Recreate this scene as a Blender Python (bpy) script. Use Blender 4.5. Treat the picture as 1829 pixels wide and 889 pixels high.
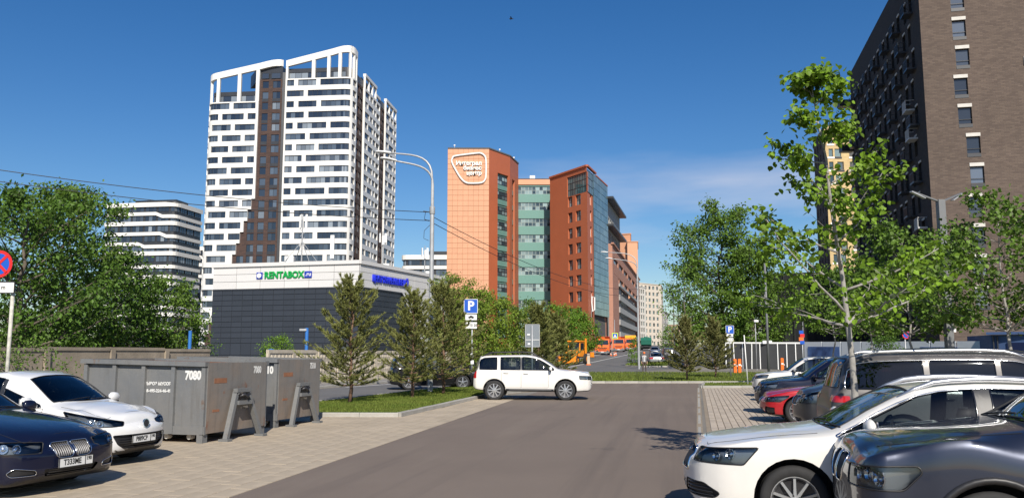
import bpy, bmesh, math, random
import numpy as np
from mathutils import Vector, Matrix, noise
for o in list(bpy.data.objects): bpy.data.objects.remove(o)
SC = bpy.context.scene
COL = SC.collection
R = math.radians
V = Vector
# ------------------------------------------------------------------ camera
F_PX, CX, CY, EYE = 1500.0, 914.5, 444.5, 1.75
PITCH = math.atan(187.5 / F_PX)
cam = bpy.data.cameras.new('camera'); cam.sensor_width = 36; cam.lens = 36 * F_PX / 1829
cam.clip_start = 0.1; cam.clip_end = 6000
co = bpy.data.objects.new('camera', cam); COL.objects.link(co)
co.location = (0, 0, EYE); co.rotation_euler = (math.pi / 2 + PITCH, 0, 0)
SC.camera = co
# ------------------------------------------------------------------ light
SUN_EL, SUN_AZ = R(37), R(9)            # sun behind the camera, a little to its right
sdir = V((math.sin(SUN_AZ) * math.cos(SUN_EL), -math.cos(SUN_AZ) * math.cos(SUN_EL), math.sin(SUN_EL)))
sl = bpy.data.lights.new('sun', 'SUN'); sl.energy = 4.4; sl.angle = R(0.53); sl.color = (1.0, 0.93, 0.82)
so = bpy.data.objects.new('sun', sl); COL.objects.link(so)
so.rotation_euler = sdir.to_track_quat('Z', 'Y').to_euler(); so.location = (0, -30, 40)
w = bpy.data.worlds.new('World'); SC.world = w; w.use_nodes = True
nt = w.node_tree; nt.nodes.clear()
wo = nt.nodes.new('ShaderNodeOutputWorld'); bg = nt.nodes.new('ShaderNodeBackground')
sky = nt.nodes.new('ShaderNodeTexSky'); sky.sky_type = 'NISHITA'; sky.sun_disc = False
sky.sun_elevation = SUN_EL; sky.sun_rotation = math.pi - SUN_AZ
sky.altitude = 150; sky.air_density = 1.0; sky.dust_density = 0.5; sky.ozone_density = 3.0
bg.inputs['Strength'].default_value = 0.077
# thin streaks of cloud low in the sky, all around
tc = nt.nodes.new('ShaderNodeTexCoord'); mp = nt.nodes.new('ShaderNodeMapping')
mp.inputs['Scale'].default_value = (1.6, 1.6, 9.0); mp.inputs['Location'].default_value = (0.42, 0.0, 0.1)
nz = nt.nodes.new('ShaderNodeTexNoise'); nz.inputs['Scale'].default_value = 1.7; nz.inputs['Detail'].default_value = 5; nz.inputs['Roughness'].default_value = 0.5
rp = nt.nodes.new('ShaderNodeValToRGB'); rp.color_ramp.elements[0].position = 0.51; rp.color_ramp.elements[1].position = 0.78
sx = nt.nodes.new('ShaderNodeSeparateXYZ'); band = nt.nodes.new('ShaderNodeValToRGB')
for e in list(band.color_ramp.elements)[1:]: band.color_ramp.elements.remove(e)
band.color_ramp.elements[0].position = 0.03; band.color_ramp.elements[0].color = (0, 0, 0, 1)
for p, c in ((0.14, .55), (0.20, .55), (0.25, 0)):
    e = band.color_ramp.elements.new(p); e.color = (c, c, c, 1)
mul = nt.nodes.new('ShaderNodeMath'); mul.operation = 'MULTIPLY'
mix = nt.nodes.new('ShaderNodeMixRGB'); mix.inputs['Color2'].default_value = (7.2, 7.3, 8.2, 1)
hs = nt.nodes.new('ShaderNodeHueSaturation'); hs.inputs['Saturation'].default_value = 1.34; hs.inputs['Hue'].default_value = 0.507
L = nt.links.new
L(tc.outputs['Generated'], mp.inputs['Vector']); L(mp.outputs[0], nz.inputs['Vector']); L(nz.outputs['Fac'], rp.inputs[0])
L(tc.outputs['Generated'], sx.inputs[0]); L(sx.outputs['Z'], band.inputs[0])
L(rp.outputs[0], mul.inputs[0]); L(band.outputs[0], mul.inputs[1]); L(mul.outputs[0], mix.inputs['Fac'])
L(sky.outputs[0], hs.inputs['Color']); L(hs.outputs[0], mix.inputs['Color1']); L(mix.outputs[0], bg.inputs['Color']); L(bg.outputs[0], wo.inputs['Surface'])
SC.view_settings.view_transform = 'Standard'; SC.view_settings.look = 'None'
SC.view_settings.gamma = 1; SC.view_settings.exposure = 0.38
SC.render.engine = 'CYCLES'
SC.render.resolution_x = 1024; SC.render.resolution_y = 497

# ------------------------------------------------------------------ helpers
CP, SP = math.cos(PITCH), math.sin(PITCH)
def ray(px, py):
    u = (px - CX) / F_PX; v = (CY - py) / F_PX
    return V((u, CP - v * SP, SP + v * CP))
def at(px, py, Y):                     # the point at distance Y that the photo shows at this pixel
    d = ray(px, py); return V((0, 0, EYE)) + d * (Y / d.y)
def G(px, py, z=0.0):                  # the point of the level z
    d = ray(px, py); t = (z - EYE) / d.z; return V((0, 0, EYE)) + d * t
def tz(Y):                             # the street climbs gently
    return 0.0 if Y < 70 else min(0.02 * (Y - 70), 5.2)
def hx(px, Y, py=632): return at(px, py, Y).x

def pchip(pts):
    xs = [p[0] for p in pts]; ys = [p[1] for p in pts]; n = len(xs)
    h = [xs[i + 1] - xs[i] for i in range(n - 1)]; d = [(ys[i + 1] - ys[i]) / h[i] for i in range(n - 1)]
    m = [d[0]] + [0.0] * (n - 2) + [d[-1]]
    for i in range(1, n - 1):
        if d[i - 1] * d[i] > 0:
            w1 = 2 * h[i] + h[i - 1]; w2 = h[i] + 2 * h[i - 1]; m[i] = (w1 + w2) / (w1 / d[i - 1] + w2 / d[i])
    def f(x):
        if x <= xs[0]: return ys[0]
        if x >= xs[-1]: return ys[-1]
        i = 0
        while xs[i + 1] < x: i += 1
        t = (x - xs[i]) / h[i]; t2 = t * t; t3 = t2 * t
        return ys[i] * (2 * t3 - 3 * t2 + 1) + h[i] * m[i] * (t3 - 2 * t2 + t) + ys[i + 1] * (-2 * t3 + 3 * t2) + h[i] * m[i + 1] * (t3 - t2)
    return f

class MB:
    def __init__(s): s.v = []; s.f = []; s.m = []; s.mi = 0
    def face(s, pts):
        n = len(s.v); s.v += [tuple(p) for p in pts]; s.f.append(tuple(range(n, n + len(pts)))); s.m.append(s.mi); return s
    def add(s, vs, fs):
        n = len(s.v); s.v += [tuple(p) for p in vs]
        for f in fs: s.f.append(tuple(i + n for i in f)); s.m.append(s.mi)
        return s
    def box(s, c, d, rz=0, M4=None):
        hx_, hy_, hz_ = d[0] / 2, d[1] / 2, d[2] / 2; ca, sa = math.cos(rz), math.sin(rz); vs = []
        for z in (-hz_, hz_):
            for x, y in ((-hx_, -hy_), (hx_, -hy_), (hx_, hy_), (-hx_, hy_)):
                if M4: q = M4 @ V((x, y, z)); vs.append((q.x + c[0], q.y + c[1], q.z + c[2]))
                else: vs.append((c[0] + x * ca - y * sa, c[1] + x * sa + y * ca, c[2] + z))
        return s.add(vs, [(3, 2, 1, 0), (4, 5, 6, 7), (0, 1, 5, 4), (1, 2, 6, 5), (2, 3, 7, 6), (3, 0, 4, 7)])
    def bar(s, a, b, wd, th, up=(0, 0, 1)):
        a = V(a); b = V(b); d = (b - a); ln = d.length
        if ln < 1e-6: return s
        d /= ln; u = V(up)
        if abs(d.dot(u)) > .98: u = V((1, 0, 0))
        r = d.cross(u).normalized(); u = r.cross(d)
        vs = []
        for p in (a, b):
            for x, y in ((-1, -1), (1, -1), (1, 1), (-1, 1)): vs.append(p + r * (x * wd / 2) + u * (y * th / 2))
        return s.add(vs, [(3, 2, 1, 0), (4, 5, 6, 7), (0, 1, 5, 4), (1, 2, 6, 5), (2, 3, 7, 6), (3, 0, 4, 7)])
    def prism(s, poly, z0, z1):         # poly counter-clockwise in plan
        n = len(poly); vs = [(p[0], p[1], z0) for p in poly] + [(p[0], p[1], z1) for p in poly]
        fs = [tuple(range(n - 1, -1, -1)), tuple(range(n, 2 * n))] + [(i, (i + 1) % n, n + (i + 1) % n, n + i) for i in range(n)]
        return s.add(vs, fs)
    def sideprism(s, poly, y0, y1):     # poly in x,z, extruded in y
        n = len(poly); vs = [(p[0], y0, p[1]) for p in poly] + [(p[0], y1, p[1]) for p in poly]
        fs = [tuple(range(n)), tuple(range(2 * n - 1, n - 1, -1))] + [(i, n + i, n + (i + 1) % n, (i + 1) % n) for i in range(n)]
        return s.add(vs, fs)
    def tube(s, path, rad, n=6, closed=False, cap=True):
        path = [V(p) for p in path]; m = len(path)
        if not hasattr(rad, '__len__'): rad = [rad] * m
        vs = []; pr = None
        for i, p in enumerate(path):
            a = path[i - 1] if (i > 0 or closed) else p; b = path[(i + 1) % m] if (i < m - 1 or closed) else p
            t = (b - a)
            t = t.normalized() if t.length > 1e-9 else V((0, 0, 1))
            if pr is None:
                u = V((0, 0, 1)) if abs(t.z) < .9 else V((1, 0, 0)); pr = t.cross(u).normalized()
            else:
                pr = pr - t * pr.dot(t)
                pr = pr.normalized() if pr.length > 1e-6 else t.orthogonal().normalized()
            q = t.cross(pr)
            for k in range(n):
                an = 2 * math.pi * k / n; vs.append(p + pr * (math.cos(an) * rad[i]) + q * (math.sin(an) * rad[i]))
        fs = []
        for i in range(m if closed else m - 1):
            j = (i + 1) % m
            for k in range(n): fs.append((i * n + k, i * n + (k + 1) % n, j * n + (k + 1) % n, j * n + k))
        if cap and not closed: fs += [tuple(range(n - 1, -1, -1)), tuple(range((m - 1) * n, m * n))]
        return s.add(vs, fs)
    def lathe(s, prof, n=16, M4=None, closed=False, cap=True):   # prof [(r,z)] about z
        vs = []
        for r, z in prof:
            for k in range(n):
                a = 2 * math.pi * k / n; p = V((r * math.cos(a), r * math.sin(a), z)); vs.append(M4 @ p if M4 else p)
        m = len(prof); fs = []
        for i in range(m if closed else m - 1):
            j = (i + 1) % m
            for k in range(n): fs.append((i * n + k, i * n + (k + 1) % n, j * n + (k + 1) % n, j * n + k))
        if not closed and cap:
            if prof[0][0] > 1e-4: fs.append(tuple(range(n - 1, -1, -1)))
            if prof[-1][0] > 1e-4: fs.append(tuple(range((m - 1) * n, m * n)))
        return s.add(vs, fs)
    def build(s, name, mats, parent=None, smooth=False, world=True, angle=None):
        if not isinstance(mats, (list, tuple)): mats = [mats]
        me = bpy.data.meshes.new(name)
        vs = s.v
        if parent is not None and world:
            o_ = base(parent); vs = [(p[0] - o_[0], p[1] - o_[1], p[2] - o_[2]) for p in vs]
        me.from_pydata(vs, [], s.f)
        for m in mats: me.materials.append(m)
        me.polygons.foreach_set('material_index', s.m)
        if smooth or angle:
            me.polygons.foreach_set('use_smooth', [True] * len(s.f))
            if angle: me.set_sharp_from_angle(angle=R(angle))
        me.update()
        return link(name, me, parent)
def base(o):
    p = V((0, 0, 0))
    while o is not None: p = p + o.location; o = o.parent
    return p
def link(name, me, parent=None):
    o = bpy.data.objects.new(name, me); COL.objects.link(o)
    if parent is not None: o.parent = parent
    return o
def tag(o, label=None, cat=None, group=None, kind=None):
    if label: o['label'] = label
    if cat: o['category'] = cat
    if group: o['group'] = group
    if kind: o['kind'] = kind
    return o
def thing(name, label, cat, loc=(0, 0, 0), group=None):
    o = bpy.data.objects.new(name, None); COL.objects.link(o); o.location = loc; o.empty_display_size = .3
    return tag(o, label, cat, group)
def copy_tree(o, parent=None):
    c = o.copy(); COL.objects.link(c); c.parent = parent
    for ch in list(o.children): copy_tree(ch, c)
    return c

# ------------------------------------------------------------------ materials
def M(name, col, rough=.6, metal=0.0, var=0.0, vscale=2.0, col2=None, bump=0.0, bscale=20.0, coat=0.0, island=0.0, objr=0.0, spec=.5, trans=0.0, vs3=None, grime=0.0, coatr=.03):
    m = bpy.data.materials.new(name); m.use_nodes = True; t = m.node_tree; b = t.nodes['Principled BSDF']; K = t.links.new
    b.inputs['Roughness'].default_value = rough; b.inputs['Metallic'].default_value = metal
    b.inputs['Specular IOR Level'].default_value = spec
    b.inputs['Coat Weight'].default_value = coat; b.inputs['Coat Roughness'].default_value = coatr
    c4 = (*col, 1); b.inputs['Base Color'].default_value = c4
    out = None
    tcn = t.nodes.new('ShaderNodeTexCoord'); mpn = t.nodes.new('ShaderNodeMapping'); K(tcn.outputs['Object'], mpn.inputs[0])
    if vs3: mpn.inputs['Scale'].default_value = vs3
    if var or col2:
        n = t.nodes.new('ShaderNodeTexNoise'); n.inputs['Scale'].default_value = vscale; n.inputs['Detail'].default_value = 6; n.inputs['Roughness'].default_value = .62; K(mpn.outputs[0], n.inputs[0])
        mr = t.nodes.new('ShaderNodeMapRange'); mr.inputs[1].default_value = .3; mr.inputs[2].default_value = .7; K(n.outputs[0], mr.inputs[0])
        x = t.nodes.new('ShaderNodeMixRGB'); K(mr.outputs[0], x.inputs[0])
        x.inputs[1].default_value = tuple(c * (1 - var) for c in col) + (1,)
        x.inputs[2].default_value = (*col2, 1) if col2 else tuple(min(1, c * (1 + var)) for c in col) + (1,)
        out = x.outputs[0]
    def scale_by(src, amt):
        nonlocal out
        mr2 = t.nodes.new('ShaderNodeMapRange'); mr2.inputs[3].default_value = 1 - amt; mr2.inputs[4].default_value = 1 + amt; K(src, mr2.inputs[0])
        h = t.nodes.new('ShaderNodeHueSaturation'); K(mr2.outputs[0], h.inputs['Value'])
        if out: K(out, h.inputs['Color'])
        else: h.inputs['Color'].default_value = c4
        out = h.outputs[0]
    if island: scale_by(t.nodes.new('ShaderNodeNewGeometry').outputs['Random Per Island'], island)
    if objr: scale_by(t.nodes.new('ShaderNodeObjectInfo').outputs['Random'], objr)
    if grime:
        n = t.nodes.new('ShaderNodeTexNoise'); n.inputs['Scale'].default_value = vscale * 4.3; n.inputs['Detail'].default_value = 8; K(mpn.outputs[0], n.inputs[0])
        scale_by(n.outputs[0], grime)
    if out: K(out, b.inputs['Base Color'])
    if bump:
        n = t.nodes.new('ShaderNodeTexNoise'); n.inputs['Scale'].default_value = bscale; n.inputs['Detail'].default_value = 5; K(mpn.outputs[0], n.inputs[0])
        bp = t.nodes.new('ShaderNodeBump'); bp.inputs['Strength'].default_value = bump; bp.inputs['Distance'].default_value = .02; K(n.outputs[0], bp.inputs['Height']); K(bp.outputs[0], b.inputs['Normal'])
    if trans:
        tr = t.nodes.new('ShaderNodeBsdfTranslucent'); ms = t.nodes.new('ShaderNodeMixShader'); ms.inputs[0].default_value = trans
        if out: K(out, tr.inputs['Color'])
        else: tr.inputs['Color'].default_value = c4
        K(b.outputs[0], ms.inputs[1]); K(tr.outputs[0], ms.inputs[2]); K(ms.outputs[0], t.nodes['Material Output'].inputs[0])
    return m
def glass_mat(name, tint, refl=1.0):   # clear sheet: tinted see-through with a mirror sheen
    m = bpy.data.materials.new(name); m.use_nodes = True; t = m.node_tree; t.nodes.clear(); K = t.links.new
    o = t.nodes.new('ShaderNodeOutputMaterial'); tr = t.nodes.new('ShaderNodeBsdfTransparent'); gl = t.nodes.new('ShaderNodeBsdfGlossy'); fr = t.nodes.new('ShaderNodeFresnel'); ms = t.nodes.new('ShaderNodeMixShader')
    tr.inputs[0].default_value = (*tint, 1); gl.inputs['Roughness'].default_value = .02; gl.inputs[0].default_value = (.9, .95, 1, 1); fr.inputs[0].default_value = 1.45 * refl
    K(fr.outputs[0], ms.inputs[0]); K(tr.outputs[0], ms.inputs[1]); K(gl.outputs[0], ms.inputs[2]); K(ms.outputs[0], o.inputs[0])
    return m
def pane_mat(name, ca, cb, rough=.04, spec=.9):     # window glass of far buildings, every pane a little different
    m = bpy.data.materials.new(name); m.use_nodes = True; t = m.node_tree; b = t.nodes['Principled BSDF']; K = t.links.new
    g = t.nodes.new('ShaderNodeNewGeometry'); oi = t.nodes.new('ShaderNodeObjectInfo'); ad = t.nodes.new('ShaderNodeMath'); ad.operation = 'ADD'; fr = t.nodes.new('ShaderNodeMath'); fr.operation = 'FRACT'
    K(g.outputs['Random Per Island'], ad.inputs[0]); K(oi.outputs['Random'], ad.inputs[1]); K(ad.outputs[0], fr.inputs[0])
    x = t.nodes.new('ShaderNodeValToRGB'); e = x.color_ramp.elements; e[0].color = (*ca, 1); e[1].color = (*cb, 1); e[0].position = .25; e[1].position = 1.0
    K(fr.outputs[0], x.inputs[0]); K(x.outputs[0], b.inputs['Base Color']); b.inputs['Roughness'].default_value = rough; b.inputs['Specular IOR Level'].default_value = spec
    n = t.nodes.new('ShaderNodeTexNoise'); n.inputs['Scale'].default_value = .5; K(t.nodes.new('ShaderNodeTexCoord').outputs['Object'], n.inputs[0])
    bp = t.nodes.new('ShaderNodeBump'); bp.inputs['Strength'].default_value = .06; K(n.outputs[0], bp.inputs['Height']); K(bp.outputs[0], b.inputs['Normal'])
    return m
def layered(name, base, layers, rough=.9, metal=0.0, bump=.2, bscale=30):
    """worn surface: each layer = (colour, scale xyz, rotation z, noise low, noise high, amount)"""
    m = bpy.data.materials.new(name); m.use_nodes = True; t = m.node_tree; b = t.nodes['Principled BSDF']; K = t.links.new; b.inputs['Roughness'].default_value = rough; b.inputs['Metallic'].default_value = metal
    tcn = t.nodes.new('ShaderNodeTexCoord'); prev = None
    for i, (c, sc, rz, lo, hi, amt) in enumerate(layers):
        mpn = t.nodes.new('ShaderNodeMapping'); mpn.vector_type = 'TEXTURE'; mpn.inputs['Rotation'].default_value = (0, 0, rz); mpn.inputs['Scale'].default_value = tuple(1 / s for s in sc); mpn.inputs['Location'].default_value = (3.1 * i, 1.7 * i, .6 * i); K(tcn.outputs['Object'], mpn.inputs[0])
        n = t.nodes.new('ShaderNodeTexNoise'); n.inputs['Scale'].default_value = 1; n.inputs['Detail'].default_value = 7; n.inputs['Roughness'].default_value = .65; K(mpn.outputs[0], n.inputs[0])
        mr = t.nodes.new('ShaderNodeMapRange'); mr.inputs[1].default_value = lo; mr.inputs[2].default_value = hi; mr.inputs[4].default_value = amt; K(n.outputs[0], mr.inputs[0])
        x = t.nodes.new('ShaderNodeMixRGB'); K(mr.outputs[0], x.inputs[0]); x.inputs[2].default_value = (*c, 1)
        if prev: K(prev, x.inputs[1])
        else: x.inputs[1].default_value = (*base, 1)
        prev = x.outputs[0]
    K(prev, b.inputs['Base Color'])
    n = t.nodes.new('ShaderNodeTexNoise'); n.inputs['Scale'].default_value = bscale; n.inputs['Detail'].default_value = 6; K(tcn.outputs['Object'], n.inputs[0]); bp = t.nodes.new('ShaderNodeBump'); bp.inputs['Strength'].default_value = bump; bp.inputs['Distance'].default_value = .03; K(n.outputs[0], bp.inputs['Height']); K(bp.outputs[0], b.inputs['Normal'])
    return m
_FONT = {}
def text(name, s, size, mat, parent, loc, rot, ext=.004, align='CENTER', bold=.0, sx=1.0, shear=0):
    cu = bpy.data.curves.new(name, 'FONT'); cu.body = s; cu.size = size; cu.extrude = ext; cu.align_x = align; cu.align_y = 'CENTER'; cu.offset = bold; cu.shear = shear; cu.resolution_u = 3
    ob = bpy.data.objects.new(name, cu); COL.objects.link(ob)
    bpy.context.view_layer.update()
    me = bpy.data.meshes.new_from_object(ob.evaluated_get(bpy.context.evaluated_depsgraph_get()))
    bpy.data.objects.remove(ob); me.name = name; me.materials.clear(); me.materials.append(mat)
    o = link(name, me, parent); o.location = loc; o.rotation_euler = rot; o.scale = (sx, 1, 1)
    return o

m_white = M('white_paint', (.78, .78, .76), .45, var=.03)
m_black = M('black_plastic', (.018, .018, .02), .45, var=.2)
m_rubber = M('tyre_rubber', (.022, .022, .023), .8, var=.25, vscale=8)
m_chrome = M('chrome', (.75, .76, .78), .12, 1.0)
m_alloy = M('wheel_alloy', (.55, .56, .58), .32, .85, var=.06)
m_dkalloy = M('dark_metal', (.06, .06, .065), .4, .6)
m_galv = M('galvanised_steel', (.42, .43, .44), .5, .35, var=.12, vscale=5)
m_grey = M('grey_paint', (.16, .165, .17), .5, .1, var=.06)
m_orange = M('orange_paint', (.78, .16, .015), .42, var=.06)
m_blue = M('sign_blue', (.01, .09, .48), .35)
m_red = M('sign_red', (.62, .02, .02), .35)
m_conc = M('concrete', (.36, .34, .30), .9, var=.14, vscale=1.4, bump=.3, bscale=30, grime=.12)
# ------------------------------------------------------------------ ground
m_ground = M('bare_ground', (.20, .185, .16), .95, var=.2, vscale=.12, bump=.2, bscale=6, grime=.15)
m_asph = layered('lot_asphalt', (.172, .136, .110), [((.215, .172, .138), (.16, .16, .16), 0, .42, .72, .7), ((.115, .092, .078), (2.2, .07, 1), math.atan(-.19), .52, .74, .55), ((.235, .195, .155), (1.2, .10, 1), math.atan(-.17), .56, .78, .5), ((.085, .072, .064), (.9, .9, .9), 0, .66, .76, .55), ((.26, .22, .18), (22, 22, 22), 0, .62, .80, .5), ((.07, .06, .055), (14, 14, 14), 0, .66, .78, .5)], .9, 0, .4, 70)
m_street = M('street_asphalt', (.135, .132, .130), .88, var=.10, vscale=.2, bump=.3, bscale=50, grime=.12)
m_walk = M('sidewalk_asphalt', (.22, .21, .20), .9, var=.1, vscale=.4, bump=.2, bscale=40)
m_bed = M('joint_sand', (.27, .22, .16), .95, var=.15, vscale=3)
m_tile = M('sandy_tile', (.415, .345, .255), .9, var=.13, vscale=.5, objr=.025, island=.025, bump=.25, bscale=40, grime=.2)
m_block = M('paving_block', (.44, .375, .30), .9, var=.06, vscale=1.2, objr=.11, island=.11, bump=.25, bscale=40, grime=.10)
m_kerb = M('kerb_concrete', (.36, .345, .31), .9, var=.1, vscale=2, objr=.08, bump=.3, bscale=40, grime=.15)
m_soil = M('lawn_soil', (.055, .075, .02), .95, var=.3, vscale=1.5)
m_grass = M('grass_blades', (.15, .225, .034), .7, var=.2, vscale=.6, col2=(.20, .235, .048), island=.45, trans=.35, spec=.2)
m_line = M('road_marking_white', (.62, .61, .58), .8, var=.2, vscale=4)
YS = [-60, -20, 0, 20, 40, 60, 70, 100, 150, 200, 260, 330, 420, 700, 1500, 4000]
g = MB()
XS = [-2500, -900, -300, -100, -40, -15, 0, 15, 40, 100, 300, 900, 2500]
vs = [(x, y, tz(y)) for y in YS for x in XS]; n = len(XS)
g.add(vs, [(i * n + j, i * n + j + 1, (i + 1) * n + j + 1, (i + 1) * n + j) for i in range(len(YS) - 1) for j in range(n - 1)])
tag(g.build('ground', m_ground), kind='structure')
def sheet(name, poly, z, mat, kind='structure'):
    mb = MB(); mb.face([(p[0], p[1], z) for p in poly]); return tag(mb.build(name, mat), kind=kind)
def xl(Y): return -21.5 + .27 * Y if Y < 100 else 5.5 + .204 * (Y - 100)      # left edge of the street
def xr(Y): return -14.9 + .27 * Y if Y < 74 else max(5.08 + .40 * (Y - 74), 12 + .204 * (Y - 91))  # right edge, opening to the side road
def strip(name, fl, fr, ys, dz, mat):
    mb = MB(); a = [(fl(y), y, tz(y) + dz) for y in ys]; b = [(fr(y), y, tz(y) + dz) for y in ys]; k = len(ys)
    mb.add(a + b, [(i, k + i, k + i + 1, i + 1) for i in range(k - 1)]); return tag(mb.build(name, mat), kind='structure')
ys = sorted([-30, 0, 20, 40, 60, 70, 74, 80, 91, 100, 120, 150, 200, 260, 330, 420, 480])
strip('street', xl, lambda y: xr(y) + (9 if y > 91 else 9 * max(0, (y - 74)) / 17), ys, .008, m_street)
strip('sidewalk', lambda y: xl(y) - 2.4 - (0 if y < 60 else 4), lambda y: xl(y) - .15, ys, .10, m_walk)
mk = MB()
def ribbon(mb, pts, wd, dz=.014):
    for (a, b) in zip(pts, pts[1:]):
        d = V((b[0] - a[0], b[1] - a[1])).normalized(); p = V((-d.y, d.x)) * wd / 2
        mb.face([(a[0] - p.x, a[1] - p.y, tz(a[1]) + dz), (b[0] - p.x, b[1] - p.y, tz(b[1]) + dz), (b[0] + p.x, b[1] + p.y, tz(b[1]) + dz), (a[0] + p.x, a[1] + p.y, tz(a[1]) + dz)][::1])
ribbon(mk, [(-8.8, 45), (-2.0, 65), (0.4, 70), (3.8, 80), (10.5, 108), (19.6, 147), (32, 205)], .22)
tag(mk.build('lane_marking', m_line), kind='structure')
# parking lot
def lft(Y): return -3.52 + (Y - 10.2) * .1585          # edge between asphalt and sandy tiles
def rgt(Y): return .2193 * Y                          # edge of the block paving on the right
lot = [(lft(-12), -12), (rgt(-12) + .0, -12), (rgt(51), 51), (4.6, 51), (1.6, 42), (lft(33), 33)]
sheet('parking_lot', [(p[0], p[1]) for p in lot], .012, m_asph)
tilepoly = [(-19, -12), (lft(-12) + .02, -12), (lft(33) + .02, 33.0), (-.4, 38), (-3.2, 23.7), (-9.2, 23.9)]
sheet('tile_bed', tilepoly, .006, m_bed)
def inpoly(p, poly):
    c = False
    for i in range(len(poly)):
        a = poly[i]; b = poly[i - 1]
        if (a[1] > p[1]) != (b[1] > p[1]) and p[0] < (b[0] - a[0]) * (p[1] - a[1]) / (b[1] - a[1]) + a[0]: c = not c
    return c
def inframe(x, y, m=.02):
    return y > 9 and abs(x / y) < .61 + m
def pave(surface, poly, ang, su, sv, gap, z0, z1, mat, piece, nmax, hid=None, v0=0.0):
    """lay rectangular pieces in rows; the nearest nmax in view are objects, the rest one mesh"""
    u = V((math.cos(ang), math.sin(ang))); v = V((-u.y, u.x)); cells = []
    us = [u.dot(V(p)) for p in poly]; vs_ = [v.dot(V(p)) - v0 for p in poly]
    i0, i1 = int(min(us) / su) - 1, int(max(us) / su) + 2; j0, j1 = int(min(vs_) / sv) - 1, int(max(vs_) / sv) + 2
    for j in range(j0, j1):
        for i in range(i0, i1):
            c = u * ((i + (.5 if j % 2 else 0)) * su) + v * (j * sv + v0)
            if inpoly(c, poly) and inframe(c.x, c.y): cells.append((c.length, c))
    cells.sort(key=lambda t: (hid(t[1]) if hid else 0, t[0]))
    bx = MB(); hu, hv = su / 2 - gap / 2, sv / 2 - gap / 2; e = .006
    vs2 = [(-hu, -hv, z0), (hu, -hv, z0), (hu, hv, z0), (-hu, hv, z0), (-hu + e, -hv + e, z1), (hu - e, -hv + e, z1), (hu - e, hv - e, z1), (-hu + e, hv - e, z1)]
    fs2 = [(4, 5, 6, 7), (0, 1, 5, 4), (1, 2, 6, 5), (2, 3, 7, 6), (3, 0, 4, 7)]
    me = bpy.data.meshes.new(piece); me.from_pydata(vs2, [], fs2); me.materials.append(mat)
    rest = MB(); rnd = random.Random(5)
    for k, (d, c) in enumerate(cells):
        dz = rnd.uniform(-.0015, .0015); ra = rnd.uniform(-.006, .006)
        if k < nmax:
            o = link(piece, me, surface); o.location = (c.x, c.y, dz); o.rotation_euler.z = ang + ra
        else:
            ca, sa = math.cos(ang + ra), math.sin(ang + ra)
            rest.add([(c.x + p[0] * ca - p[1] * sa, c.y + p[0] * sa + p[1] * ca, p[2] + dz) for p in vs2], fs2)
    if rest.v: tag(rest.build(piece + '_field', mat, surface), kind='stuff')
pv = sheet('tiled_pavement', [(p[0], p[1]) for p in tilepoly], .007, m_bed)
pave(pv, tilepoly, math.atan2(1, .1585), .60, .30, .006, .004, .020, m_tile, 'paving_tile', 300, v0=(lft(0) * -1) * math.cos(math.atan(.1585)) + .15)
blockpoly = [(rgt(-8) + .16, -8), (22, -8), (26, 43.5), (rgt(43.5) + .16, 43.5)]
bp = sheet('block_pavement', blockpoly, .006, m_bed)
pave(bp, [(rgt(7) + .18, 7), (rgt(7) + 6, 7), (rgt(43.4) + 7, 43.4), (rgt(43.4) + .18, 43.4)], math.pi / 2 - math.atan(.2193), .42, .17, .012, .003, .022, m_block, 'paving_block', 300, hid=lambda c: 0 if (c.y > 12 and c.x / c.y < .32) else 1)
# kerbs, one stone after the other
def kerb(name, pts, wd=.15, h=.14, closed=False, seg=1.0):
    bed = MB(); root = None; L_ = list(pts) + ([pts[0]] if closed else [])
    for a, b in zip(L_, L_[1:]): bed.bar((a[0], a[1], tz(a[1]) + .01), (b[0], b[1], tz(b[1]) + .01), wd + .04, .02)
    root = tag(bed.build(name, m_bed), kind='structure'); meshes = {}
    for a, b in zip(L_, L_[1:]):
        a = V((a[0], a[1], tz(a[1]))); b = V((b[0], b[1], tz(b[1]))); k = max(1, round((b - a).length / seg)); ln = (b - a).length / k; key = round(ln, 3)
        if key not in meshes:
            e = .018; hl = ln / 2 - .006; hw = wd / 2; vs = []
            for x in (-hl, hl): vs += [(x, -hw, -.05), (x, hw, -.05), (x, hw, h - e), (x, hw - e, h), (x, -hw + e, h), (x, -hw, h - e)]
            me = bpy.data.meshes.new('kerb_stone'); me.from_pydata(vs, [], [(0, 1, 2, 3, 4, 5)[::1], (11, 10, 9, 8, 7, 6)] + [(i, i + 6, (i + 1) % 6 + 6, (i + 1) % 6) for i in range(6)]); me.materials.append(m_kerb); meshes[key] = me
        d = (b - a).normalized()
        for i in range(k):
            o = link('kerb_stone', meshes[key], root); o.location = a + d * (ln * (i + .5)) + V((0, 0, random.Random(i).uniform(-.004, .004))); o.rotation_euler = (0, -math.asin(d.z), math.atan2(d.y, d.x))
lawnA = [(-8.6, 23.9), (-3.15, 23.75), (-1.05, 35.0), (1.75, 42.5), (3.2, 48), (4.6, 51.0), (11.6, 51.2), (34, 52), (36, 74), (xr(73.9), 73.8), (xr(60), 60), (xr(40), 40)]
kerb('lawn_kerb', [lawnA[i] for i in (0, 1, 2, 3, 4, 5, 6)])
kerb('street_kerb', [(xr(y) + .0, y) for y in (24, 40, 60, 73.8)])
kerb('street_kerb', [(xl(y), y) for y in (15, 40, 60, 70, 100, 150, 205)], seg=2.0)
lawnB = [(rgt(43.8) + .2, 43.8), (17, 44.3), (18, 49.2), (rgt(49.0) + .3, 48.9)]
kerb('lawn_kerb', lawnB, closed=True)
kerb('path_kerb', [(11.6, 51.2), (34, 52)])
kerb('lot_edge', [(rgt(7), 7), (rgt(43.8), 43.8)], wd=.10, h=.022)
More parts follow.
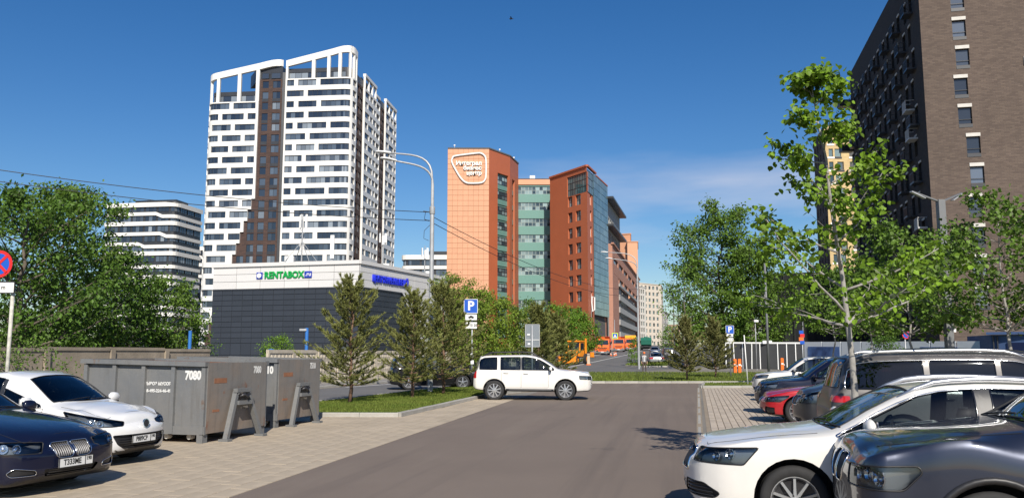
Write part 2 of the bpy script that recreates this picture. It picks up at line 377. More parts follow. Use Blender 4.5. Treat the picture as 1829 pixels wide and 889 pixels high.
isl = [(12.3, 92), (13.3, 89.5), (16.3, 89.3), (16.8, 92), (19.5, 104), (17.8, 105)]
kerb('traffic_island', isl, closed=True)
sheet('path', [(rgt(49.3) + .2, 49.2), (34, 49.4), (34, 51.9), (11.6, 51.1), (rgt(51), 51)], .009, m_walk)
def lawn(name, poly, z, dens, hgt, seed, label):
    lo = MB(); lo.face([(p[0], p[1], tz(p[1]) + z) for p in poly]); b = tag(lo.build('lawn', m_soil), kind='structure')
    rnd = random.Random(seed); x0, x1 = min(p[0] for p in poly), max(p[0] for p in poly); y0, y1 = min(p[1] for p in poly), max(p[1] for p in poly)
    mb = MB(); vs = []; fs = []; N = int((x1 - x0) * (y1 - y0) * dens)
    for _ in range(N):
        x, y = rnd.uniform(x0, x1), rnd.uniform(y0, y1)
        if not inpoly((x, y), poly) or not inframe(x, y, .03): continue
        if noise.noise((x * .9, y * .9, seed)) < rnd.uniform(-.9, -.1): continue
        a = rnd.uniform(0, 6.28); h = hgt * rnd.uniform(.5, 1.25) * (.75 + .5 * noise.noise((x * .4, y * .4, 3))); wd = hgt * .11 * (1 + y / 40); l = rnd.uniform(-.5, .5) * h
        ca, sa = math.cos(a), math.sin(a); k = len(vs); zz = tz(y) + z
        vs += [(x - ca * wd, y - sa * wd, zz), (x + ca * wd, y + sa * wd, zz), (x - sa * l, y + ca * l, zz + h)]; fs.append((k, k + 1, k + 2))
    mb.v = vs; mb.f = fs; mb.m = [0] * len(fs); tag(mb.build('grass', m_grass), label, 'grass', kind='stuff')
nearL = [lawnA[0], lawnA[1], lawnA[2], lawnA[3], (xr(44), 44), (xr(34), 34)]
nearL = [(p[0] + dx, p[1] + dy) for p, (dx, dy) in zip(nearL, ((.1, .1), (-.1, .08), (-.08, 0), (-.1, 0), (.08, 0), (.08, 0)))]
lawn('lawn', nearL, .085, 620, .085, 3, 'short green grass under the three pines beside the containers')
farL = [(xr(43.9) + .1, 43.9), (1.75 + .4, 43.7), (3.1, 48.1), (4.5, 51.1), (11.6, 51.3), (34, 52.1), (36, 74), (xr(73.8) + .1, 73.7), (xr(60) + .1, 60)]
lawn('lawn', farL, .085, 55, .15, 4, 'green grass strip across the far end of the parking lot')
lawn('lawn', lawnB, .085, 240, .10, 5, 'small kerbed grass patch at the end of the block paving')
lawn('lawn', isl, .10, 60, .3, 6, 'weedy grass on the small traffic island by the sapling')
# ------------------------------------------------------------------ buildings
def brick_mat(name, c1, c2, mortar, ang, sc=4.0, bw=.5, rh=.25, msz=.02, rough=.9):
    m = bpy.data.materials.new(name); m.use_nodes = True; t = m.node_tree; b = t.nodes['Principled BSDF']; K = t.links.new
    tcn = t.nodes.new('ShaderNodeTexCoord'); dp = t.nodes.new('ShaderNodeVectorMath'); dp.operation = 'DOT_PRODUCT'; dp.inputs[1].default_value = (math.cos(ang), math.sin(ang), 0); K(tcn.outputs['Object'], dp.inputs[0])
    sp_ = t.nodes.new('ShaderNodeSeparateXYZ'); K(tcn.outputs['Object'], sp_.inputs[0]); cb = t.nodes.new('ShaderNodeCombineXYZ'); K(dp.outputs['Value'], cb.inputs[0]); K(sp_.outputs[2], cb.inputs[1])
    br = t.nodes.new('ShaderNodeTexBrick'); K(cb.outputs[0], br.inputs[0]); br.inputs['Color1'].default_value = (*c1, 1); br.inputs['Color2'].default_value = (*c2, 1); br.inputs['Mortar'].default_value = (*mortar, 1)
    br.inputs['Scale'].default_value = sc; br.inputs['Brick Width'].default_value = bw; br.inputs['Row Height'].default_value = rh; br.inputs['Mortar Size'].default_value = msz
    n = t.nodes.new('ShaderNodeTexNoise'); n.inputs['Scale'].default_value = .22; n.inputs['Detail'].default_value = 5; K(tcn.outputs['Object'], n.inputs[0])
    mr = t.nodes.new('ShaderNodeMapRange'); mr.inputs[3].default_value = .78; mr.inputs[4].default_value = 1.22; K(n.outputs[0], mr.inputs[0])
    h = t.nodes.new('ShaderNodeHueSaturation'); K(mr.outputs[0], h.inputs['Value']); K(br.outputs[0], h.inputs['Color']); K(h.outputs[0], b.inputs['Base Color']); b.inputs['Roughness'].default_value = rough
    bp_ = t.nodes.new('ShaderNodeBump'); bp_.inputs['Strength'].default_value = .4; bp_.inputs['Distance'].default_value = .02; K(br.outputs['Fac'], bp_.inputs['Height']); bp_.invert = True; K(bp_.outputs[0], b.inputs['Normal'])
    return m
class Path:
    def __init__(s, pts):
        s.p = [V((p[0], p[1])) for p in pts]; s.c = [0.0]
        for a, b in zip(s.p, s.p[1:]): s.c.append(s.c[-1] + (b - a).length)
        s.L = s.c[-1]
    def at(s, u, off=0.0, z=0.0):       # off > 0 is outwards
        i = 0
        while i < len(s.c) - 2 and u > s.c[i + 1] + 1e-6: i += 1
        d = (s.p[i + 1] - s.p[i]).normalized(); q = s.p[i] + d * (u - s.c[i]); n = V((d.y, -d.x))
        if off and len(s.p) > 2:         # mitre on curved paths
            for k in (i, i + 1):
                if 0 < k < len(s.p) - 1 and abs(u - s.c[k]) < 1e-6:
                    d1 = (s.p[k] - s.p[k - 1]).normalized(); d2 = (s.p[k + 1] - s.p[k]).normalized(); d = (d1 + d2).normalized(); n = V((d.y, -d.x))
        return V((q.x + n.x * off, q.y + n.y * off, z))
    def brk(s, u0, u1): return [u0] + [c for c in s.c if u0 + 1e-4 < c < u1 - 1e-4] + [u1]
    def dir(s, u=0.0):
        a = s.at(max(0, u - .01)); b = s.at(min(s.L, u + .01)); return math.atan2((b - a).y, (b - a).x)
def wall(path, z0, z1, ops, dep, mb, off=0.0, u0=0.0, u1=None):
    """wall face with openings (u0,u1,v0,v1) and their reveals"""
    u1 = path.L if u1 is None else u1
    zs = sorted({z0, z1} | {v for o in ops for v in o[2:4] if z0 < v < z1})
    for a, b in zip(zs, zs[1:]):
        m = (a + b) / 2; cur = u0
        for o in sorted([o for o in ops if o[2] < m < o[3]]) + [(u1, u1)]:
            if o[0] > cur + 1e-4:
                bb = path.brk(cur, min(o[0], u1))
                for p, q in zip(bb, bb[1:]): mb.face([path.at(p, off, a), path.at(q, off, a), path.at(q, off, b), path.at(p, off, b)])
            cur = max(cur, o[1])
    for (a, b, c, d) in ops:
        bb = path.brk(a, b)
        for p, q in zip(bb, bb[1:]):
            mb.face([path.at(p, off, c), path.at(q, off, c), path.at(q, off - dep, c), path.at(p, off - dep, c)][::-1])
            mb.face([path.at(p, off, d), path.at(q, off, d), path.at(q, off - dep, d), path.at(p, off - dep, d)])
        mb.face([path.at(a, off, c), path.at(a, off, d), path.at(a, off - dep, d), path.at(a, off - dep, c)][::-1])
        mb.face([path.at(b, off, c), path.at(b, off, d), path.at(b, off - dep, d), path.at(b, off - dep, c)])
    return mb
def win(path, a, b, c, d, dep, root, mats, cols=2, rows=1, fr=.05, off=0.0, name='window', seed=0, split=None):
    """panes between frame bars, set back in the opening"""
    mb = MB(); rnd = random.Random(seed); e = off - dep + .02
    us = [a + (b - a) * k / cols for k in range(cols + 1)] if not split else [a + (b - a) * k for k in split]
    for i in range(len(us) - 1):
        for j in range(rows):
            v0, v1 = c + (d - c) * j / rows, c + (d - c) * (j + 1) / rows
            bb = path.brk(us[i], us[i + 1])
            for p, q in zip(bb, bb[1:]): mb.face([path.at(p, e, v0), path.at(q, e, v0), path.at(q, e, v1), path.at(p, e, v1)])
    mb.mi = 1
    for u in us: u = min(max(u, a + fr / 2), b - fr / 2); mb.bar(path.at(u, e + .03, c), path.at(u, e + .03, d), fr, .05, up=(path.at(u, 1) - path.at(u, 0)))
    for j in range(rows + 1):
        v = min(max(c + (d - c) * j / rows, c + fr / 2), d - fr / 2); bb = path.brk(a, b)
        for p, q in zip(bb, bb[1:]): mb.bar(path.at(p, e + .03, v), path.at(q, e + .03, v), .05, fr)
    return mb.build(name, mats, root)
m_tw = M('tower_white_cladding', (.74, .73, .70), .5, var=.03, vscale=.3)
m_td = M('tower_dark_panel', (.035, .038, .045), .4, var=.15, vscale=.4)
m_tb = brick_mat('tower_brown_brick', (.085, .05, .04), (.055, .034, .03), (.045, .03, .027), .08, 1.0, 1.2, .35, .03)
m_tg = pane_mat('tower_glass', (.018, .026, .042), (.10, .13, .17))
m_tg2 = pane_mat('tower_glass_pale', (.03, .04, .06), (.26, .30, .34))  # panes of a paler tone, mixed in among the dark ones
m_frame = M('window_frame_dark', (.03, .033, .04), .45)
m_roof = M('roof_felt', (.10, .10, .10), .9, var=.1)

# ---- the white tower on the left
def tower():
    Y0 = 232.0; c = V((hx(626, Y0, 300), Y0)); fl = 3.17; zb = tz(Y0); NF = int((at(560, 137, Y0).z - zb) / fl); zb = at(560, 137, Y0).z - NF * fl
    root = thing('apartment_tower', 'tall white banded apartment tower with slanted roof frames and brown brick stripe', 'building', (c.x - 20, Y0 + 10, zb))
    fd = V((-.995, .10)); sd = V((.115, .993))     # along the front to the left, along the flank away
    top = NF * fl + zb                     # roof level of the plain storeys
    A = c + fd * 42.9         # far left corner of the front
    def arc(p, c0, c1, n=6): return [p]
    wl = (c - A).length; dirf = (c - A).normalized()
    u_br0, u_br1 = wl * .355, wl * .513      # brown stripe, then a dark slot, then the right wing
    r = 2.6                                 # rounded corners
    def corner(P, d0, d1, n=6):
        a = P - d0 * r; b = P + d1 * r; return [a * (1 - t) ** 2 + P * 2 * t * (1 - t) + b * t * t for t in [k / n for k in range(n + 1)]]
    back = -fd * 0 + V((.10, .995))
    lw = Path(corner(A, V((0.1, -.995)) * 1, dirf)[1:] + [A + dirf * u_br0])
    rw0 = A + dirf * (u_br1 + 1.1)
    rw = Path([rw0] + corner(c, dirf, sd) + [c + sd * 4.6])
    white = MB(); dark = MB(); ww = []; rnd = random.Random(2)
    zrow = lambda k: zb + k * fl
    patL = [[(.02, .47), (.54, .95)], [(.02, .27), (.34, .74), (.81, .96)], [(.0, .08), (.15, .51), (.58, .95)], [(.02, .28), (.35, .70), (.77, .96)], [(.0, .08), (.15, .48), (.55, .95)], [(.02, .30), (.37, .76), (.83, .96)]]
    patR = [[(.02, .115), (.17, .40), (.455, .82)], [(.02, .245), (.30, .82)], [(.02, .11), (.165, .53), (.58, .82)], [(.02, .27), (.325, .82)], [(.02, .11), (.16, .39), (.44, .82)], [(.02, .235), (.285, .82)]]
    LB = lw.L
    NL = NF - 2; topl = zb + NL * fl
    for k in range(NF):
        z = zrow(k); row = NL - 1 - k; v0, v1 = z + 1.0, z + 2.8
        # left wing: the lower white bands end earlier, the brown field widens downwards
        cutl = 1.0 if row < 9 else 1.0 - .062 * (row - 8)
        ue = LB * max(.12, cutl)
        ops = []
        for (a, b) in (patL[row % 6] if row >= 0 else []):
            a, b = a * LB, b * LB
            if a > ue - 1.2: continue
            b = min(b, ue - .01 if row >= 9 and b > ue - 2 else b); ops.append((a + .02, b, v0, v1))
        if row >= 0: wall(lw, z, z + fl, ops, .35, white, 0, 0, ue)
        for o in ops: ww.append((lw, o, .35, 0, 'L'))
        if row >= 9: white.face([lw.at(ue, 0, z), lw.at(ue, -.6, z), lw.at(ue, -.6, z + fl), lw.at(ue, 0, z + fl)])
        opr = [(a * rw.L, b * rw.L, v0, v1) for a, b in patR[row % 6]] + [(rw.L * .86, rw.L * .965, v0, v1)]
        wall(rw, z, z + fl, opr, .35, white)
        for o in opr: ww.append((rw, o, .35, 0, 'R'))
    white.face([lw.at(LB, 0, zrow(NL - 9)), lw.at(LB, -1.2, zrow(NL - 9)), lw.at(LB, -1.2, topl), lw.at(LB, 0, topl)])
    white.face([rw.at(0, 0, zb), rw.at(0, -2.5, zb), rw.at(0, -2.5, top), rw.at(0, 0, top)][::-1])
    white.face([p for p in [lw.at(0, 0, zb), lw.at(0, 0, topl), lw.at(0, 0, topl) + V((.1 * 20, 20, 0)), lw.at(0, 0, zb) + V((.1 * 20, 20, 0))]])
    white.build('wall', m_tw, root)
    # brown brick field behind
    bp_ = Path([A + dirf * (wl * .04) + back * .5, A + dirf * u_br1 + back * .5])
    brown = MB(); bops = []
    for k in range(NL + 2):
        z = zrow(k); row = NL - 1 - k; um = bp_.L
        lo = .70 if row < 9 else max(.12, .70 - .06 * (row - 8))
        xs = [lo + (1 - lo) * 0]
        cand = [(.71, .80), (.86, .975)] if row < 10 else ([(.56, .66), (.71, .80), (.86, .975)] if row < 14 else [(.42, .52), (.56, .66), (.71, .80), (.86, .975)])
        for a, b in cand: bops.append((a * um, b * um, z + .75, z + 2.8))
    zsp = zrow(NL - 8); us_ = u_br0 - wl * .04 - .4; wall(bp_, zb, zsp, [o for o in bops if o[3] < zsp], .2, brown); wall(bp_, zsp, topl + 6.5, [o for o in bops if o[2] > zsp and o[0] > us_], .2, brown, 0, us_, bp_.L); bops = [o for o in bops if o[3] < zsp or (o[2] > zsp and o[0] > us_)]
    brown.build('brick_stripe', m_tb, root)
    for k in range(0, NL + 1, 2):
        for o in bops:
            if abs(o[2] - (zrow(k) + .75)) < .01: MB().box((bp_.at((o[0] + o[1]) / 2, .04, zrow(k) + .30)), (o[1] - o[0], .06, .85), bp_.dir()).build('spandrel', m_td, root)
    for o in bops: ww.append((bp_, o, .2, 0, 'B'))
    # dark slot and body
    sl = MB(); a = A + dirf * u_br1 + back * .6; b = rw0 + back * 1.6
    sl.prism([a, A + dirf * (u_br1 + 1.6) + back * 1.0, A + dirf * (u_br1 + 1.6) + back * 12, a + back * 12], zb, topl + 8.5); sl.build('dark_slot', m_td, root)
    body = MB(); bA = A + dirf * .6 + back * 1.0; bB = c - dirf * 1.4 + sd * 1.0
    bM = A + dirf * (u_br1 + 1.2) + back * 1.2
    body.prism([bM, bB, bB + sd * 50, bM + back * 40], zb, top - .05); body.prism([bA, bM - dirf * .02, bM + back * 20 - dirf * .02, bA + back * 18], zb, topl - .05); body.build('core', m_roof, root)
    MB().prism([bA + dirf * 5 + back * 5, bM - dirf * 1.5 + back * 4, bM - dirf * 1.5 + back * 12, bA + dirf * 6 + back * 12], topl, topl + 4.6).build('penthouse', m_td, root)
    # flank: dark and white blocks, each set out differently
    u = 4.6; zt0 = top
    flank = [('d', 6.6, -.25, 2.6), ('w', 12.4, .4, 2.2), ('b', 4.6, .3, 1.6), ('d', 6.6, -.15, 2.0), ('w', 13.6, .4, 1.8)]
    for kind, ln, o, extra in flank:
        p = Path([c + sd * u, c + sd * (u + ln)]); mb = MB(); ops = []; n_ = V((sd.y, -sd.x))
        cols = {'d': [(.08, .46), (.54, .94)], 'w': [(.03, .40), (.47, .68), (.74, .98)], 'b': [(.1, .9)]}[kind]
        alt = [(.03, .26), (.32, .74), (.80, .98)]
        for k in range(NF):
            for a, b in (cols if kind != 'w' or k % 2 else alt): ops.append((a * ln, b * ln, zrow(k) + .95, zrow(k) + 2.7))
        wall(p, zb, zt0 + .3, ops, .5 if kind == 'b' else .3, mb, o)
        for uu in (0, ln):
            f = [p.at(uu, o, zb), p.at(uu, -1.5, zb), p.at(uu, -1.5, zt0 + .3), p.at(uu, o, zt0 + .3)]; mb.face(f if uu else f[::-1])
        mb.build({'d': 'brick_block', 'w': 'white_block', 'b': 'balcony_stack'}[kind], m_tb if kind == 'd' else m_tw, root)
        for w_ in ops: ww.append((p, w_, .5 if kind == 'b' else .3, o, 'F'))
        # crown frame of the block
        fr_ = MB(); hz = zt0 + extra + 1.6
        if kind == 'w':
            for t in (.03, .36, .68, .97): fr_.bar(p.at(ln * t, o - .3, zt0 + .3), p.at(ln * t, o - .3, hz + .1), .7, .6)
            fr_.bar(p.at(0, o - .3, hz + .4), p.at(ln, o - .3, hz + .4), .9, .9)
            fr_.build('roof_frame', m_tw, root)
            MB().bar(p.at(.5, o - 1.6, (zt0 + hz) / 2), p.at(ln - .5, o - 1.6, (zt0 + hz) / 2), .3, hz - zt0).build('attic_wall', m_td, root)
        elif kind == 'd':
            fr_.bar(p.at(0, o - .2, zt0 + 1.3), p.at(ln, o - .2, zt0 + 1.3), .4, 2.0); fr_.build('attic_wall', m_td, root)
        else:
            fr_.bar(p.at(0, o - .2, zt0 + 1.9), p.at(ln, o - .2, zt0 + 1.9), .6, .8); fr_.build('roof_frame', m_tw, root)
        u += ln
    # roof frames over the front: sloping rounded beam on piers, glazed attic behind
    def crown(pth, ua, ub, za, zb_, piers, nm, top):
        fr_ = MB(); n = 14; us = sorted(set([ua + (ub - ua) * k / n for k in range(n + 1)] + [c_ for c_ in pth.c if ua < c_ < ub])); ring = []
        zz = pchip([(ua, za)] + [(ua + (ub - ua) * t, za + (zb_ - za) * min(1, t * 1.08)) for t in (.1, .3, .5, .7, .88)] + [(ub, zb_ - .1)])
        for q in us:
            z = zz(q); ring.append([pth.at(q, 0, z - 1.9), pth.at(q, 0, z), pth.at(q, -.9, z + .0), pth.at(q, -.9, z - 1.9)])
        for s_, t_ in zip(ring, ring[1:]):
            for i in range(4): j = (i + 1) % 4; fr_.face([s_[j], s_[i], t_[i], t_[j]])
        fr_.face(ring[0]); fr_.face(ring[-1][::-1])
        for (pa, pw) in piers:
            q = ua + (ub - ua) * pa; z = zz(q) - 1.7; a_ = pth.at(max(ua, q - pw / 2), -.05, top - .1); b_ = pth.at(min(ub, q + pw / 2), -.05, top - .1)
            fr_.add([a_, b_, pth.at(min(ub, q + pw / 2), -.8, top - .1), pth.at(max(ua, q - pw / 2), -.8, top - .1)] + [V((v.x, v.y, z)) for v in (a_, b_, pth.at(min(ub, q + pw / 2), -.8), pth.at(max(ua, q - pw / 2), -.8))], [(0, 1, 5, 4), (1, 2, 6, 5), (2, 3, 7, 6), (3, 0, 4, 7)])
        fr_.build(nm, m_tw, root)
        at_ = MB(); wall(pth, top - .1, top + 3.3, [(ua + (ub - ua) * .03, ua + (ub - ua) * .9, top + .35, top + 2.1)], .15, at_, -1.1, ua, ub)
        bb = pth.brk(ua, ub)
        for p_, q_ in zip(bb, bb[1:]): at_.face([pth.at(p_, -1.1, top + 3.3), pth.at(q_, -1.1, top + 3.3), pth.at(q_, -4, top + 3.3), pth.at(p_, -4, top + 3.3)])
        at_.build('attic_wall', m_td, root)
        win(pth, ua + (ub - ua) * .03, ua + (ub - ua) * .9, top + .35, top + 2.1, .15, root, [m_tg2, m_frame], 9, 1, .08, -1.1)
    lw2 = Path([p_ for p_ in lw.p] + [A + dirf * (u_br1 - 1.6), A + dirf * (u_br1 - .5) + back * .25, A + dirf * u_br1 + back * .9])
    crown(lw2, 0, lw2.L, at(371, 134, Y0 + 4).z, at(500, 105, Y0 + 2).z, [(.02, .9), (.17, .9), (.44, 1.0), (LB / lw2.L - .02, 1.0)], 'roof_frame', topl)
    crown(rw, 0, rw.L * .83, at(512, 104, Y0).z, at(600, 80, Y0).z, [(.01, .9), (.42, 1.0), (.65, .9), (.82, .9), (.985, .9)], 'roof_frame', top)
    crown(rw, rw.L * .82, rw.L, at(600, 80, Y0).z - .1, at(600, 80, Y0).z - .5, [(.5, .8), (.97, .8)], 'roof_frame', top)
    # brown stripe's dark attic
    bt = MB(); bt.prism([A + dirf * (u_br0 - 1) + back * 1.0, A + dirf * u_br1 + back * .6, A + dirf * u_br1 + back * 8, A + dirf * (u_br0 - 6) + back * 8], topl + 6.4, topl + 10.2); bt.build('attic_block', m_td, root)
    bpa = Path([A + dirf * (u_br0 - .2) + back * .55, A + dirf * u_br1 + back * .55])
    for q in range(1):
        for (a, b) in ((.12, .42), (.52, .92)): win(bpa, a * bpa.L, b * bpa.L, topl + 6.7 + q * 2.0, topl + 8.4 + q * 2.0, .0, root, [m_tg2, m_frame], 1, 1, .1, .05)
    # all windows: the largest 300 as objects, the rest joined
    ww.sort(key=lambda t: -(t[1][1] - t[1][0]) * (t[1][3] - t[1][2]) * (1.0 if t[4] != 'F' else .35) * (1 if t[1][2] > 22 else .01))
    rest = MB()
    for i, (p, o, dep, off, kd) in enumerate(ww):
        wd = o[1] - o[0]; cols = max(1, round(wd / 1.35)); mats = [m_tg if rnd.random() < .8 else m_tg2, m_frame]
        if i < 300: win(p, *o, dep, root, mats, cols, 1, .07, off)
        else:
            e = off - dep + .02
            for q in range(cols): rest.face([p.at(o[0] + wd * q / cols, e, o[2]), p.at(o[0] + wd * (q + 1) / cols, e, o[2]), p.at(o[0] + wd * (q + 1) / cols, e, o[3]), p.at(o[0] + wd * q / cols, e, o[3])])
    tag(rest.build('window_field', m_tg, root), kind='stuff')
tower()

# ---- banded dark and white blocks further off
def banded(name, label, pxl, pxr, ytop, Y, fl, side, seed, kink=True, pl=0.0):
    zb = tz(Y); A = V((hx(pxl, Y, 480), Y)); B = V((hx(pxr, Y, 480), Y + pl)); zt_ = at((pxl + pxr) / 2, ytop, Y).z; NF = max(2, int((zt_ - zb) / fl)); top = zb + NF * fl
    root = thing(name, label, 'building', ((A.x + B.x) / 2, Y + 8, zb)); d = (B - A).normalized(); bk = V((-d.y, d.x)); r = 2.5
    def rc(P, d0, d1, n=4): return [(P - d0 * r) * (1 - t) ** 2 + P * 2 * t * (1 - t) + (P + d1 * r) * t * t for t in [k / n for k in range(n + 1)]]
    p = Path(([A + bk * 8] if True else []) + rc(A, -bk, d) + rc(B, d, bk) + [B + bk * side])
    bd = MB(); wall(p, zb, top, [], .1, bd, -.5); bd.prism([A + d * .8 + bk * .8, B - d * .8 + bk * .8, B - d * .8 + bk * side, A + d * .8 + bk * side], top - .3, top); bd.build('wall', m_td, root)
    rnd = random.Random(seed); L_ = p.L
    for k in range(NF):
        z = zb + k * fl
        if top - z > 30 and zb + 6 > z: continue
        band = MB(); kk = rnd.uniform(.3, .6) * L_ if kink and k % 3 else None
        bb = p.brk(0, L_)
        if kk: bb = sorted(set(bb + [kk, kk + 2.2]))
        zf = lambda u: z - .05 + (0 if not kk or u < kk + .01 else (-.9 if u > kk + 2.1 else -.9 * (u - kk) / 2.2))
        hgt = 1.05 if k % 3 else 1.25
        for a, b in zip(bb, bb[1:]):
            za, zb2 = zf(a), zf(b)
            band.face([p.at(a, 0, za), p.at(b, 0, zb2), p.at(b, 0, zb2 + hgt), p.at(a, 0, za + hgt)])
            band.face([p.at(a, 0, za + hgt), p.at(b, 0, zb2 + hgt), p.at(b, -.6, zb2 + hgt), p.at(a, -.6, za + hgt)]); band.face([p.at(a, 0, za), p.at(b, 0, zb2), p.at(b, -.6, zb2), p.at(a, -.6, za)][::-1])
        band.build('white_band', m_tw, root)
        n = int(L_ / 4.2)
        for q in range(n):
            a = L_ * (q + .06) / n; b = L_ * (q + .94) / n
            win(p, a, b, z + 1.1, z + fl - .15, .0, root, [m_tg if (q + k) % 4 else m_tg2, m_frame], 3, 1, .09, -.46)
    bt = MB(); bb = p.brk(0, L_)
    for a, b in zip(bb, bb[1:]):
        bt.face([p.at(a, .1, top - .5), p.at(b, .1, top - .5), p.at(b, .1, top + .9), p.at(a, .1, top + .9)]); bt.face([p.at(a, .1, top + .9), p.at(b, .1, top + .9), p.at(b, -1, top + .9), p.at(a, -1, top + .9)])
    bt.build('parapet', m_tw, root)
    ph = MB(); ph.prism([A + d * 8 + bk * 5, B - d * 3 + bk * 5, B - d * 3 + bk * 12, A + d * 8 + bk * 12], top, top + 2.6); ph.build('penthouse', m_td, root)
    return root
banded('apartment_block', 'mid-height dark apartment block with wavy white bands behind the left trees', 176, 318, 368, 262, 3.15, 16, 4, pl=-4)
banded('apartment_block', 'slim dark banded apartment block squeezed between its taller neighbours', 322, 372, 437, 300, 3.15, 20, 8)
banded('apartment_block', 'low white banded block between the lamp post and the orange tower', 716, 830, 444, 255, 3.4, 18, 9, kink=False)

# ---- storage building with dark cladding
def storage():
    cor = V((hx(642, 90, 500), 90)); lf = V((hx(381, 94.4, 500), 94.4)); rt = V((hx(800, 111, 500), 111)); zb = tz(92) - .1; zt_ = at(642, 466, 90).z; zm = at(642, 513, 90).z
    root = thing('storage_building', 'low self-storage building clad in dark panels under a light grey top band', 'building', (cor.x, cor.y + 6, zb))
    md = M('dark_cladding', (.030, .036, .048), .42, objr=.10, var=.05); mdb = M('dark_cladding_gap', (.024, .029, .039), .6); ml = M('light_cladding', (.62, .61, .60), .5, objr=.03, var=.02); mlb = M('light_cladding_gap', (.40, .40, .39), .6)
    f = Path([lf, cor]); s = Path([cor, rt]); n1 = s.at(0, 1) - s.at(0)
    mb = MB(); bk = V((-.25, .97)).normalized(); mb.prism([lf + bk * .3, cor + bk * .3 + V((-.3, 0)), rt + V((-.3, 0)), lf + (rt - cor)], zb, zt_ - .35); mb.build('core', mdb, root)
    def panels(path, z0, z1, pw, ph, mt, nm, skip=None, gap=.05):
        nu = max(1, round(path.L / pw)); nv = max(1, round((z1 - z0) / ph)); du, dv = path.L / nu, (z1 - z0) / nv
        b_ = MB(); b_.box((0, 0, 0), (du - gap, .05, dv - gap)); me = None; a = path.dir()
        for i in range(nu):
            for j in range(nv):
                if skip and skip((i + .5) * du, z0 + (j + .5) * dv): continue
                if me is None: o = b_.build(nm, mt, root, world=False); me = o.data
                else: o = link(nm, me, root)
                o.location = path.at((i + .5) * du, .03, z0 + (j + .5) * dv) - root.location; o.rotation_euler.z = a
    bx_ = MB(); wall(f, zb, zt_, [], .1, bx_); wall(s, zb, zt_, [], .1, bx_); bx_.build('backing', mdb, root)
    panels(f, zb + 2.6, zm, 1.25, .62, md, 'dark_panel', lambda u, z: False)
    panels(f, zb, zb + 2.6, 1.25, 1.3, md, 'dark_panel')
    panels(f, zm + .08, zt_ - .3, 3.0, .9, ml, 'light_panel', gap=.04)
    # on the flank the light field drops diagonally
    ud = s.L * .42
    lim = lambda u: zm if u < ud else zm - (u - ud) * 1.05
    panels(s, zb, zm, 1.3, .62, md, 'dark_flank_panel', lambda u, z: z > lim(u) - .2 or z < zb + 1.3)
    panels(s, zm + .08, zt_ - .3, 3.2, .9, ml, 'light_panel', gap=.04)
    lt = MB(); uu = [ud + (s.L - ud) * k / 10 for k in range(11)]
    for a, b in zip(uu, uu[1:]): lt.face([s.at(a, .075, max(zb, lim(a))), s.at(b, .075, max(zb, lim(b))), s.at(b, .075, zm + .07), s.at(a, .075, zm + .07)])
    lt.build('light_flank', ml, root)
    tr = MB()
    for a, b, z in ((f.at(0, .05, zm), f.at(f.L, .05, zm), 0), (s.at(0, .09, zm), s.at(ud, .09, zm), 0), (s.at(ud, .09, zm), s.at(s.L * .98, .09, max(zb, lim(s.L * .98))), 0)): tr.bar(a, b, .12, .14)
    tr.build('trim', mdb, root)
    cp_ = MB(); cp_.bar(f.at(-.15, .0, zt_ - .1), f.at(f.L + .1, .0, zt_ - .1), .5, .4); cp_.bar(s.at(-.1, .0, zt_ - .1), s.at(s.L, .0, zt_ - .1), .5, .4); cp_.build('coping', ml, root)
    # sign
    a = f.dir(); q = lambda u, z, o=.1: f.at(u, o, z) - root.location; h0 = (zm + zt_) / 2 + .1; uc = f.L * .497
    mgr = M('sign_green', (.0, .33, .06), .4); mbl = M('sign_deep_blue', (.012, .04, .36), .4)
    text('sign_lettering', 'RENTABOX', 1.02, mgr, root, q(uc + .03, h0, .14), (math.pi / 2, 0, a), .06, bold=.03, sx=.90)
    x_ = MB(); x_.box(f.at(uc - 2.98, .12, h0), (.72, .1, .72), a); x_.box(f.at(uc + 2.95, .12, h0), (.86, .1, .72), a); x_.build('sign_box', mbl, root)
    e_ = MB(); e_.lathe([(0, 0), (.27, 0), (.27, .06), (0, .06)], 16, Matrix.Translation(f.at(uc - 2.98, .18, h0)) @ Matrix.Rotation(a, 4, 'Z') @ Matrix.Rotation(math.pi / 2, 4, 'X')); e_.build('sign_disc', m_white, root)
    text('sign_lettering', '.ru', .62, m_white, root, q(uc + 2.98, h0 + .04, .18), (math.pi / 2, 0, a), .01, bold=.01)
    mb3 = M('sign_letter_blue', (.015, .03, .62), .4)
    text('sign_lettering', 'ЦЕНТР ХРАНЕНИЯ ВЕЩЕЙ', .98, mb3, root, s.at(s.L * .30, .16, h0 - .35) - root.location, (math.pi / 2, 0, s.dir()), .10, bold=.03, sx=.66)
    # window slits at the foot
    for k in range(3): win(f, f.L * .70 + k * 1.5, f.L * .70 + 1.3 + k * 1.5, zb + 1.3, zb + 2.5, 0, root, [m_tg2, m_frame], 1, 1, .08, .08)
    return f, s, zt_, root
st_f, st_s, st_z, st_root = storage()
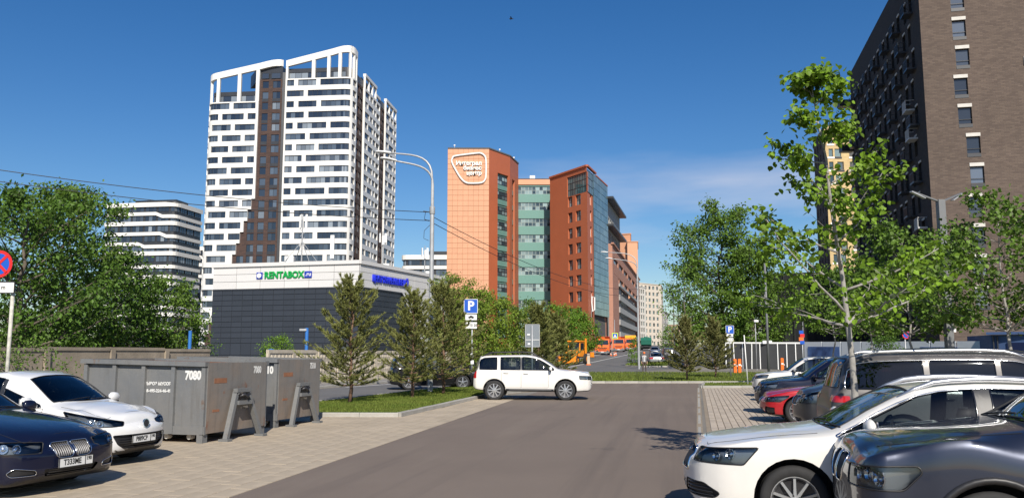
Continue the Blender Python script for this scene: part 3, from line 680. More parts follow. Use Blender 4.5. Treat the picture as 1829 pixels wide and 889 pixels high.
def antenna(label, u, path, h, kind, inset):
    p = path.at(u, -inset, st_z - .36); r = thing('antenna_mast', label, 'antenna', p, 'antennas on the storage roof'); mb = MB()
    mb.tube([p, p + V((0, 0, h))], [.09, .06], 6); mb.build('mast', m_galv, r)
    if kind == 0:
        for k in range(5):
            a = k * 2.2; MB().box(p + V((math.cos(a) * .42, math.sin(a) * .42, h - .9 + .2 * (k % 2))), (.22, .12, 1.5), a).build('antenna_panel', m_white, r)
        gy = MB()
        for k in range(4):
            a = .6 + k * math.pi / 2; gy.bar(p + V((0, 0, h * .5)), p + V((math.cos(a) * 2.6, math.sin(a) * 2.0, .05)), .06, .06)
        for k in range(5): gy.bar(p + V((-.3 + k * .02, 0, h * .3 + k * .6)), p + V((.3, 0, h * .3 + k * .6 + .5)), .04, .04)
        gy.build('brace', m_galv, r); MB().box(p + V((-1.25, -.3, .7)), (1.0, .7, 1.3)).build('equipment_box', m_white, r)
    elif kind == 1:
        MB().box(p + V((0, -.1, h - 1.1)), (.42, .2, 2.6)).build('antenna_panel', m_white, r); MB().bar(p, p + V((.5, 0, .6)), .08, .08).bar(p + V((-.5, 0, 0)), p + V((0, 0, .9)), .08, .08).build('brace', m_galv, r)
    else:
        for k in range(4): MB().box(p + V((.35 * math.cos(k * 1.7), .3 * math.sin(k * 1.7), h - .8 - .3 * (k % 2))), (.24, .14, 1.1), k).build('antenna_panel', m_white, r)
        MB().box(p + V((.5, 0, .5)), (.7, .5, .9)).build('equipment_box', m_white, r)
antenna('tall braced mast with white panel antennas on the storage roof', st_f.L * .535, st_f, 6.2, 0, 2.5)
antenna('single upright white panel antenna near the corner of the storage roof', st_f.L * .775, st_f, 3.3, 1, 1.5)
antenna('mast with clustered white antennas over the blue lettering', st_s.L * .36, st_s, 4.8, 2, 1.8)
antenna('far mast with small antennas at the end of the storage roof', st_s.L * .80, st_s, 4.2, 2, 1.2)
# ---- orange business centre
m_peach = M('peach_tile', (.60, .30, .17), .55, objr=.035, var=.03, vscale=.5)
m_deep = M('deep_orange_cladding', (.43, .12, .052), .55, var=.05, vscale=.3, objr=.03)
m_gap = M('tile_joint', (.34, .15, .075), .8)
m_green = M('green_spandrel', (.13, .27, .235), .35, objr=.06, var=.04)
m_gg = pane_mat('office_glass', (.03, .05, .06), (.28, .38, .38))
m_gcurt = pane_mat('curtain_wall_glass', (.055, .11, .115), (.12, .20, .205))
m_pink = M('pink_brick', (.40, .20, .14), .85, var=.08, vscale=.6)
m_gconc = M('grey_facade', (.33, .33, .32), .8, var=.08, vscale=.5)
m_lconc = M('light_facade', (.52, .50, .46), .8, var=.05, vscale=.5)
def P2(px, Y, py=470): return V((hx(px, Y, py), Y))
def office():
    zb = tz(190); root = thing('office_building', 'orange and green stepped business centre with white rounded emblem on its wall', 'building', (0, 205, zb))
    a0, a1, a2, a3 = P2(798, 190), P2(873, 190), P2(911, 197.5), P2(926, 205.7)
    zA = at(798, 265, 190).z
    pA = Path([a0, a1]); pB = Path([a1, a2]); pC = Path([a2, a3])
    mb = MB(); wall(pA, zb, zA, [], .2, mb); mb.build('tile_bed', m_gap, root)
    nu, nv = 8, 38; du, dv = pA.L / nu, (zA - zb) / nv; me = None
    for j in range(1, nv):
        for i in range(nu):
            if me is None:
                q = MB(); q.box((0, 0, 0), (du - .05, .06, dv - .06)); o = q.build('facade_tile', m_peach, root, world=False); me = o.data
            else: o = link('facade_tile', me, root)
            o.location = pA.at((i + .5) * du, .03, zb + (j + .5) * dv) - root.location
    fl = 3.62; mb = MB(); ops = [(pB.L * .40, pB.L * .92, zb + 3, at(890, 310, 194).z)]; wall(pB, zb, zA, ops, .5, mb)
    opc = [(pC.L * .25, pC.L * .55, zb + 3, at(917, 325, 203).z)]; wall(pC, zb, zA - .1, opc, .5, mb)
    for p, o in ((pB, ops[0]), (pC, opc[0])):
        k = 0; z = o[3]
        while z - fl > o[2]:
            b_ = Path([p.at(o[0], -.42).to_2d(), p.at(o[1], -.42).to_2d()])
            if p is pB: win(b_, 0, b_.L, z - 2.4 if k else z - 2.6, z - .5, .0, root, [m_gg, m_frame], 4, 2, .14)
            MB().box(b_.at(b_.L / 2, -.05, z - 3.05), (b_.L, .2, 1.2), b_.dir()).build('green_panel', m_green, root); z -= fl; k += 1
        MB().box(p.at((o[0] + o[1]) / 2, -.62, (o[2] + o[3]) / 2), (o[1] - o[0], .1, o[3] - o[2]), p.dir()).build('strip_backing', m_green, root)
    mb.face([V((*a3, zb)), V((*(a3 + V((-6, 14))), zb)), V((*(a3 + V((-6, 14))), zA)), V((*a3, zA))])
    mb.face([V((*a0, zb)), V((*a0, zA)), V((*(a0 + V((0, 24))), zA)), V((*(a0 + V((0, 24))), zb))])
    mb.build('wall', m_deep, root)
    rf = MB(); rf.face([V((*p, zA - .15)) for p in (a0, a1, a2, a3, a3 + V((-6, 14)), a0 + V((0, 24)))])
    for p in (pA, pB, pC): rf.bar(p.at(0, -.1, zA), p.at(p.L, -.1, zA), .5, .3)
    rf.build('roof', m_roof, root)
    for (u, p) in ((.16, pA), (.55, pB), (.6, pC)):
        q = p.at(u * p.L, -.3, zA); MB().tube([q, q + V((0, 0, .9))], .05, 5).box(q + V((0, -.1, .75)), (.35, .25, .25)).build('roof_floodlight', m_white, root)
    # emblem: rounded frame and three lines of lettering
    em = [(807.5, 291), (808, 283), (814, 278.5), (850, 274), (859, 274), (865.5, 278.5), (868, 287), (868, 313), (866, 321.5), (859.5, 326.5), (841, 327.5), (832, 326), (824.5, 320), (817, 309)]
    pts = [at(x, y, 189.7) for x, y in em]; sm = []
    for i in range(len(pts)):
        p0, p1, p2, p3 = pts[i - 1], pts[i], pts[(i + 1) % len(pts)], pts[(i + 2) % len(pts)]
        for k in range(4):
            t = k / 4; sm.append(.5 * ((2 * p1) + (p2 - p0) * t + (2 * p0 - 5 * p1 + 4 * p2 - p3) * t * t + (3 * p1 - p0 - 3 * p2 + p3) * t ** 3))
    MB().tube(sm, .21, 8, closed=True).build('emblem_frame', m_white, root, True)
    for s, x, y, h in (('Интеграл', 860.5, 292, 1.32), ('бизнес', 860.5, 300.5, 1.25), ('центр', 860.5, 309.5, 1.25)):
        text('sign_lettering', s, h, m_white, root, at(x, y, 189.75) - root.location, (math.pi / 2, 0, 0), .15, 'RIGHT', .045, 1.0)
    # green glazed part in between
    g0, g1 = P2(924, 206), P2(990, 206); zG = at(955, 321, 206).z; pg = Path([g0, g1]); mb = MB(); ops = []; z = at(955, 333, 206).z
    while z > zb + 4: ops.append((.1, pg.L - .9, z - 1.95, z)); z -= fl + .42
    wall(pg, zb, zG - 1.3, ops, .25, mb); mb.build('green_wall', m_green, root)
    for i, o in enumerate(ops): win(pg, *o, .25, root, [m_gg, M('pale_green_frame', (.40, .47, .44), .5) if i == 0 else bpy.data.materials['pale_green_frame']], 9, 2, .07, seed=i)
    MB().box(pg.at(pg.L / 2, .05, zG - .6), (pg.L, .5, 1.4)).build('parapet', m_peach, root); MB().box(pg.at(pg.L / 2, .05, zG + .16), (pg.L, .7, .14)).build('coping', m_roof, root)
    MB().box(pg.at(pg.L * .42, -2, zG + .9), (1.3, .8, 1.0)).box(pg.at(pg.L * .42, -2, zG + .2), (.3, .3, .6)).build('roof_floodlight', m_white, root)
    MB().prism([g0 + V((0, .4)), g1 + V((0, .4)), g1 + V((4, 20)), g0 + V((-4, 20))], zb, zG - .2).build('core', m_roof, root)
    # right wing
    b0, b1, b2 = P2(983, 198.5), P2(1050, 185), P2(1086, 206); zW = at(1050, 296, 185).z; zW0 = at(985, 318, 198.5).z; pw = Path([b0, b1]); L_ = pw.L; mb = MB(); ops = []; z = at(1030, 349, 189).z
    k = 0
    while z > zb + 4:
        ops += [(L_ * .50, L_ * .615, z - 2.35, z), (L_ * .70, L_ * .835, z - 2.35, z)]; z -= 3.66
    gl = (L_ * .48, L_ * .985, at(1050, 342, 185).z, at(1050, 306, 185).z)
    wall(pw, zb, zW0 - .05, ops + [gl], .45, mb)
    mb.face([pw.at(0, 0, zW0 - .05), pw.at(L_, 0, zW0 - .05), pw.at(L_, 0, zW), pw.at(0, 0, zW0)])
    pgl = Path([b1, b2]); ug = pgl.L
    opw = []; z = at(1030, 349, 189).z
    while z > zb + 4: opw.append((ug * .13, ug * .20, z - 2.4, z)); z -= 3.66
    wall(pgl, zb, zW - 4.7, opw, .4, mb, 0, 0, ug * .27)
    mb.build('wing_wall', m_deep, root)
    for o in ops: win(pw, *o, .45, root, [m_gg, m_frame], 2, 2, .12)
    win(pw, *gl, .3, root, [m_gcurt, m_frame], 8, 3, .10, name='corner_glazing')
    for o in opw: win(pgl, *o, .35, root, [m_gg, m_white], 1, 1, .1)
    cw = MB(); zg0 = zb + 8.2
    nc, nr = 9, 20
    zt2 = lambda u: zW - .5 - (u / ug) * .3
    for i in range(nc):
        for j in range(nr):
            u0_, u1_ = ug * (.27 + .73 * i / nc), ug * (.27 + .73 * (i + 1) / nc); v0, v1 = zg0 + (zW - .6 - zg0) * j / nr, zg0 + (zW - .6 - zg0) * (j + 1) / nr
            q = MB(); q.box(pgl.at((u0_ + u1_) / 2, .1, (v0 + v1) / 2), (u1_ - u0_ - .09, .1, v1 - v0 - .09), pgl.dir()); q.build('glass_pane', m_gcurt, root)
    wall(pgl, zg0, zW - .6, [], .1, cw, 0, ug * .27, ug); cw.build('curtain_frame', M('curtain_frame', (.10, .16, .16), .5), root)
    win(pgl, 0, ug * .27, at(1050, 342, 185).z, zW - .8, .0, root, [m_gcurt, m_frame], 3, 3, .10, .02, name='corner_glazing')
    cp2 = MB(); cp2.bar(pw.at(0, 0, zW0 + .05), pw.at(L_, 0, zW + .05), .6, .4); cp2.bar(pgl.at(0, 0, zW + .05), pgl.at(ug * .4, 0, zW + .05), .6, .4); cp2.bar(pgl.at(ug * .4, 0, zW - .45), pgl.at(ug, 0, zW - .45), .5, .3); cp2.build('coping', m_deep, root)
    MB().prism([b0 + V((.6, .6)), b1 + V((-.1, .9)), b2 + V((-.6, .2)), b2 + V((-3, 12)), b0 + V((2, 14))], zb, zW0 - 1).build('wing_core', m_roof, root)
    # base storey of the wing and its vertical emblem
    pb = Path([b1, b2]); q = MB(); wall(pb, zb, zg0, [(ug * (.3 + .14 * k), ug * (.38 + .14 * k), zb + 3, zb + 7.4) for k in range(5)], .6, q, -.6, ug * .27, ug); q.build('base_wall', m_pink, root)
    for k in range(5): win(pb, ug * (.3 + .14 * k), ug * (.38 + .14 * k), zb + 3, zb + 7.4, .5, root, [m_gg, m_frame], 1, 3, .1, -.6)
    q = MB(); e = [(1057.5, 529), (1062, 531), (1062, 553), (1058.5, 556), (1057, 540)]; pp = [at(x, y, 187) for x, y in e]; q.tube(pp, .16, 6, closed=True); q.build('vertical_emblem', m_white, root)
    return b2
b2 = office()
# ---- further along the street, on the left
def block(name, label, plan, zt_, mat, zbase=None, floors=None, faces=(0,), win_spec=None, parapet=None, mats=None):
    """prism with windowed faces: faces = indices of plan edges, win_spec = (first, pitch, width, height, sill, floor height, cols)"""
    zb = tz(plan[0][1]) if zbase is None else zbase; n = len(plan); cx_ = sum(p[0] for p in plan) / n; cy_ = sum(p[1] for p in plan) / n
    root = thing(name, label, 'building', (cx_, cy_, zb)); body = MB()
    for i in range(n):
        p = Path([plan[i], plan[(i + 1) % n]]); ops = []
        if i in faces and win_spec:
            f0, pitch, wd, ht, sill, fh, cols = win_spec if not isinstance(win_spec, dict) else win_spec[i]
            z = zb + (floors or 0)
            while z + sill + ht < zt_ - .6:
                u = f0
                while u + wd < p.L: ops.append((u, u + wd, z + sill, z + sill + ht)); u += pitch
                z += fh
        wall(p, zb, zt_, ops, .3, body)
        for o in ops: win(p, *o, .3, root, mats or [m_gg, m_frame], cols, 1, .09)
    body.face([V((p[0], p[1], zt_)) for p in plan]); body.build('wall', mat, root)
    cp_ = MB()
    for i in range(n): cp_.bar((*plan[i], zt_ + .1), (*plan[(i + 1) % n], zt_ + .1), .5, .35)
    cp_.build('coping', parapet or mat, root); return root
# grey upper block with overhanging dark roofs, behind the glass wing
q0, q1 = P2(1084, 209), P2(1108, 240); zq = at(1087, 353, 209).z
gb = thing('office_building', 'grey office block with dark overhanging roofs behind the glass curtain wall', 'building', (q0.x, q0.y + 15, tz(215)))
pq = Path([q0, q1]); mb = MB(); ops = []
for k in range(7):
    for i in range(9): ops.append((pq.L * (.04 + .107 * i), pq.L * (.11 + .107 * i), zq - 6.5 - k * 3.7, zq - 4.3 - k * 3.7))
wall(pq, tz(215), zq, ops, .5, mb); mb.prism([q0 + V((-.5, .3)), q1 + V((-.5, .0)), q1 + V((-12, 4)), q0 + V((-12, 4))], tz(215), zq - .1); mb.build('wall', m_gconc, gb)
for o in ops[:54]: win(pq, *o, .45, gb, [m_gg, m_frame], 1, 1, .1)
for dz in (0, -7.0):
    MB().bar(pq.at(-.5, .6, zq + dz), pq.at(pq.L + .5, .6, zq + dz), 2.6, .5).build('overhang', m_td, gb)
# long pink and grey car-park building
c0, c1 = P2(1094, 212), P2(1141, 318); zc = at(1096, 437, 214).z; zbp = tz(212)
gp = thing('garage_building', 'long pink and grey multi-storey car park lining the street', 'building', (c0.x, c0.y + 40, zbp)); pc = Path([c0, c1]); mb = MB(); ops = []
up = [(pc.L * (.03 + .155 * i), pc.L * (.155 + .155 * i), zc - 4.6 - 4.2 * k, zc - 3.0 - 4.2 * k) for i in range(6) for k in range(2)]
wall(pc, zbp + 19.5, zc, up, .4, mb)
fe = Path([c0 + V((-5, -1.2)), c0]); wall(fe, zbp, zc, [(1.0, 3.6, zbp + 4 + 3.6 * k, zbp + 6.3 + 3.6 * k) for k in range(6)], .3, mb)
wall(pc, zbp, zbp + 19.5, [], .1, mb, 0, 0, pc.L * .16); wall(pc, zbp, zbp + 19.5, [], .1, mb, 0, pc.L * .86, pc.L)
mb.build('wall', m_pink, gp)
for o in up: win(pc, *o, .4, gp, [m_gg, m_frame], 5, 1, .12)
for k in range(6): win(fe, 1.0, 3.6, zbp + 4 + 3.6 * k, zbp + 6.3 + 3.6 * k, .3, gp, [m_gg, m_frame], 2, 1, .1)
MB().box(fe.at(2.3, .06, zbp + 13), (3.2, .08, 25), fe.dir()).build('green_strip', m_green, gp)
MB().bar(pc.at(-.5, .1, zc + .1), pc.at(pc.L, .1, zc + .1), .7, .4).build('coping', m_pink, gp)
for k in range(5):
    z = zbp + 4.2 + 3.35 * k
    MB().bar(pc.at(pc.L * .16, .15, z), pc.at(pc.L * .86, .15, z), .4, 1.5 if k < 4 else .7).build('deck_band', m_gconc, gp)
    if k < 4:
        for i in range(12): MB().box(pc.at(pc.L * (.18 + .057 * i), -.6, z + 1.6), (.5, .4, 1.9), pc.dir()).build('deck_pillar', m_lconc, gp)
MB().bar(pc.at(pc.L * .16, -3.2, zbp + 10), pc.at(pc.L * .86, -3.2, zbp + 10), .3, 20).build('deck_back', m_td, gp)
# orange stepped tower further on
o0 = P2(1106, 322); zo = at(1120, 419, 322).z
block('office_tower', 'distant peach orange tower block stepping down beside the street', [P2(1104, 322), P2(1127, 320), P2(1127, 345), P2(1104, 345)], zo, m_peach)
block('office_tower', 'lower peach and green annex in front of the distant orange tower', [P2(1121, 318), P2(1139.5, 318), P2(1139.5, 340), P2(1121, 340)], at(1130, 432, 318).z, m_peach, win_spec=(1.0, 3.4, 3.0, 2.6, 37, 90, 3), faces=(0,), floors=0)
block('apartment_building', 'beige panel apartment block at the end of the street', [P2(1141, 405), P2(1180, 418), P2(1183, 450), P2(1141, 450)], at(1160, 507, 410).z, M('beige_panel', (.60, .53, .44), .85, var=.06, vscale=.4), win_spec=(1.2, 3.2, 1.7, 1.6, 1.0, 3.0, 2))
block('apartment_building', 'pale cream slab seen at the left edge of the beige block', [P2(1139, 392), P2(1152, 400), P2(1152, 425), P2(1139, 425)], at(1145, 512, 395).z, M('cream_panel', (.66, .62, .55), .85, var=.05), win_spec=(.5, 2.6, 1.9, 1.9, .9, 3.0, 2))
block('apartment_building', 'far white slab block beyond the beige apartments', [P2(1177, 480), P2(1191, 520), P2(1191, 560), P2(1177, 560)], at(1184, 555, 490).z, m_lconc, win_spec=(1.0, 5, 3.2, 1.5, 1.0, 3.0, 2))
block('apartment_building', 'farthest small brownish blocks closing the street view', [P2(1189, 640), P2(1212, 640), P2(1212, 680), P2(1189, 680)], at(1200, 580, 640).z, M('brownish_panel', (.36, .24, .18), .85, var=.1), win_spec=(1.0, 4, 2.2, 1.6, 1.0, 3.0, 1))

# ---- brown brick block on the right
def brown():
    cor = V((hx(1654, 85, 210), 85)); far = V((cor.x + 9.3, 126)); zb = tz(95); zt_ = at(1525, 145, 126).z; fd = V((.975, -.222))
    root = thing('apartment_building', 'tall brown brick apartment block with a dark shaded flank on the right', 'building', (cor.x + 8, cor.y + 12, zb))
    pf = Path([cor, cor + fd * 26]); ps = Path([far, cor]); fh = 3.12
    mlint = M('lintel_white', (.56, .54, .50), .7, var=.1); mbf = brick_mat('brown_brick', (.132, .098, .078), (.092, .067, .055), (.082, .064, .055), math.atan2(fd.y, fd.x), 1.0, .52, .16, .012); mbs = brick_mat('brown_brick_shaded', (.042, .036, .033), (.028, .025, .024), (.026, .024, .023), ps.dir(), 1.0, .52, .16, .012)  # same brick on both walls; the flank's shade is painted in as darker colour
    ops = []; ys = [48, 102, 155, 207, 260, 313, 367, 421, 475]; xs = [1720, 1723, 1716, 1719, 1734, 1738, 1730, 1732, 1733]
    k = 0; z = at(1720, 63, 83.8).z + fh
    while z > zb + 4:
        du = [.0, .0, .15, -.18, .02, .62, .78, .42, .48, .45, .45, .5, .5, .5, .5][min(k, 14)]
        ops.append((3.05 + du, 4.35 + du, z, z + 1.75)); ops.append((14.5 + du, 15.9 + du, z, z + 1.75)); z -= fh; k += 1
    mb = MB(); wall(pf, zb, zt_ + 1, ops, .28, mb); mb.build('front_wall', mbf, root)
    gl = pane_mat('brown_block_glass', (.025, .03, .04), (.14, .17, .22)); mfr = M('window_frame_black', (.02, .02, .022), .4)
    ln = None
    for o in ops:
        w_ = win(pf, o[0], o[1], o[2], o[3], .26, root, [gl, mfr], 1, 1, .07)
        q = MB(); q.bar(pf.at(o[0] + .03, -.13, o[2] + .5), pf.at(o[1] - .03, -.13, o[2] + .5), .04, .05); q.build('guard_rail', mfr, w_)
        MB().box(pf.at((o[0] + o[1]) / 2, .03, o[3] + .2), (o[1] - o[0] + .06, .1, .36), pf.dir()).build('lintel', mlint, root)
        MB().box(pf.at((o[0] + o[1]) / 2, .01, o[2] - .2), (o[1] - o[0], .06, .34), pf.dir()).build('sill_panel', m_td, root)
    mb = MB(); ops = []; L_ = ps.L; bal = []
    z = zb + 3.6; k = 0
    while z + 2.6 < zt_ - 1:
        u = 1.6 + (k % 2) * 1.1; i = 0
        while u + 1.3 < L_ - .8:
            ops.append((u, u + 1.25, z + .3, z + 2.35))
            if (i + k) % 2 == 1: bal.append((u, z + .2, 0))
            u += 2.55 if i % 2 else 3.3; i += 1
        z += fh; k += 1
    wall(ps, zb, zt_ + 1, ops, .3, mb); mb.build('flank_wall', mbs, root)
    lm = None; wm = None
    for o in ops:
        if wm is None:
            pl_ = Path([(0, 0), (1.25, 0)]); w_ = win(pl_, 0, 1.25, 0, 2.05, .28, None, [gl, mfr], 2, 1, .06); w_.parent = root; wm = w_.data
            q = MB(); q.box((0, 0, 0), (1.0, .08, .2)); l_ = q.build('lintel', mlint, root, world=False); lm = l_.data
        else: w_ = link('window', wm, root); l_ = link('lintel', lm, root)
        w_.location = ps.at(o[0], 0, o[2]) - root.location; w_.rotation_euler.z = ps.dir()
        l_.location = ps.at(o[0] + .8, .03, o[3] + .16) - root.location; l_.rotation_euler.z = ps.dir()
    def balcony(u, z, mt):
        q = MB(); q.box(ps.at(u + .7, .45, z), (1.7, .95, .14), ps.dir()); b_ = q.build('balcony', mt, root); q = MB()
        c_ = [ps.at(u - .1, .9), ps.at(u + 1.5, .9)]
        for zz in (.1, 1.1): q.bar(c_[0] + V((0, 0, z + zz)), c_[1] + V((0, 0, z + zz)), .05, .05); q.bar(c_[0] + V((0, 0, z + zz)), ps.at(u - .1, 0, z + zz), .05, .05); q.bar(c_[1] + V((0, 0, z + zz)), ps.at(u + 1.5, 0, z + zz), .05, .05)
        for t in range(13): p = c_[0].lerp(c_[1], t / 12); q.bar(p + V((0, 0, z + .1)), p + V((0, 0, z + 1.1)), .03, .03)
        q.build('railing', mt, b_)
    for (u, z, _) in bal: balcony(u, z, m_td)
    mwb = M('balcony_light', (.5, .5, .5), .6)
    for (px, py) in ((1628, 195), (1632, 245), (1642, 402)):
        Yb = 85 + (1663 - px) / 138 * 41 * .55; balcony(L_ - (Yb - 85) / 41 * L_, at(px, py + 8, Yb).z, mwb)
    for (py) in (190, 235, 270):
        zz = at(1522, py, 126).z; q = MB(); q.box((far.x - .9, far.y + .4, zz), (1.8, 1.3, .12)); q.box((far.x - 1.75, far.y + .4, zz + .5), (.06, 1.3, 1.0)); q.box((far.x - .9, far.y - .22, zz + .5), (1.8, .06, 1.0)); q.build('balcony', m_td, root)
    MB().prism([cor + V((.6, .6)), cor + fd * 25.5 + V((0, .6)), cor + fd * 25.5 + V((9, 40)), far + V((.5, -.4))], zb, zt_ + .8).build('core', m_roof, root)
    for (u, z) in ((9.6, 31.0), (9.9, 31.0)): MB().box(pf.at(u, .08, zb + z), (.16, .14, .9), pf.dir()).build('vent_cover', m_lconc, root)
brown()
# ---- yellow block behind it
def yellow():
    a, b = P2(1480, 192, 400), P2(1560, 192, 400); zb = tz(192); zt_ = at(1500, 224, 192).z; root = thing('apartment_building', 'pale yellow brick apartment block showing behind the brown one', 'building', (b.x, 200, zb)); fh = 3.1
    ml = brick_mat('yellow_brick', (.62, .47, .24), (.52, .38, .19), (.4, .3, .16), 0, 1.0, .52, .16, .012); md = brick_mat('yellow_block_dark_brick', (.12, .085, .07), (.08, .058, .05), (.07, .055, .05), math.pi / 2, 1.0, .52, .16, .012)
    p = Path([a, b]); s = Path([a + V((3.2, 16)), a]); ops = []; so_ = []; k = 0; z = zb + 1
    while z + 3 < zt_:
        ops.append((2.2 + .5 * (k % 2), 3.7 + .5 * (k % 2), z + .6, z + 2.5)); so_ += [(u, u + 1.2, z + .6, z + 2.5) for u in (2, 5.6, 9.4, 13)]; ops.append((.8, 1.8, z + .6, z + 2.5)); ops.append((5.6, 7.0, z + .6, z + 2.5)); z += fh; k += 1
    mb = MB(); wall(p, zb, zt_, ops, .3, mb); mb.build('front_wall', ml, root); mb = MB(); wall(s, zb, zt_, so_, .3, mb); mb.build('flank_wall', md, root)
    gl = [m_gg, m_frame]
    for i, o in enumerate(ops):
        win(p, *o, .28, root, gl, 1, 1, .08); MB().box(p.at((o[0] + o[1]) / 2, .05, o[2] - .25), (1.7, .12, .4)).build('sill_panel', m_white if i % 3 else m_td, root)
        q = MB(); q.box(p.at(p.L * .70, .5, o[2] - .4), (1.8, 1.0, .15)); q.box(p.at(p.L * .70, 1.0, o[2] + .1), (1.8, .06, .9)); q.box(p.at(p.L * .70 - .9, .5, o[2] + .1), (.06, 1.0, .9)); q.build('balcony', m_white if i % 2 else m_td, root)
    for o in so_: win(s, *o, .28, root, gl, 1, 1, .08)
    MB().prism([a + V((.4, .4)), b, b + V((3, 16)), a + V((3.6, 16))], zb, zt_ - .1).build('core', m_roof, root)
yellow()
# ---- low block wrapped in black netting, with its scaffold ribs
nb = thing('netted_building', 'low building wrapped in black construction netting behind the dark fence', 'building', (36, 118, tz(112)))
n0, n1 = P2(1366, 113), P2(1585, 108); zn = at(1450, 486, 111).z; pn = Path([n0, n1]); mb = MB(); mnet = M('black_netting', (.006, .008, .008), .9, var=.3, vscale=2)
k = 26
ring = [[pn.at(pn.L * i / k, .12 * math.sin(i * 2.1) + .05 * math.sin(i * 5 + j), tz(112) + (zn - tz(112)) * j / 6) for j in range(7)] for i in range(k + 1)]
for i in range(k):
    for j in range(6): mb.face([ring[i][j], ring[i + 1][j], ring[i + 1][j + 1], ring[i][j + 1]])
mb.build('netting', mnet, nb, True); MB().prism([n0 + V((.6, .6)), n1 + V((0, .6)), n1 + V((6, 16)), n0 + V((4, 16))], tz(112), zn - .1).build('core', m_td, nb)
mb = MB()
for i in range(0, k + 1, 2): mb.tube([pn.at(pn.L * i / k, .35, tz(112)), pn.at(pn.L * i / k, .35, zn + .3)], .035, 5)
for j in range(4): mb.tube([pn.at(0, .35, tz(112) + 2.6 * (j + 1)), pn.at(pn.L, .35, tz(112) + 2.6 * (j + 1))], .03, 5)
mb.build('scaffold', M('dark_steel', (.03, .03, .032), .6, .3), nb)
# ------------------------------------------------------------------ trees and shrubs
m_bark = M('bark', (.14, .115, .09), .9, var=.3, vscale=6, bump=.5, bscale=25)
m_barkl = M('pale_bark', (.30, .285, .26), .85, var=.25, vscale=7, bump=.4, bscale=30)
m_barkp = M('pine_bark', (.17, .10, .065), .9, var=.3, vscale=7, bump=.5, bscale=25)
def leafmat(nm, c, isl=.4): return M(nm, c, .5, island=isl, trans=.32, spec=.28)
m_lf_lin = leafmat('linden_leaf', (.150, .255, .020), .5)
m_lf_dk = leafmat('dark_leaf', (.078, .150, .020), .55)
m_lf_mid = leafmat('green_leaf', (.105, .185, .024), .5)
m_lf_yel = leafmat('spring_leaf', (.155, .225, .024), .45)
m_lf_br = leafmat('bright_leaf', (.12, .22, .02), .45)
m_needle = M('pine_needle', (.19, .205, .06), .55, island=.55, spec=.3)
m_needle2 = M('pine_needle_pale', (.19, .19, .065), .55, island=.5, spec=.3)
def leaf(vs, fs, p, nrm, up, sz, shape):
    nrm = nrm.normalized(); t = up - nrm * up.dot(nrm)
    t = t.normalized() if t.length > 1e-4 else nrm.orthogonal().normalized(); r = t.cross(nrm); k = len(vs)
    if shape == 'heart':
        q = [(0, 0, 0), (-.42, .22, .06), (-.40, .60, .05), (0, 1.0, -.04), (.40, .60, .05), (.42, .22, .06)]
        vs += [p + r * (a * sz) + t * (b * sz) + nrm * (c * sz) for a, b, c in q]; fs += [(k, k + 1, k + 2, k + 3), (k, k + 3, k + 4, k + 5)]
    else:
        q = [(0, 0, 0), (-.32, .5, .08), (0, 1.0, 0), (.32, .5, .08)]
        vs += [p + r * (a * sz) + t * (b * sz) + nrm * (c * sz) for a, b, c in q]; fs.append((k, k + 1, k + 2, k + 3))
def curve(a, b, bend, n, rnd, jit=.018):
    a = V(a); b = V(b); m = (a + b) / 2 + V(bend); out = []
    for k in range(n + 1):
        t = k / n; p = a * (1 - t) ** 2 + m * 2 * t * (1 - t) + b * t * t
        if 0 < k < n: p += V((rnd.uniform(-1, 1), rnd.uniform(-1, 1), rnd.uniform(-1, 1))) * (b - a).length * jit
        out.append(p)
    return out
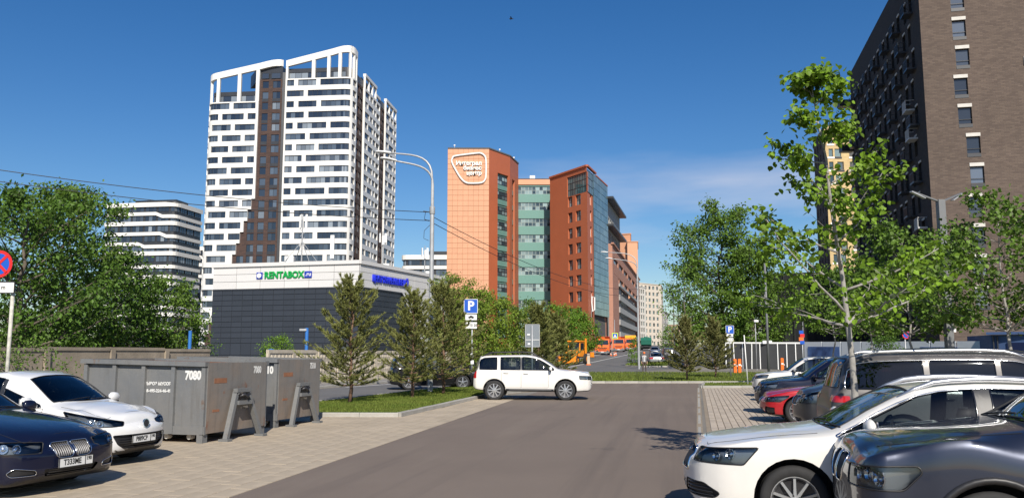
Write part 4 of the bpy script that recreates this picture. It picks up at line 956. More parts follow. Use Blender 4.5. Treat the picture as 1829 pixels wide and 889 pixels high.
def broadleaf(name, label, loc, H, c0, rad, nleaf, lsz, lm, seed, tr=.12, prof='round', limbs=22, shape='plain', bark=None, up=.5, sig=.22, group=None, droop=.35, inner=.3, lean=(0, 0), cat='tree', multi=0, sub=5, bend0=None):
    rnd = random.Random(seed); base_ = V(loc); root = thing(name, label, cat, base_, group)
    wood = MB(); topv = V((lean[0], lean[1], H * .93))
    tp = curve(V((0, 0, -.1)), topv, (bend0[0], bend0[1], 0) if bend0 else (rnd.uniform(-.03, .03) * H, rnd.uniform(-.03, .03) * H, 0), 10, rnd, .004 if bend0 else .018)
    wood.tube(tp, [tr * (1 - .88 * k / 10) * (1.25 if k == 0 else 1) for k in range(11)], 8)
    def R_at(h):
        t = (h - c0) / (H - c0)
        if prof == 'round': return rad * math.sqrt(max(.02, 1 - (2 * t - .85) ** 2 / 1.35))
        if prof == 'vase': return rad * (.55 + .55 * math.sin(math.pi * min(1, t * 1.15 + .18))) * (1 - .55 * t ** 3)
        if prof == 'spire': return rad * (1.06 - .96 * t) ** 1.45 + .12
        return rad * (1.05 - .85 * t) ** .8
    tips = []
    for i in range(limbs):
        t = (i + rnd.uniform(.1, .9)) / limbs; h = c0 + (H - c0) * t; h0 = max(c0 * .9, h - R_at(h) * up * rnd.uniform(.7, 1.2)); az = i * 2.399 + rnd.uniform(-.4, .4)
        k = min(9.99, max(0, h0 / (H * .93) * 10)); st_ = tp[int(k)].lerp(tp[int(k) + 1], k - int(k))
        rr = R_at(h) * rnd.uniform(.72, 1.12); e = V((math.cos(az) * rr + lean[0] * t, math.sin(az) * rr + lean[1] * t, h + rnd.uniform(-.04, .06) * H))
        c_ = curve(st_, e, (0, 0, -.10 * rr), 6, rnd); r0 = tr * .42 * (1 - .6 * t)
        wood.tube(c_, [max(.006, r0 * (1 - .85 * k / 6)) for k in range(7)], 5)
        for j in range(sub):
            f = inner + (1 - inner) * (j + rnd.uniform(.2, .8)) / sub; q = f * 6; b0 = c_[min(5, int(q))].lerp(c_[min(6, int(q) + 1)], q - int(q)); ln = rr * rnd.uniform(.18, .42) * (1.2 - .5 * f) + .12
            a2 = az + rnd.choice((-1, 1)) * rnd.uniform(.4, 1.3); b1 = b0 + V((math.cos(a2), math.sin(a2), rnd.uniform(-.15, .75))) * ln
            wood.tube([b0, b0.lerp(b1, .5) + V((0, 0, .03 * ln)), b1], [max(.004, r0 * .3), max(.003, r0 * .2), .003], 4)
            for u in (.35, .7, 1.0): tips.append((b0.lerp(b1, u), (b1 - b0).normalized()))
        tips.append((e, (c_[-1] - c_[-2]).normalized()))
    wood.build('trunk', bark or m_bark, root, True, world=False)
    vs = []; fs = []
    wts = [rnd.uniform(.25, 1.6) for _ in tips]; tot = sum(wts)
    for (p, d), w_ in zip(tips, wts):
        for _ in range(max(1, round(nleaf * w_ / tot))):
            o = V((rnd.gauss(0, sig), rnd.gauss(0, sig), rnd.gauss(0, sig * .7)))
            n_ = V((rnd.gauss(0, .6), rnd.gauss(0, .6) - .25, rnd.uniform(.1, 1.0))); u_ = V((rnd.gauss(0, .5), rnd.gauss(0, .5), -droop * 2 + rnd.gauss(0, .3)))
            leaf(vs, fs, p + o, n_, u_, lsz * rnd.uniform(.65, 1.25), shape)
    mb = MB(); mb.v = [tuple(v) for v in vs]; mb.f = fs; mb.m = [0] * len(fs); tag(mb.build('crown', lm, root, world=False), kind='stuff')
    return root
def pine(label, loc, H, rad, seed, dens=1.0, nl=.11, mat=None, nw=.008, bare=.12, group='young pines on the lawn'):
    rnd = random.Random(seed); root = thing('pine_tree', label, 'tree', loc, group); wood = MB(); vs = []; fs = []
    tp = curve(V((0, 0, -.05)), V((rnd.uniform(-.05, .05), rnd.uniform(-.05, .05), H * .95)), (.03, .02, 0), 8, rnd); wood.tube(tp, [.07 * H / 4 * (1 - .85 * k / 8) for k in range(9)], 7)
    def tuft(p, d, ln, n):
        d = d.normalized(); a = d.orthogonal().normalized(); b = d.cross(a)
        for _ in range(n):
            an = rnd.uniform(0, 6.283); sp_ = rnd.uniform(.35, .95); q = p + d * (ln * rnd.random()); nd = (d + (a * math.cos(an) + b * math.sin(an)) * sp_).normalized(); s_ = nd.cross(V((rnd.gauss(0, 1), rnd.gauss(0, 1), rnd.gauss(0, 1)))).normalized() * nw; e = q + nd * nl * rnd.uniform(.7, 1.25); k = len(vs)
            vs.extend((q - s_, q + s_, e)); fs.append((k, k + 1, k + 2))
    nwh = int(11 + H * 2.2)
    for w_ in range(nwh):
        t = (w_ + .5) / nwh; h = H * (bare + (.96 - bare) * t)
        for i in range(5 if t < .8 else 4):
            az = w_ * 1.1 + i * 2 * math.pi / 5 + rnd.uniform(-.3, .3); ln = rad * (1.02 - t * .88) ** .6 * rnd.uniform(.58, 1.24) * (.8 if t < .12 else 1); el = .18 + .85 * t + rnd.uniform(-.12, .12)
            s_ = V((tp[4].x * t, tp[4].y * t, h)); e = s_ + V((math.cos(az) * math.cos(el), math.sin(az) * math.cos(el), math.sin(el))) * ln; c_ = curve(s_, e, (0, 0, -.08 * ln), 5, rnd); wood.tube(c_, [max(.004, .016 * (1.2 - t) * (1 - .8 * k / 5)) for k in range(6)], 4)
            for k in range(2, 6):
                d = (c_[k] - c_[k - 1])
                tuft(c_[k - 1], d, d.length * 1.1, int(16 * dens))
                for sgn in (-1, 1):
                    if rnd.random() < .85:
                        sd = (d.normalized() + V((-d.y, d.x, 0)).normalized() * sgn * .8 + V((0, 0, .45))); l2 = ln * rnd.uniform(.14, .27); q = c_[k].lerp(c_[k - 1], rnd.random()); wood.tube([q, q + sd.normalized() * l2], [.005, .003], 3); tuft(q + sd.normalized() * l2 * .25, sd, l2 * .9, int(22 * dens))
            tuft(c_[-1], (c_[-1] - c_[-2]) + V((0, 0, .1)), .10, int(20 * dens))
    tuft(V((tp[-1])), V((0, 0, 1)), .3, int(60 * dens))
    wood.build('trunk', m_barkp, root, True, world=False)
    mb = MB(); mb.v = [tuple(v) for v in vs]; mb.f = fs; mb.m = [0] * len(fs); tag(mb.build('crown', mat or m_needle, root, world=False), kind='stuff')
def gp(px, Y, z=None): return (hx(px, Y), Y, tz(Y) + (z or 0))
# pines on the near lawn strip
pine('young pine nearest the grey containers, on the grass strip', gp(626, 29.6, .09), 4.15, 1.62, 11, 1.9, nw=.010)
pine('second young pine on the grass strip, in front of the lamp post', gp(737, 32.6, .09), 3.95, 1.5, 12, 1.7, nw=.010)
pine('third young pine on the grass strip, beside the parking sign', gp(792, 35.5, .09), 4.4, 1.9, 13, 1.7, nw=.012, nl=.13)
pine('pine standing right behind the white off-roader', gp(962, 53, .09), 4.6, 1.7, 14, 1.6, nw=.016, nl=.14)
pine('bushy pine hiding the left end of the orange tractor truck', gp(994, 57, .09), 4.1, 1.8, 15, 1.6, nw=.016, nl=.14)
pine('left pine of the pair by the orange bollards', gp(1226, 54, .09), 3.9, 1.35, 16, 1.6, mat=m_needle2, nw=.016, nl=.13)
pine('right pine of the pair by the orange bollards', gp(1276, 61, .09), 4.2, 1.4, 17, 1.6, mat=m_needle2, nw=.016, nl=.13)
# left: tall trees behind the wall
broadleaf('broadleaf_tree', 'big dark green tree at the left edge behind the wall', gp(30, 36), 8.9, 1.8, 3.9, 15000, .19, m_lf_dk, 21, .2, limbs=34, sig=.3, group='trees behind the concrete wall')
broadleaf('broadleaf_tree', 'tallest leafy tree of the left group, reaching the wires', gp(100, 42), 10.4, 2.0, 3.2, 14000, .20, m_lf_mid, 22, .2, limbs=36, sig=.32, group='trees behind the concrete wall')
broadleaf('broadleaf_tree', 'leafy tree in front of the banded dark block', gp(196, 46), 7.3, 1.6, 2.9, 10000, .20, m_lf_dk, 23, .18, limbs=30, sig=.32, group='trees behind the concrete wall')
broadleaf('broadleaf_tree', 'smaller tree beside the storage building end wall', gp(290, 50), 6.2, 1.2, 2.5, 7500, .20, m_lf_mid, 24, .14, limbs=24, sig=.3, group='trees behind the concrete wall')
broadleaf('shrub', 'thin shrub growing by the blue post at the wall end', gp(345, 54), 3.6, .6, 1.2, 1500, .15, m_lf_dk, 25, .06, limbs=14, sig=.22, cat='shrub')
broadleaf('shrub', 'low shrub spilling over the wall behind the white hatchback', gp(42, 27), 2.2, .3, 1.3, 1500, .10, m_lf_mid, 26, .04, limbs=14, sig=.2, cat='shrub')
broadleaf('shrub', 'small round bright shrub in front of the dark cladding', gp(496, 74), 3.2, .8, 1.45, 3200, .15, m_lf_br, 27, .05, limbs=22, sig=.24, cat='shrub')
# middle: spring green trees along the street wall
broadleaf('broadleaf_tree', 'yellow-green tree behind the parking sign', gp(838, 72), 7.2, 1.2, 3.2, 9000, .22, m_lf_yel, 31, .14, limbs=28, sig=.32, group='street trees before the orange building')
broadleaf('broadleaf_tree', 'tree with reddish tips at the foot of the orange tower', gp(812, 84), 9.3, 2.0, 2.8, 5500, .22, m_lf_yel, 32, .13, limbs=24, sig=.35, group='street trees before the orange building')
broadleaf('broadleaf_tree', 'yellow-green tree below the green glazed facade', gp(886, 80), 7.0, 1.2, 3.4, 8500, .23, m_lf_yel, 33, .13, limbs=26, sig=.35, group='street trees before the orange building')
broadleaf('broadleaf_tree', 'dark small tree before the green glazed facade', gp(940, 92), 7.2, 1.6, 2.3, 4200, .22, m_lf_dk, 34, .1, limbs=20, sig=.32, group='street trees before the orange building')
broadleaf('broadleaf_tree', 'bright tree between the sign back and the orange tractor truck', gp(1000, 118), 7.4, 1.2, 3.6, 7000, .28, m_lf_br, 35, .13, limbs=26, sig=.42, group='street trees before the orange building')
broadleaf('broadleaf_tree', 'bright tree left of the first orange dump truck', gp(1034, 128), 7.0, 1.2, 3.0, 7000, .29, m_lf_br, 36, .13, limbs=26, sig=.42, group='street trees before the orange building')
broadleaf('broadleaf_tree', 'green round tree at the far end of the street', gp(1200, 185), 5.6, 1.0, 2.6, 1800, .34, m_lf_br, 37, .12, limbs=18, sig=.45)
broadleaf('sapling', 'thin sapling with fresh leaves on the traffic island', gp(1132, 93, .1), 3.0, .3, .62, 900, .16, m_lf_br, 38, .035, limbs=14, sig=.16, prof='cone', cat='tree')
# right
broadleaf('broadleaf_tree', 'large dark maple behind the dark panel fence', gp(1292, 93), 17.4, 3.0, 5.7, 19000, .34, m_lf_mid, 41, .28, limbs=44, sig=.5)
broadleaf('broadleaf_tree', 'brighter tree right of the large maple, before the netted building', gp(1345, 90), 13.0, 2.4, 4.2, 10000, .33, m_lf_mid, 42, .18, limbs=28, sig=.42)
broadleaf('broadleaf_tree', 'wispy pale tree left of the large maple', gp(1226, 82), 10.2, 4.5, 2.2, 1300, .24, m_lf_mid, 43, .12, limbs=18, sig=.4)
broadleaf('linden_tree', 'tall young linden with pale trunk rising between the parked cars', gp(1523, 12.2), 6.2, 2.45, 1.55, 4600, .085, m_lf_lin, 51, .062, prof='spire', limbs=22, shape='heart', bark=m_barkl, up=.75, sig=.08, droop=.6, inner=.22, sub=8, lean=(-.42, 0), bend0=(.22, 0))
broadleaf('linden_tree', 'linden with dark green crown left of the grey lamp post', gp(1622, 31), 6.4, 2.9, 2.1, 5500, .135, m_lf_mid, 52, .07, limbs=26, shape='heart', bark=m_barkl, sig=.2, droop=.5, group='lindens along the parking bays')
broadleaf('linden_tree', 'linden with sunlit leaves at the right edge of the picture', gp(1800, 25), 6.4, 2.8, 2.2, 5500, .125, m_lf_mid, 53, .07, limbs=26, shape='heart', bark=m_barkl, sig=.19, droop=.5, group='lindens along the parking bays')
broadleaf('linden_tree', 'small linden in front of the white hoarding', gp(1487, 44), 6.3, 3.1, 1.8, 3200, .15, m_lf_mid, 54, .06, limbs=22, shape='heart', bark=m_barkl, sig=.22, droop=.5, group='lindens along the parking bays')
broadleaf('linden_tree', 'low leafy linden half hidden by the tall young one', gp(1560, 40), 5.2, 3.0, 1.5, 2400, .15, m_lf_mid, 55, .06, limbs=20, shape='heart', bark=m_barkl, sig=.22, droop=.5, group='lindens along the parking bays')
broadleaf('shrub', 'dark conifer-like shrub before the white hoarding', gp(1580, 58), 3.2, .2, 1.6, 3500, .13, m_lf_dk, 56, .05, limbs=24, sig=.22, prof='cone', cat='shrub')
# ------------------------------------------------------------------ cars
m_cglass = glass_mat('car_window_glass', (.55, .62, .63), 1.08)
m_wglass = glass_mat('windscreen_glass', (.55, .66, .70), 1.10)
m_dglass = glass_mat('tinted_window_glass', (.16, .18, .19), 1.12)
m_lens = glass_mat('headlight_lens', (.86, .9, .92), 1.02)
m_trim = M('dark_interior', (.035, .035, .038), .8, var=.2)
m_seat = M('seat_cloth', (.055, .055, .06), .85, var=.2)
m_seatb = M('beige_seat', (.33, .27, .19), .8, var=.1)
m_reflect = M('lamp_reflector', (.72, .74, .78), .14, .95)
m_bowl = M('lamp_housing', (.20, .21, .23), .3, .5)
m_tail = M('tail_light_red', (.45, .01, .012), .12, coat=1)
m_amber = M('amber_lens', (.75, .25, .02), .15, coat=1)
m_gloss = M('gloss_black_trim', (.01, .01, .012), .12, coat=1)
m_pillar = M('pillar_film', (.03, .032, .036), .45, var=.3, vscale=20)
m_plate = M('number_plate_white', (.72, .72, .70), .5)
m_ink = M('plate_black_ink', (.015, .015, .015), .6)
def paint(name, col, metal=0.0, rough=.35, dust=.03, coat=1.0, coatr=.05):
    return M(name, col, rough, metal, var=dust, vscale=2.2, coat=coat, grime=dust, coatr=coatr, spec=.5 if max(col) > .04 else .12)

def clip_poly(poly, a, b, c):           # keep a*x+b*y<=c
    out = []
    for i in range(len(poly)):
        p = poly[i]; q = poly[(i + 1) % len(poly)]; dp = a * p[0] + b * p[1] - c; dq = a * q[0] + b * q[1] - c
        if dp <= 0: out.append(p)
        if (dp < 0 < dq) or (dq < 0 < dp):
            t = dp / (dp - dq); out.append((p[0] + t * (q[0] - p[0]), p[1] + t * (q[1] - p[1])))
    return out
def round_poly(poly, r, n=3):
    out = []; m = len(poly)
    for i in range(m):
        p = V(poly[i]).to_2d(); a = V(poly[i - 1]).to_2d(); b = V(poly[(i + 1) % m]).to_2d()
        da = a - p; db = b - p; ra = min(r, da.length * .45); rb = min(r, db.length * .45)
        if ra < 1e-4 or rb < 1e-4: continue
        A = p + da.normalized() * ra; B = p + db.normalized() * rb
        for k in range(n + 1):
            t = k / n; q = A * (1 - t) ** 2 + p * 2 * t * (1 - t) + B * t * t; out.append((q.x, q.y))
    return out
def area2(p): return sum(p[i][0] * p[(i + 1) % len(p)][1] - p[(i + 1) % len(p)][0] * p[i][1] for i in range(len(p)))

class Shell:
    """Lofted car body; s runs from the nose backwards, local x = L/2 - s, y to the car's left."""
    def __init__(S, P, ns=86, nj=5):
        S.P = P; S.L = P['L']; S.W = P['W']; Lg = S.L; Wd = S.W
        S.top = pchip(P['top']); S.belt = pchip(P['belt']); S.bot = pchip(P['bot'])
        S.pl = pchip(P['plan']); S.wt = pchip(P['wt'])
        S.sm = P.get('sm', Lg * .55); S.lag = P.get('lag', .10); S.lagr = P.get('lagr', .06); S.crown = P.get('crown', .035)
        bm = S.bm = bmesh.new(); S.cache = {}
        ss = []
        e = [0, .012, .03, .055, .09, .13, .18, .24, .31, .39, .48]
        ss += e; k = ns - 2 * len(e); a0, a1 = e[-1], Lg - e[-1]
        ss += [a0 + (a1 - a0) * (i + 1) / (k + 1) for i in range(k)]
        ss += [Lg - x for x in reversed(e)]
        rows = []
        for s in ss:
            sec = S.section(s, nj); row = []
            for (y, z) in sec: row.append((y, z))
            full = [(-y, z) for y, z in reversed(row)][:-1] + row if False else row
            rows.append(full)
        n = len(rows[0]); vl = []; vr = []
        for i, s in enumerate(ss):
            x = Lg / 2 - s; A = []; B = []
            for j, (y, z) in enumerate(rows[i]):
                v = bm.verts.new((x, y, z)); A.append(v)
                B.append(v if y < 1e-6 else bm.verts.new((x, -y, z)))
            vl.append(A); vr.append(B)
        def q(*vs):
            u = []
            for v in vs:
                if v not in u: u.append(v)
            if len(u) > 2:
                try: bm.faces.new(u)
                except ValueError: pass
        for i in range(len(ss) - 1):
            for j in range(n - 1):
                q(vl[i][j], vl[i][j + 1], vl[i + 1][j + 1], vl[i + 1][j])
                q(vr[i][j], vr[i + 1][j], vr[i + 1][j + 1], vr[i][j + 1])
        NC = 14
        for end, bul in ((0, P.get('bulge', .09)), (len(ss) - 1, P.get('rbulge', .05))):
            sg = 1 if end == 0 else -1; grid = []
            for j in range(n):
                y, z = rows[end][j]; x = vl[end][j].co.x; r = []
                zc = (z - rows[end][0][1]) / max(.01, rows[end][-1][1] - rows[end][0][1])
                for c in range(NC + 1):
                    t = c / NC * 2 - 1
                    if y < 1e-6: r.append(vl[end][j]); continue
                    if c == 0: r.append(vr[end][j])
                    elif c == NC: r.append(vl[end][j])
                    else:
                        f = (1 - t * t) * min(1, 4 * zc * (1 - zc) + .25) * min(1, y / .3)
                        r.append(bm.verts.new((x + sg * bul * f, y * t, z)))
                grid.append(r)
            for j in range(n - 1):
                for c in range(NC):
                    a = (grid[j][c], grid[j][c + 1], grid[j + 1][c + 1], grid[j + 1][c])
                    q(*(a if sg > 0 else a[::-1]))
        bmesh.ops.remove_doubles(bm, verts=bm.verts, dist=.0004)
        bmesh.ops.recalc_face_normals(bm, faces=bm.faces)
        bm.normal_update()
        for f in bm.faces:
            if f.normal.z < -.55 and f.calc_center_median().z < .5: f.material_index = 1
    def zt(S, s):
        a = S.top(max(0, s - S.lag)) if s < S.sm else S.top(min(S.L, s + S.lagr))
        return max(S.belt(s) + .008, min(S.top(s) - .012, a - S.crown))
    def section(S, s, nj):
        w = S.pl(s) * S.W; b = S.bot(s); be = S.belt(s); tp = S.top(s); wt = min(S.wt(s) * S.W, w - .04); ztt = S.zt(s)
        if be > tp - .03: be = tp - .03
        ztt = min(max(ztt, be + .008), tp - .006)
        hgt = be - b; wb = w - .045
        pts = [(0, b), (w - .14, b), (w - .045, b + .03), (w - .012, b + .16 * hgt + .02), (w, b + .42 * hgt), (w - .004, b + .72 * hgt), (w - .018, b + .92 * hgt), (wb, be), (wt, ztt), (wt * .72, ztt + .62 * (tp - ztt)), (wt * .36, ztt + .93 * (tp - ztt)), (0, tp)]
        cum = [0]
        for i in range(1, len(pts)): cum.append(cum[-1] + max(1e-4, math.dist(pts[i], pts[i - 1])))
        fy = pchip([(c, p[0]) for c, p in zip(cum, pts)]); fz = pchip([(c, p[1]) for c, p in zip(cum, pts)])
        out = []
        cnt = [6, 2, 3, 3, 3, 3, 2, 7, 4, 3, 3]
        for i in range(len(pts) - 1):
            for k in range(cnt[i]): t = cum[i] + (cum[i + 1] - cum[i]) * k / cnt[i]; out.append((max(0, fy(t)), fz(t)))
        out.append((0, tp)); return out
    def y_at(S, s, z):                  # outer half-width of the body at s, z
        key = round(min(max(s, 0), S.L) * 100); sec = S.cache.get(key); best = None
        if sec is None: sec = S.cache[key] = S.section(key / 100, 5)
        for (a, b) in zip(sec[7:], sec[8:]):
            if min(a[1], b[1]) - 1e-6 <= z <= max(a[1], b[1]) + 1e-6 and abs(a[1] - b[1]) > 1e-6:
                t = (z - a[1]) / (b[1] - a[1]); y = a[0] + t * (b[0] - a[0])
                if best is None or y > best: best = y
        return best if best is not None else S.pl(s) * S.W
    def cut(S, poly, proj, filt):
        """cut a convex polygon (in the 2-D view proj) out of the faces that pass filt; returns the faces inside"""
        if area2(poly) < 0: poly = poly[::-1]
        bm = S.bm; u0 = min(p[0] for p in poly); u1 = max(p[0] for p in poly); v0 = min(p[1] for p in poly); v1 = max(p[1] for p in poly)
        U, Wv = proj; U = V(U); Wv = V(Wv)
        fs = []; ok = set(); mg = .12
        for v in bm.verts:
            c = v.co; a_ = U.x * c.x + U.y * c.y
            if u0 - mg < a_ < u1 + mg:
                b_ = Wv.y * c.y + Wv.z * c.z
                if v0 - mg < b_ < v1 + mg: ok.add(v)
        near = set()
        for v in ok: near.update(v.link_faces)
        for f in near:
            us = [U.dot(v.co) for v in f.verts]; ws = [Wv.dot(v.co) for v in f.verts]
            if max(us) < u0 or min(us) > u1 or max(ws) < v0 or min(ws) > v1: continue
            if filt(f): fs.append(f)
        for i in range(len(poly)):
            if not fs: break
            p = poly[i]; q = poly[(i + 1) % len(poly)]; dx, dy = q[0] - p[0], q[1] - p[1]; ln = math.hypot(dx, dy)
            if ln < 1e-5: continue
            nx, ny = dy / ln, -dx / ln          # outward
            no = U * nx + Wv * ny; pc = U * (p[0] / U.length_squared) + Wv * (p[1] / Wv.length_squared)
            c0 = no.dot(pc); dist = {}
            for f in fs:
                for v in f.verts:
                    if v not in dist: d_ = no.dot(v.co) - c0; dist[v] = 0.0 if abs(d_) < 2e-5 else d_
            for e in {e for f in fs for e in f.edges}:
                va, vb = e.verts; da, db = dist[va], dist[vb]
                if da * db < 0: _, nv = bmesh.utils.edge_split(e, va, da / (da - db)); dist[nv] = 0.0
            res = []
            for f in fs:
                sg_ = [dist[v] for v in f.verts]
                if min(sg_) < 0 < max(sg_):
                    on = [v for v in f.verts if dist[v] == 0.0]
                    f2 = None
                    if len(on) >= 2:
                        try: f2, _ = bmesh.utils.face_split(f, on[0], on[-1] if len(on) == 2 else on[1])
                        except ValueError: f2 = None
                    if f2: res += [f, f2]
                    else: res.append(f)
                else: res.append(f)
            fs = [f for f in res if sum(dist[v] for v in f.verts) < 0]
        for f in fs: f.normal_update()
        return fs
    def loops(S, fs):
        st = set(fs); adj = {}
        for f in fs:
            for l in f.loops:
                if not any(g in st for g in l.edge.link_faces if g is not f): adj.setdefault(l.vert, []).append(l.link_loop_next.vert)
        out = []
        while adj:
            v0 = next(iter(adj)); lp = [v0]; v = v0
            while True:
                nx = adj.get(v)
                if not nx: adj.pop(v, None); break
                v2 = nx.pop()
                if not nx: adj.pop(v, None)
                v = v2
                if v == v0: break
                lp.append(v)
            if len(lp) > 3: out.append([x.co.copy() for x in lp])
        return out
    def take(S, fs, name, mats, parent, off=0.0, remove=True, smooth=True):
        """make an object of the faces, moved off along their normals, and take them out of the body"""
        vm = {}; vs = []; fa = []
        S.bm.normal_update()
        for f in fs:
            idx = []
            for v in f.verts:
                if v not in vm: vm[v] = len(vs); vs.append(v.co + v.normal * off)
                idx.append(vm[v])
            fa.append(tuple(idx))
        if remove: bmesh.ops.delete(S.bm, geom=fs, context='FACES')
        me = bpy.data.meshes.new(name); me.from_pydata([tuple(v) for v in vs], [], fa)
        for m in (mats if isinstance(mats, (list, tuple)) else [mats]): me.materials.append(m)
        me.polygons.foreach_set('use_smooth', [smooth] * len(fa)); me.update()
        return link(name, me, parent)

def tube_loop(lp, r, n=5):
    pts = [lp[0]]
    for p in lp[1:]:
        if (p - pts[-1]).length > .006: pts.append(p)
    if (pts[0] - pts[-1]).length < .006: pts.pop()
    return MB().tube(pts, r, n, closed=True) if len(pts) > 3 else None

def make_wheel(parent, x, y, r, wd, side, spokes, style, rim_mat, dtl):
    n = 36 if dtl > 1 else 20
    T = Matrix.Rotation(-math.pi / 2 * side, 4, 'X')     # local +z points outwards
    Mx = lambda dz: Matrix.Translation((0, 0, 0)) @ T @ Matrix.Translation((0, 0, dz))
    rr = r * P_RIM
    hub = MB(); hub.lathe([(0, -wd * .45), (rr * .93, -wd * .45), (rr * .93, -.03), (rr * .6, -.05), (0, -.05)], n, Mx(0))
    w_ = hub.build('wheel', m_dkalloy, parent, True, world=False, angle=40); w_.location = (x, y, r)
    ty = MB(); h = wd / 2
    ty.lathe([(rr * .96, -h), (rr * 1.06, -h * 1.04), (r * .90, -h * 1.06), (r * .975, -h * .92), (r, -h * .7), (r, -h * .08), (r * .992, -h * .05), (r * .992, h * .05), (r, h * .08), (r, h * .7), (r * .975, h * .92), (r * .90, h * 1.06), (rr * 1.06, h * 1.04), (rr * .96, h * .86), (rr * .96, -h)][:-1], n, Mx(-h * .9), closed=True)
    ty.build('tyre', m_rubber, w_, True, world=False, angle=50)
    rm = MB()
    rm.lathe([(rr * .97, .012), (rr * 1.005, .012), (rr * 1.005, -.01), (rr * .93, -.03), (rr * .93, -.06), (rr * .9, -.06), (rr * .9, -.012), (rr * .97, .012)][:-1], n, Mx(0), closed=True)
    rm.lathe([(0, .006), (rr * .13, .006), (rr * .19, -.004), (rr * .2, -.03), (0, -.03)], 16, Mx(0))
    for k in range(spokes):
        a0 = 2 * math.pi * k / spokes + .3
        for da in ((-.11, .11) if style == 'twin' else (0,)):
            wi, wo_ = (.12 * rr, .075 * rr) if style == 'twin' else ((.17 * rr, .12 * rr) if style == 'wide' else (.13 * rr, .085 * rr))
            if spokes <= 6 and style != 'twin': wi, wo_ = .2 * rr, .16 * rr
            vs = []
            for rad, hw, z in ((rr * .12, wi / 2, .004), (rr * .55, (wi + wo_) / 4, -.002), (rr * .95, wo_ / 2 * 1.2, -.006)):
                ad = a0 + da * (rad / rr) * 1.6
                cx, cy = rad * math.cos(ad), rad * math.sin(ad); tx, ty_ = -math.sin(ad), math.cos(ad)
                for z2 in (z, z - .028):
                    for sg in (-1, 1): vs.append((Mx(0) @ V((cx + tx * hw * sg * (1 if z2 == z else 1.25), cy + ty_ * hw * sg * (1 if z2 == z else 1.25), z2))))
            f = []
            for q in (0, 4): f += [(q, q + 1, q + 5, q + 4), (q + 2, q + 6, q + 7, q + 3), (q, q + 4, q + 6, q + 2), (q + 1, q + 3, q + 7, q + 5)]
            rm.add(vs, f)
    if dtl > 1:
        for k in range(5):
            a = 2 * math.pi * k / 5; rm.mi = 1
            rm.lathe([(0, .004), (.011, .004), (.011, -.01), (0, -.01)], 6, Mx(0) @ Matrix.Translation((math.cos(a) * rr * .22, math.sin(a) * rr * .22, .0)))
            rm.mi = 0
    rm.build('rim', [rim_mat, m_dkalloy], w_, True, world=False, angle=30)
    return w_
P_RIM = .69

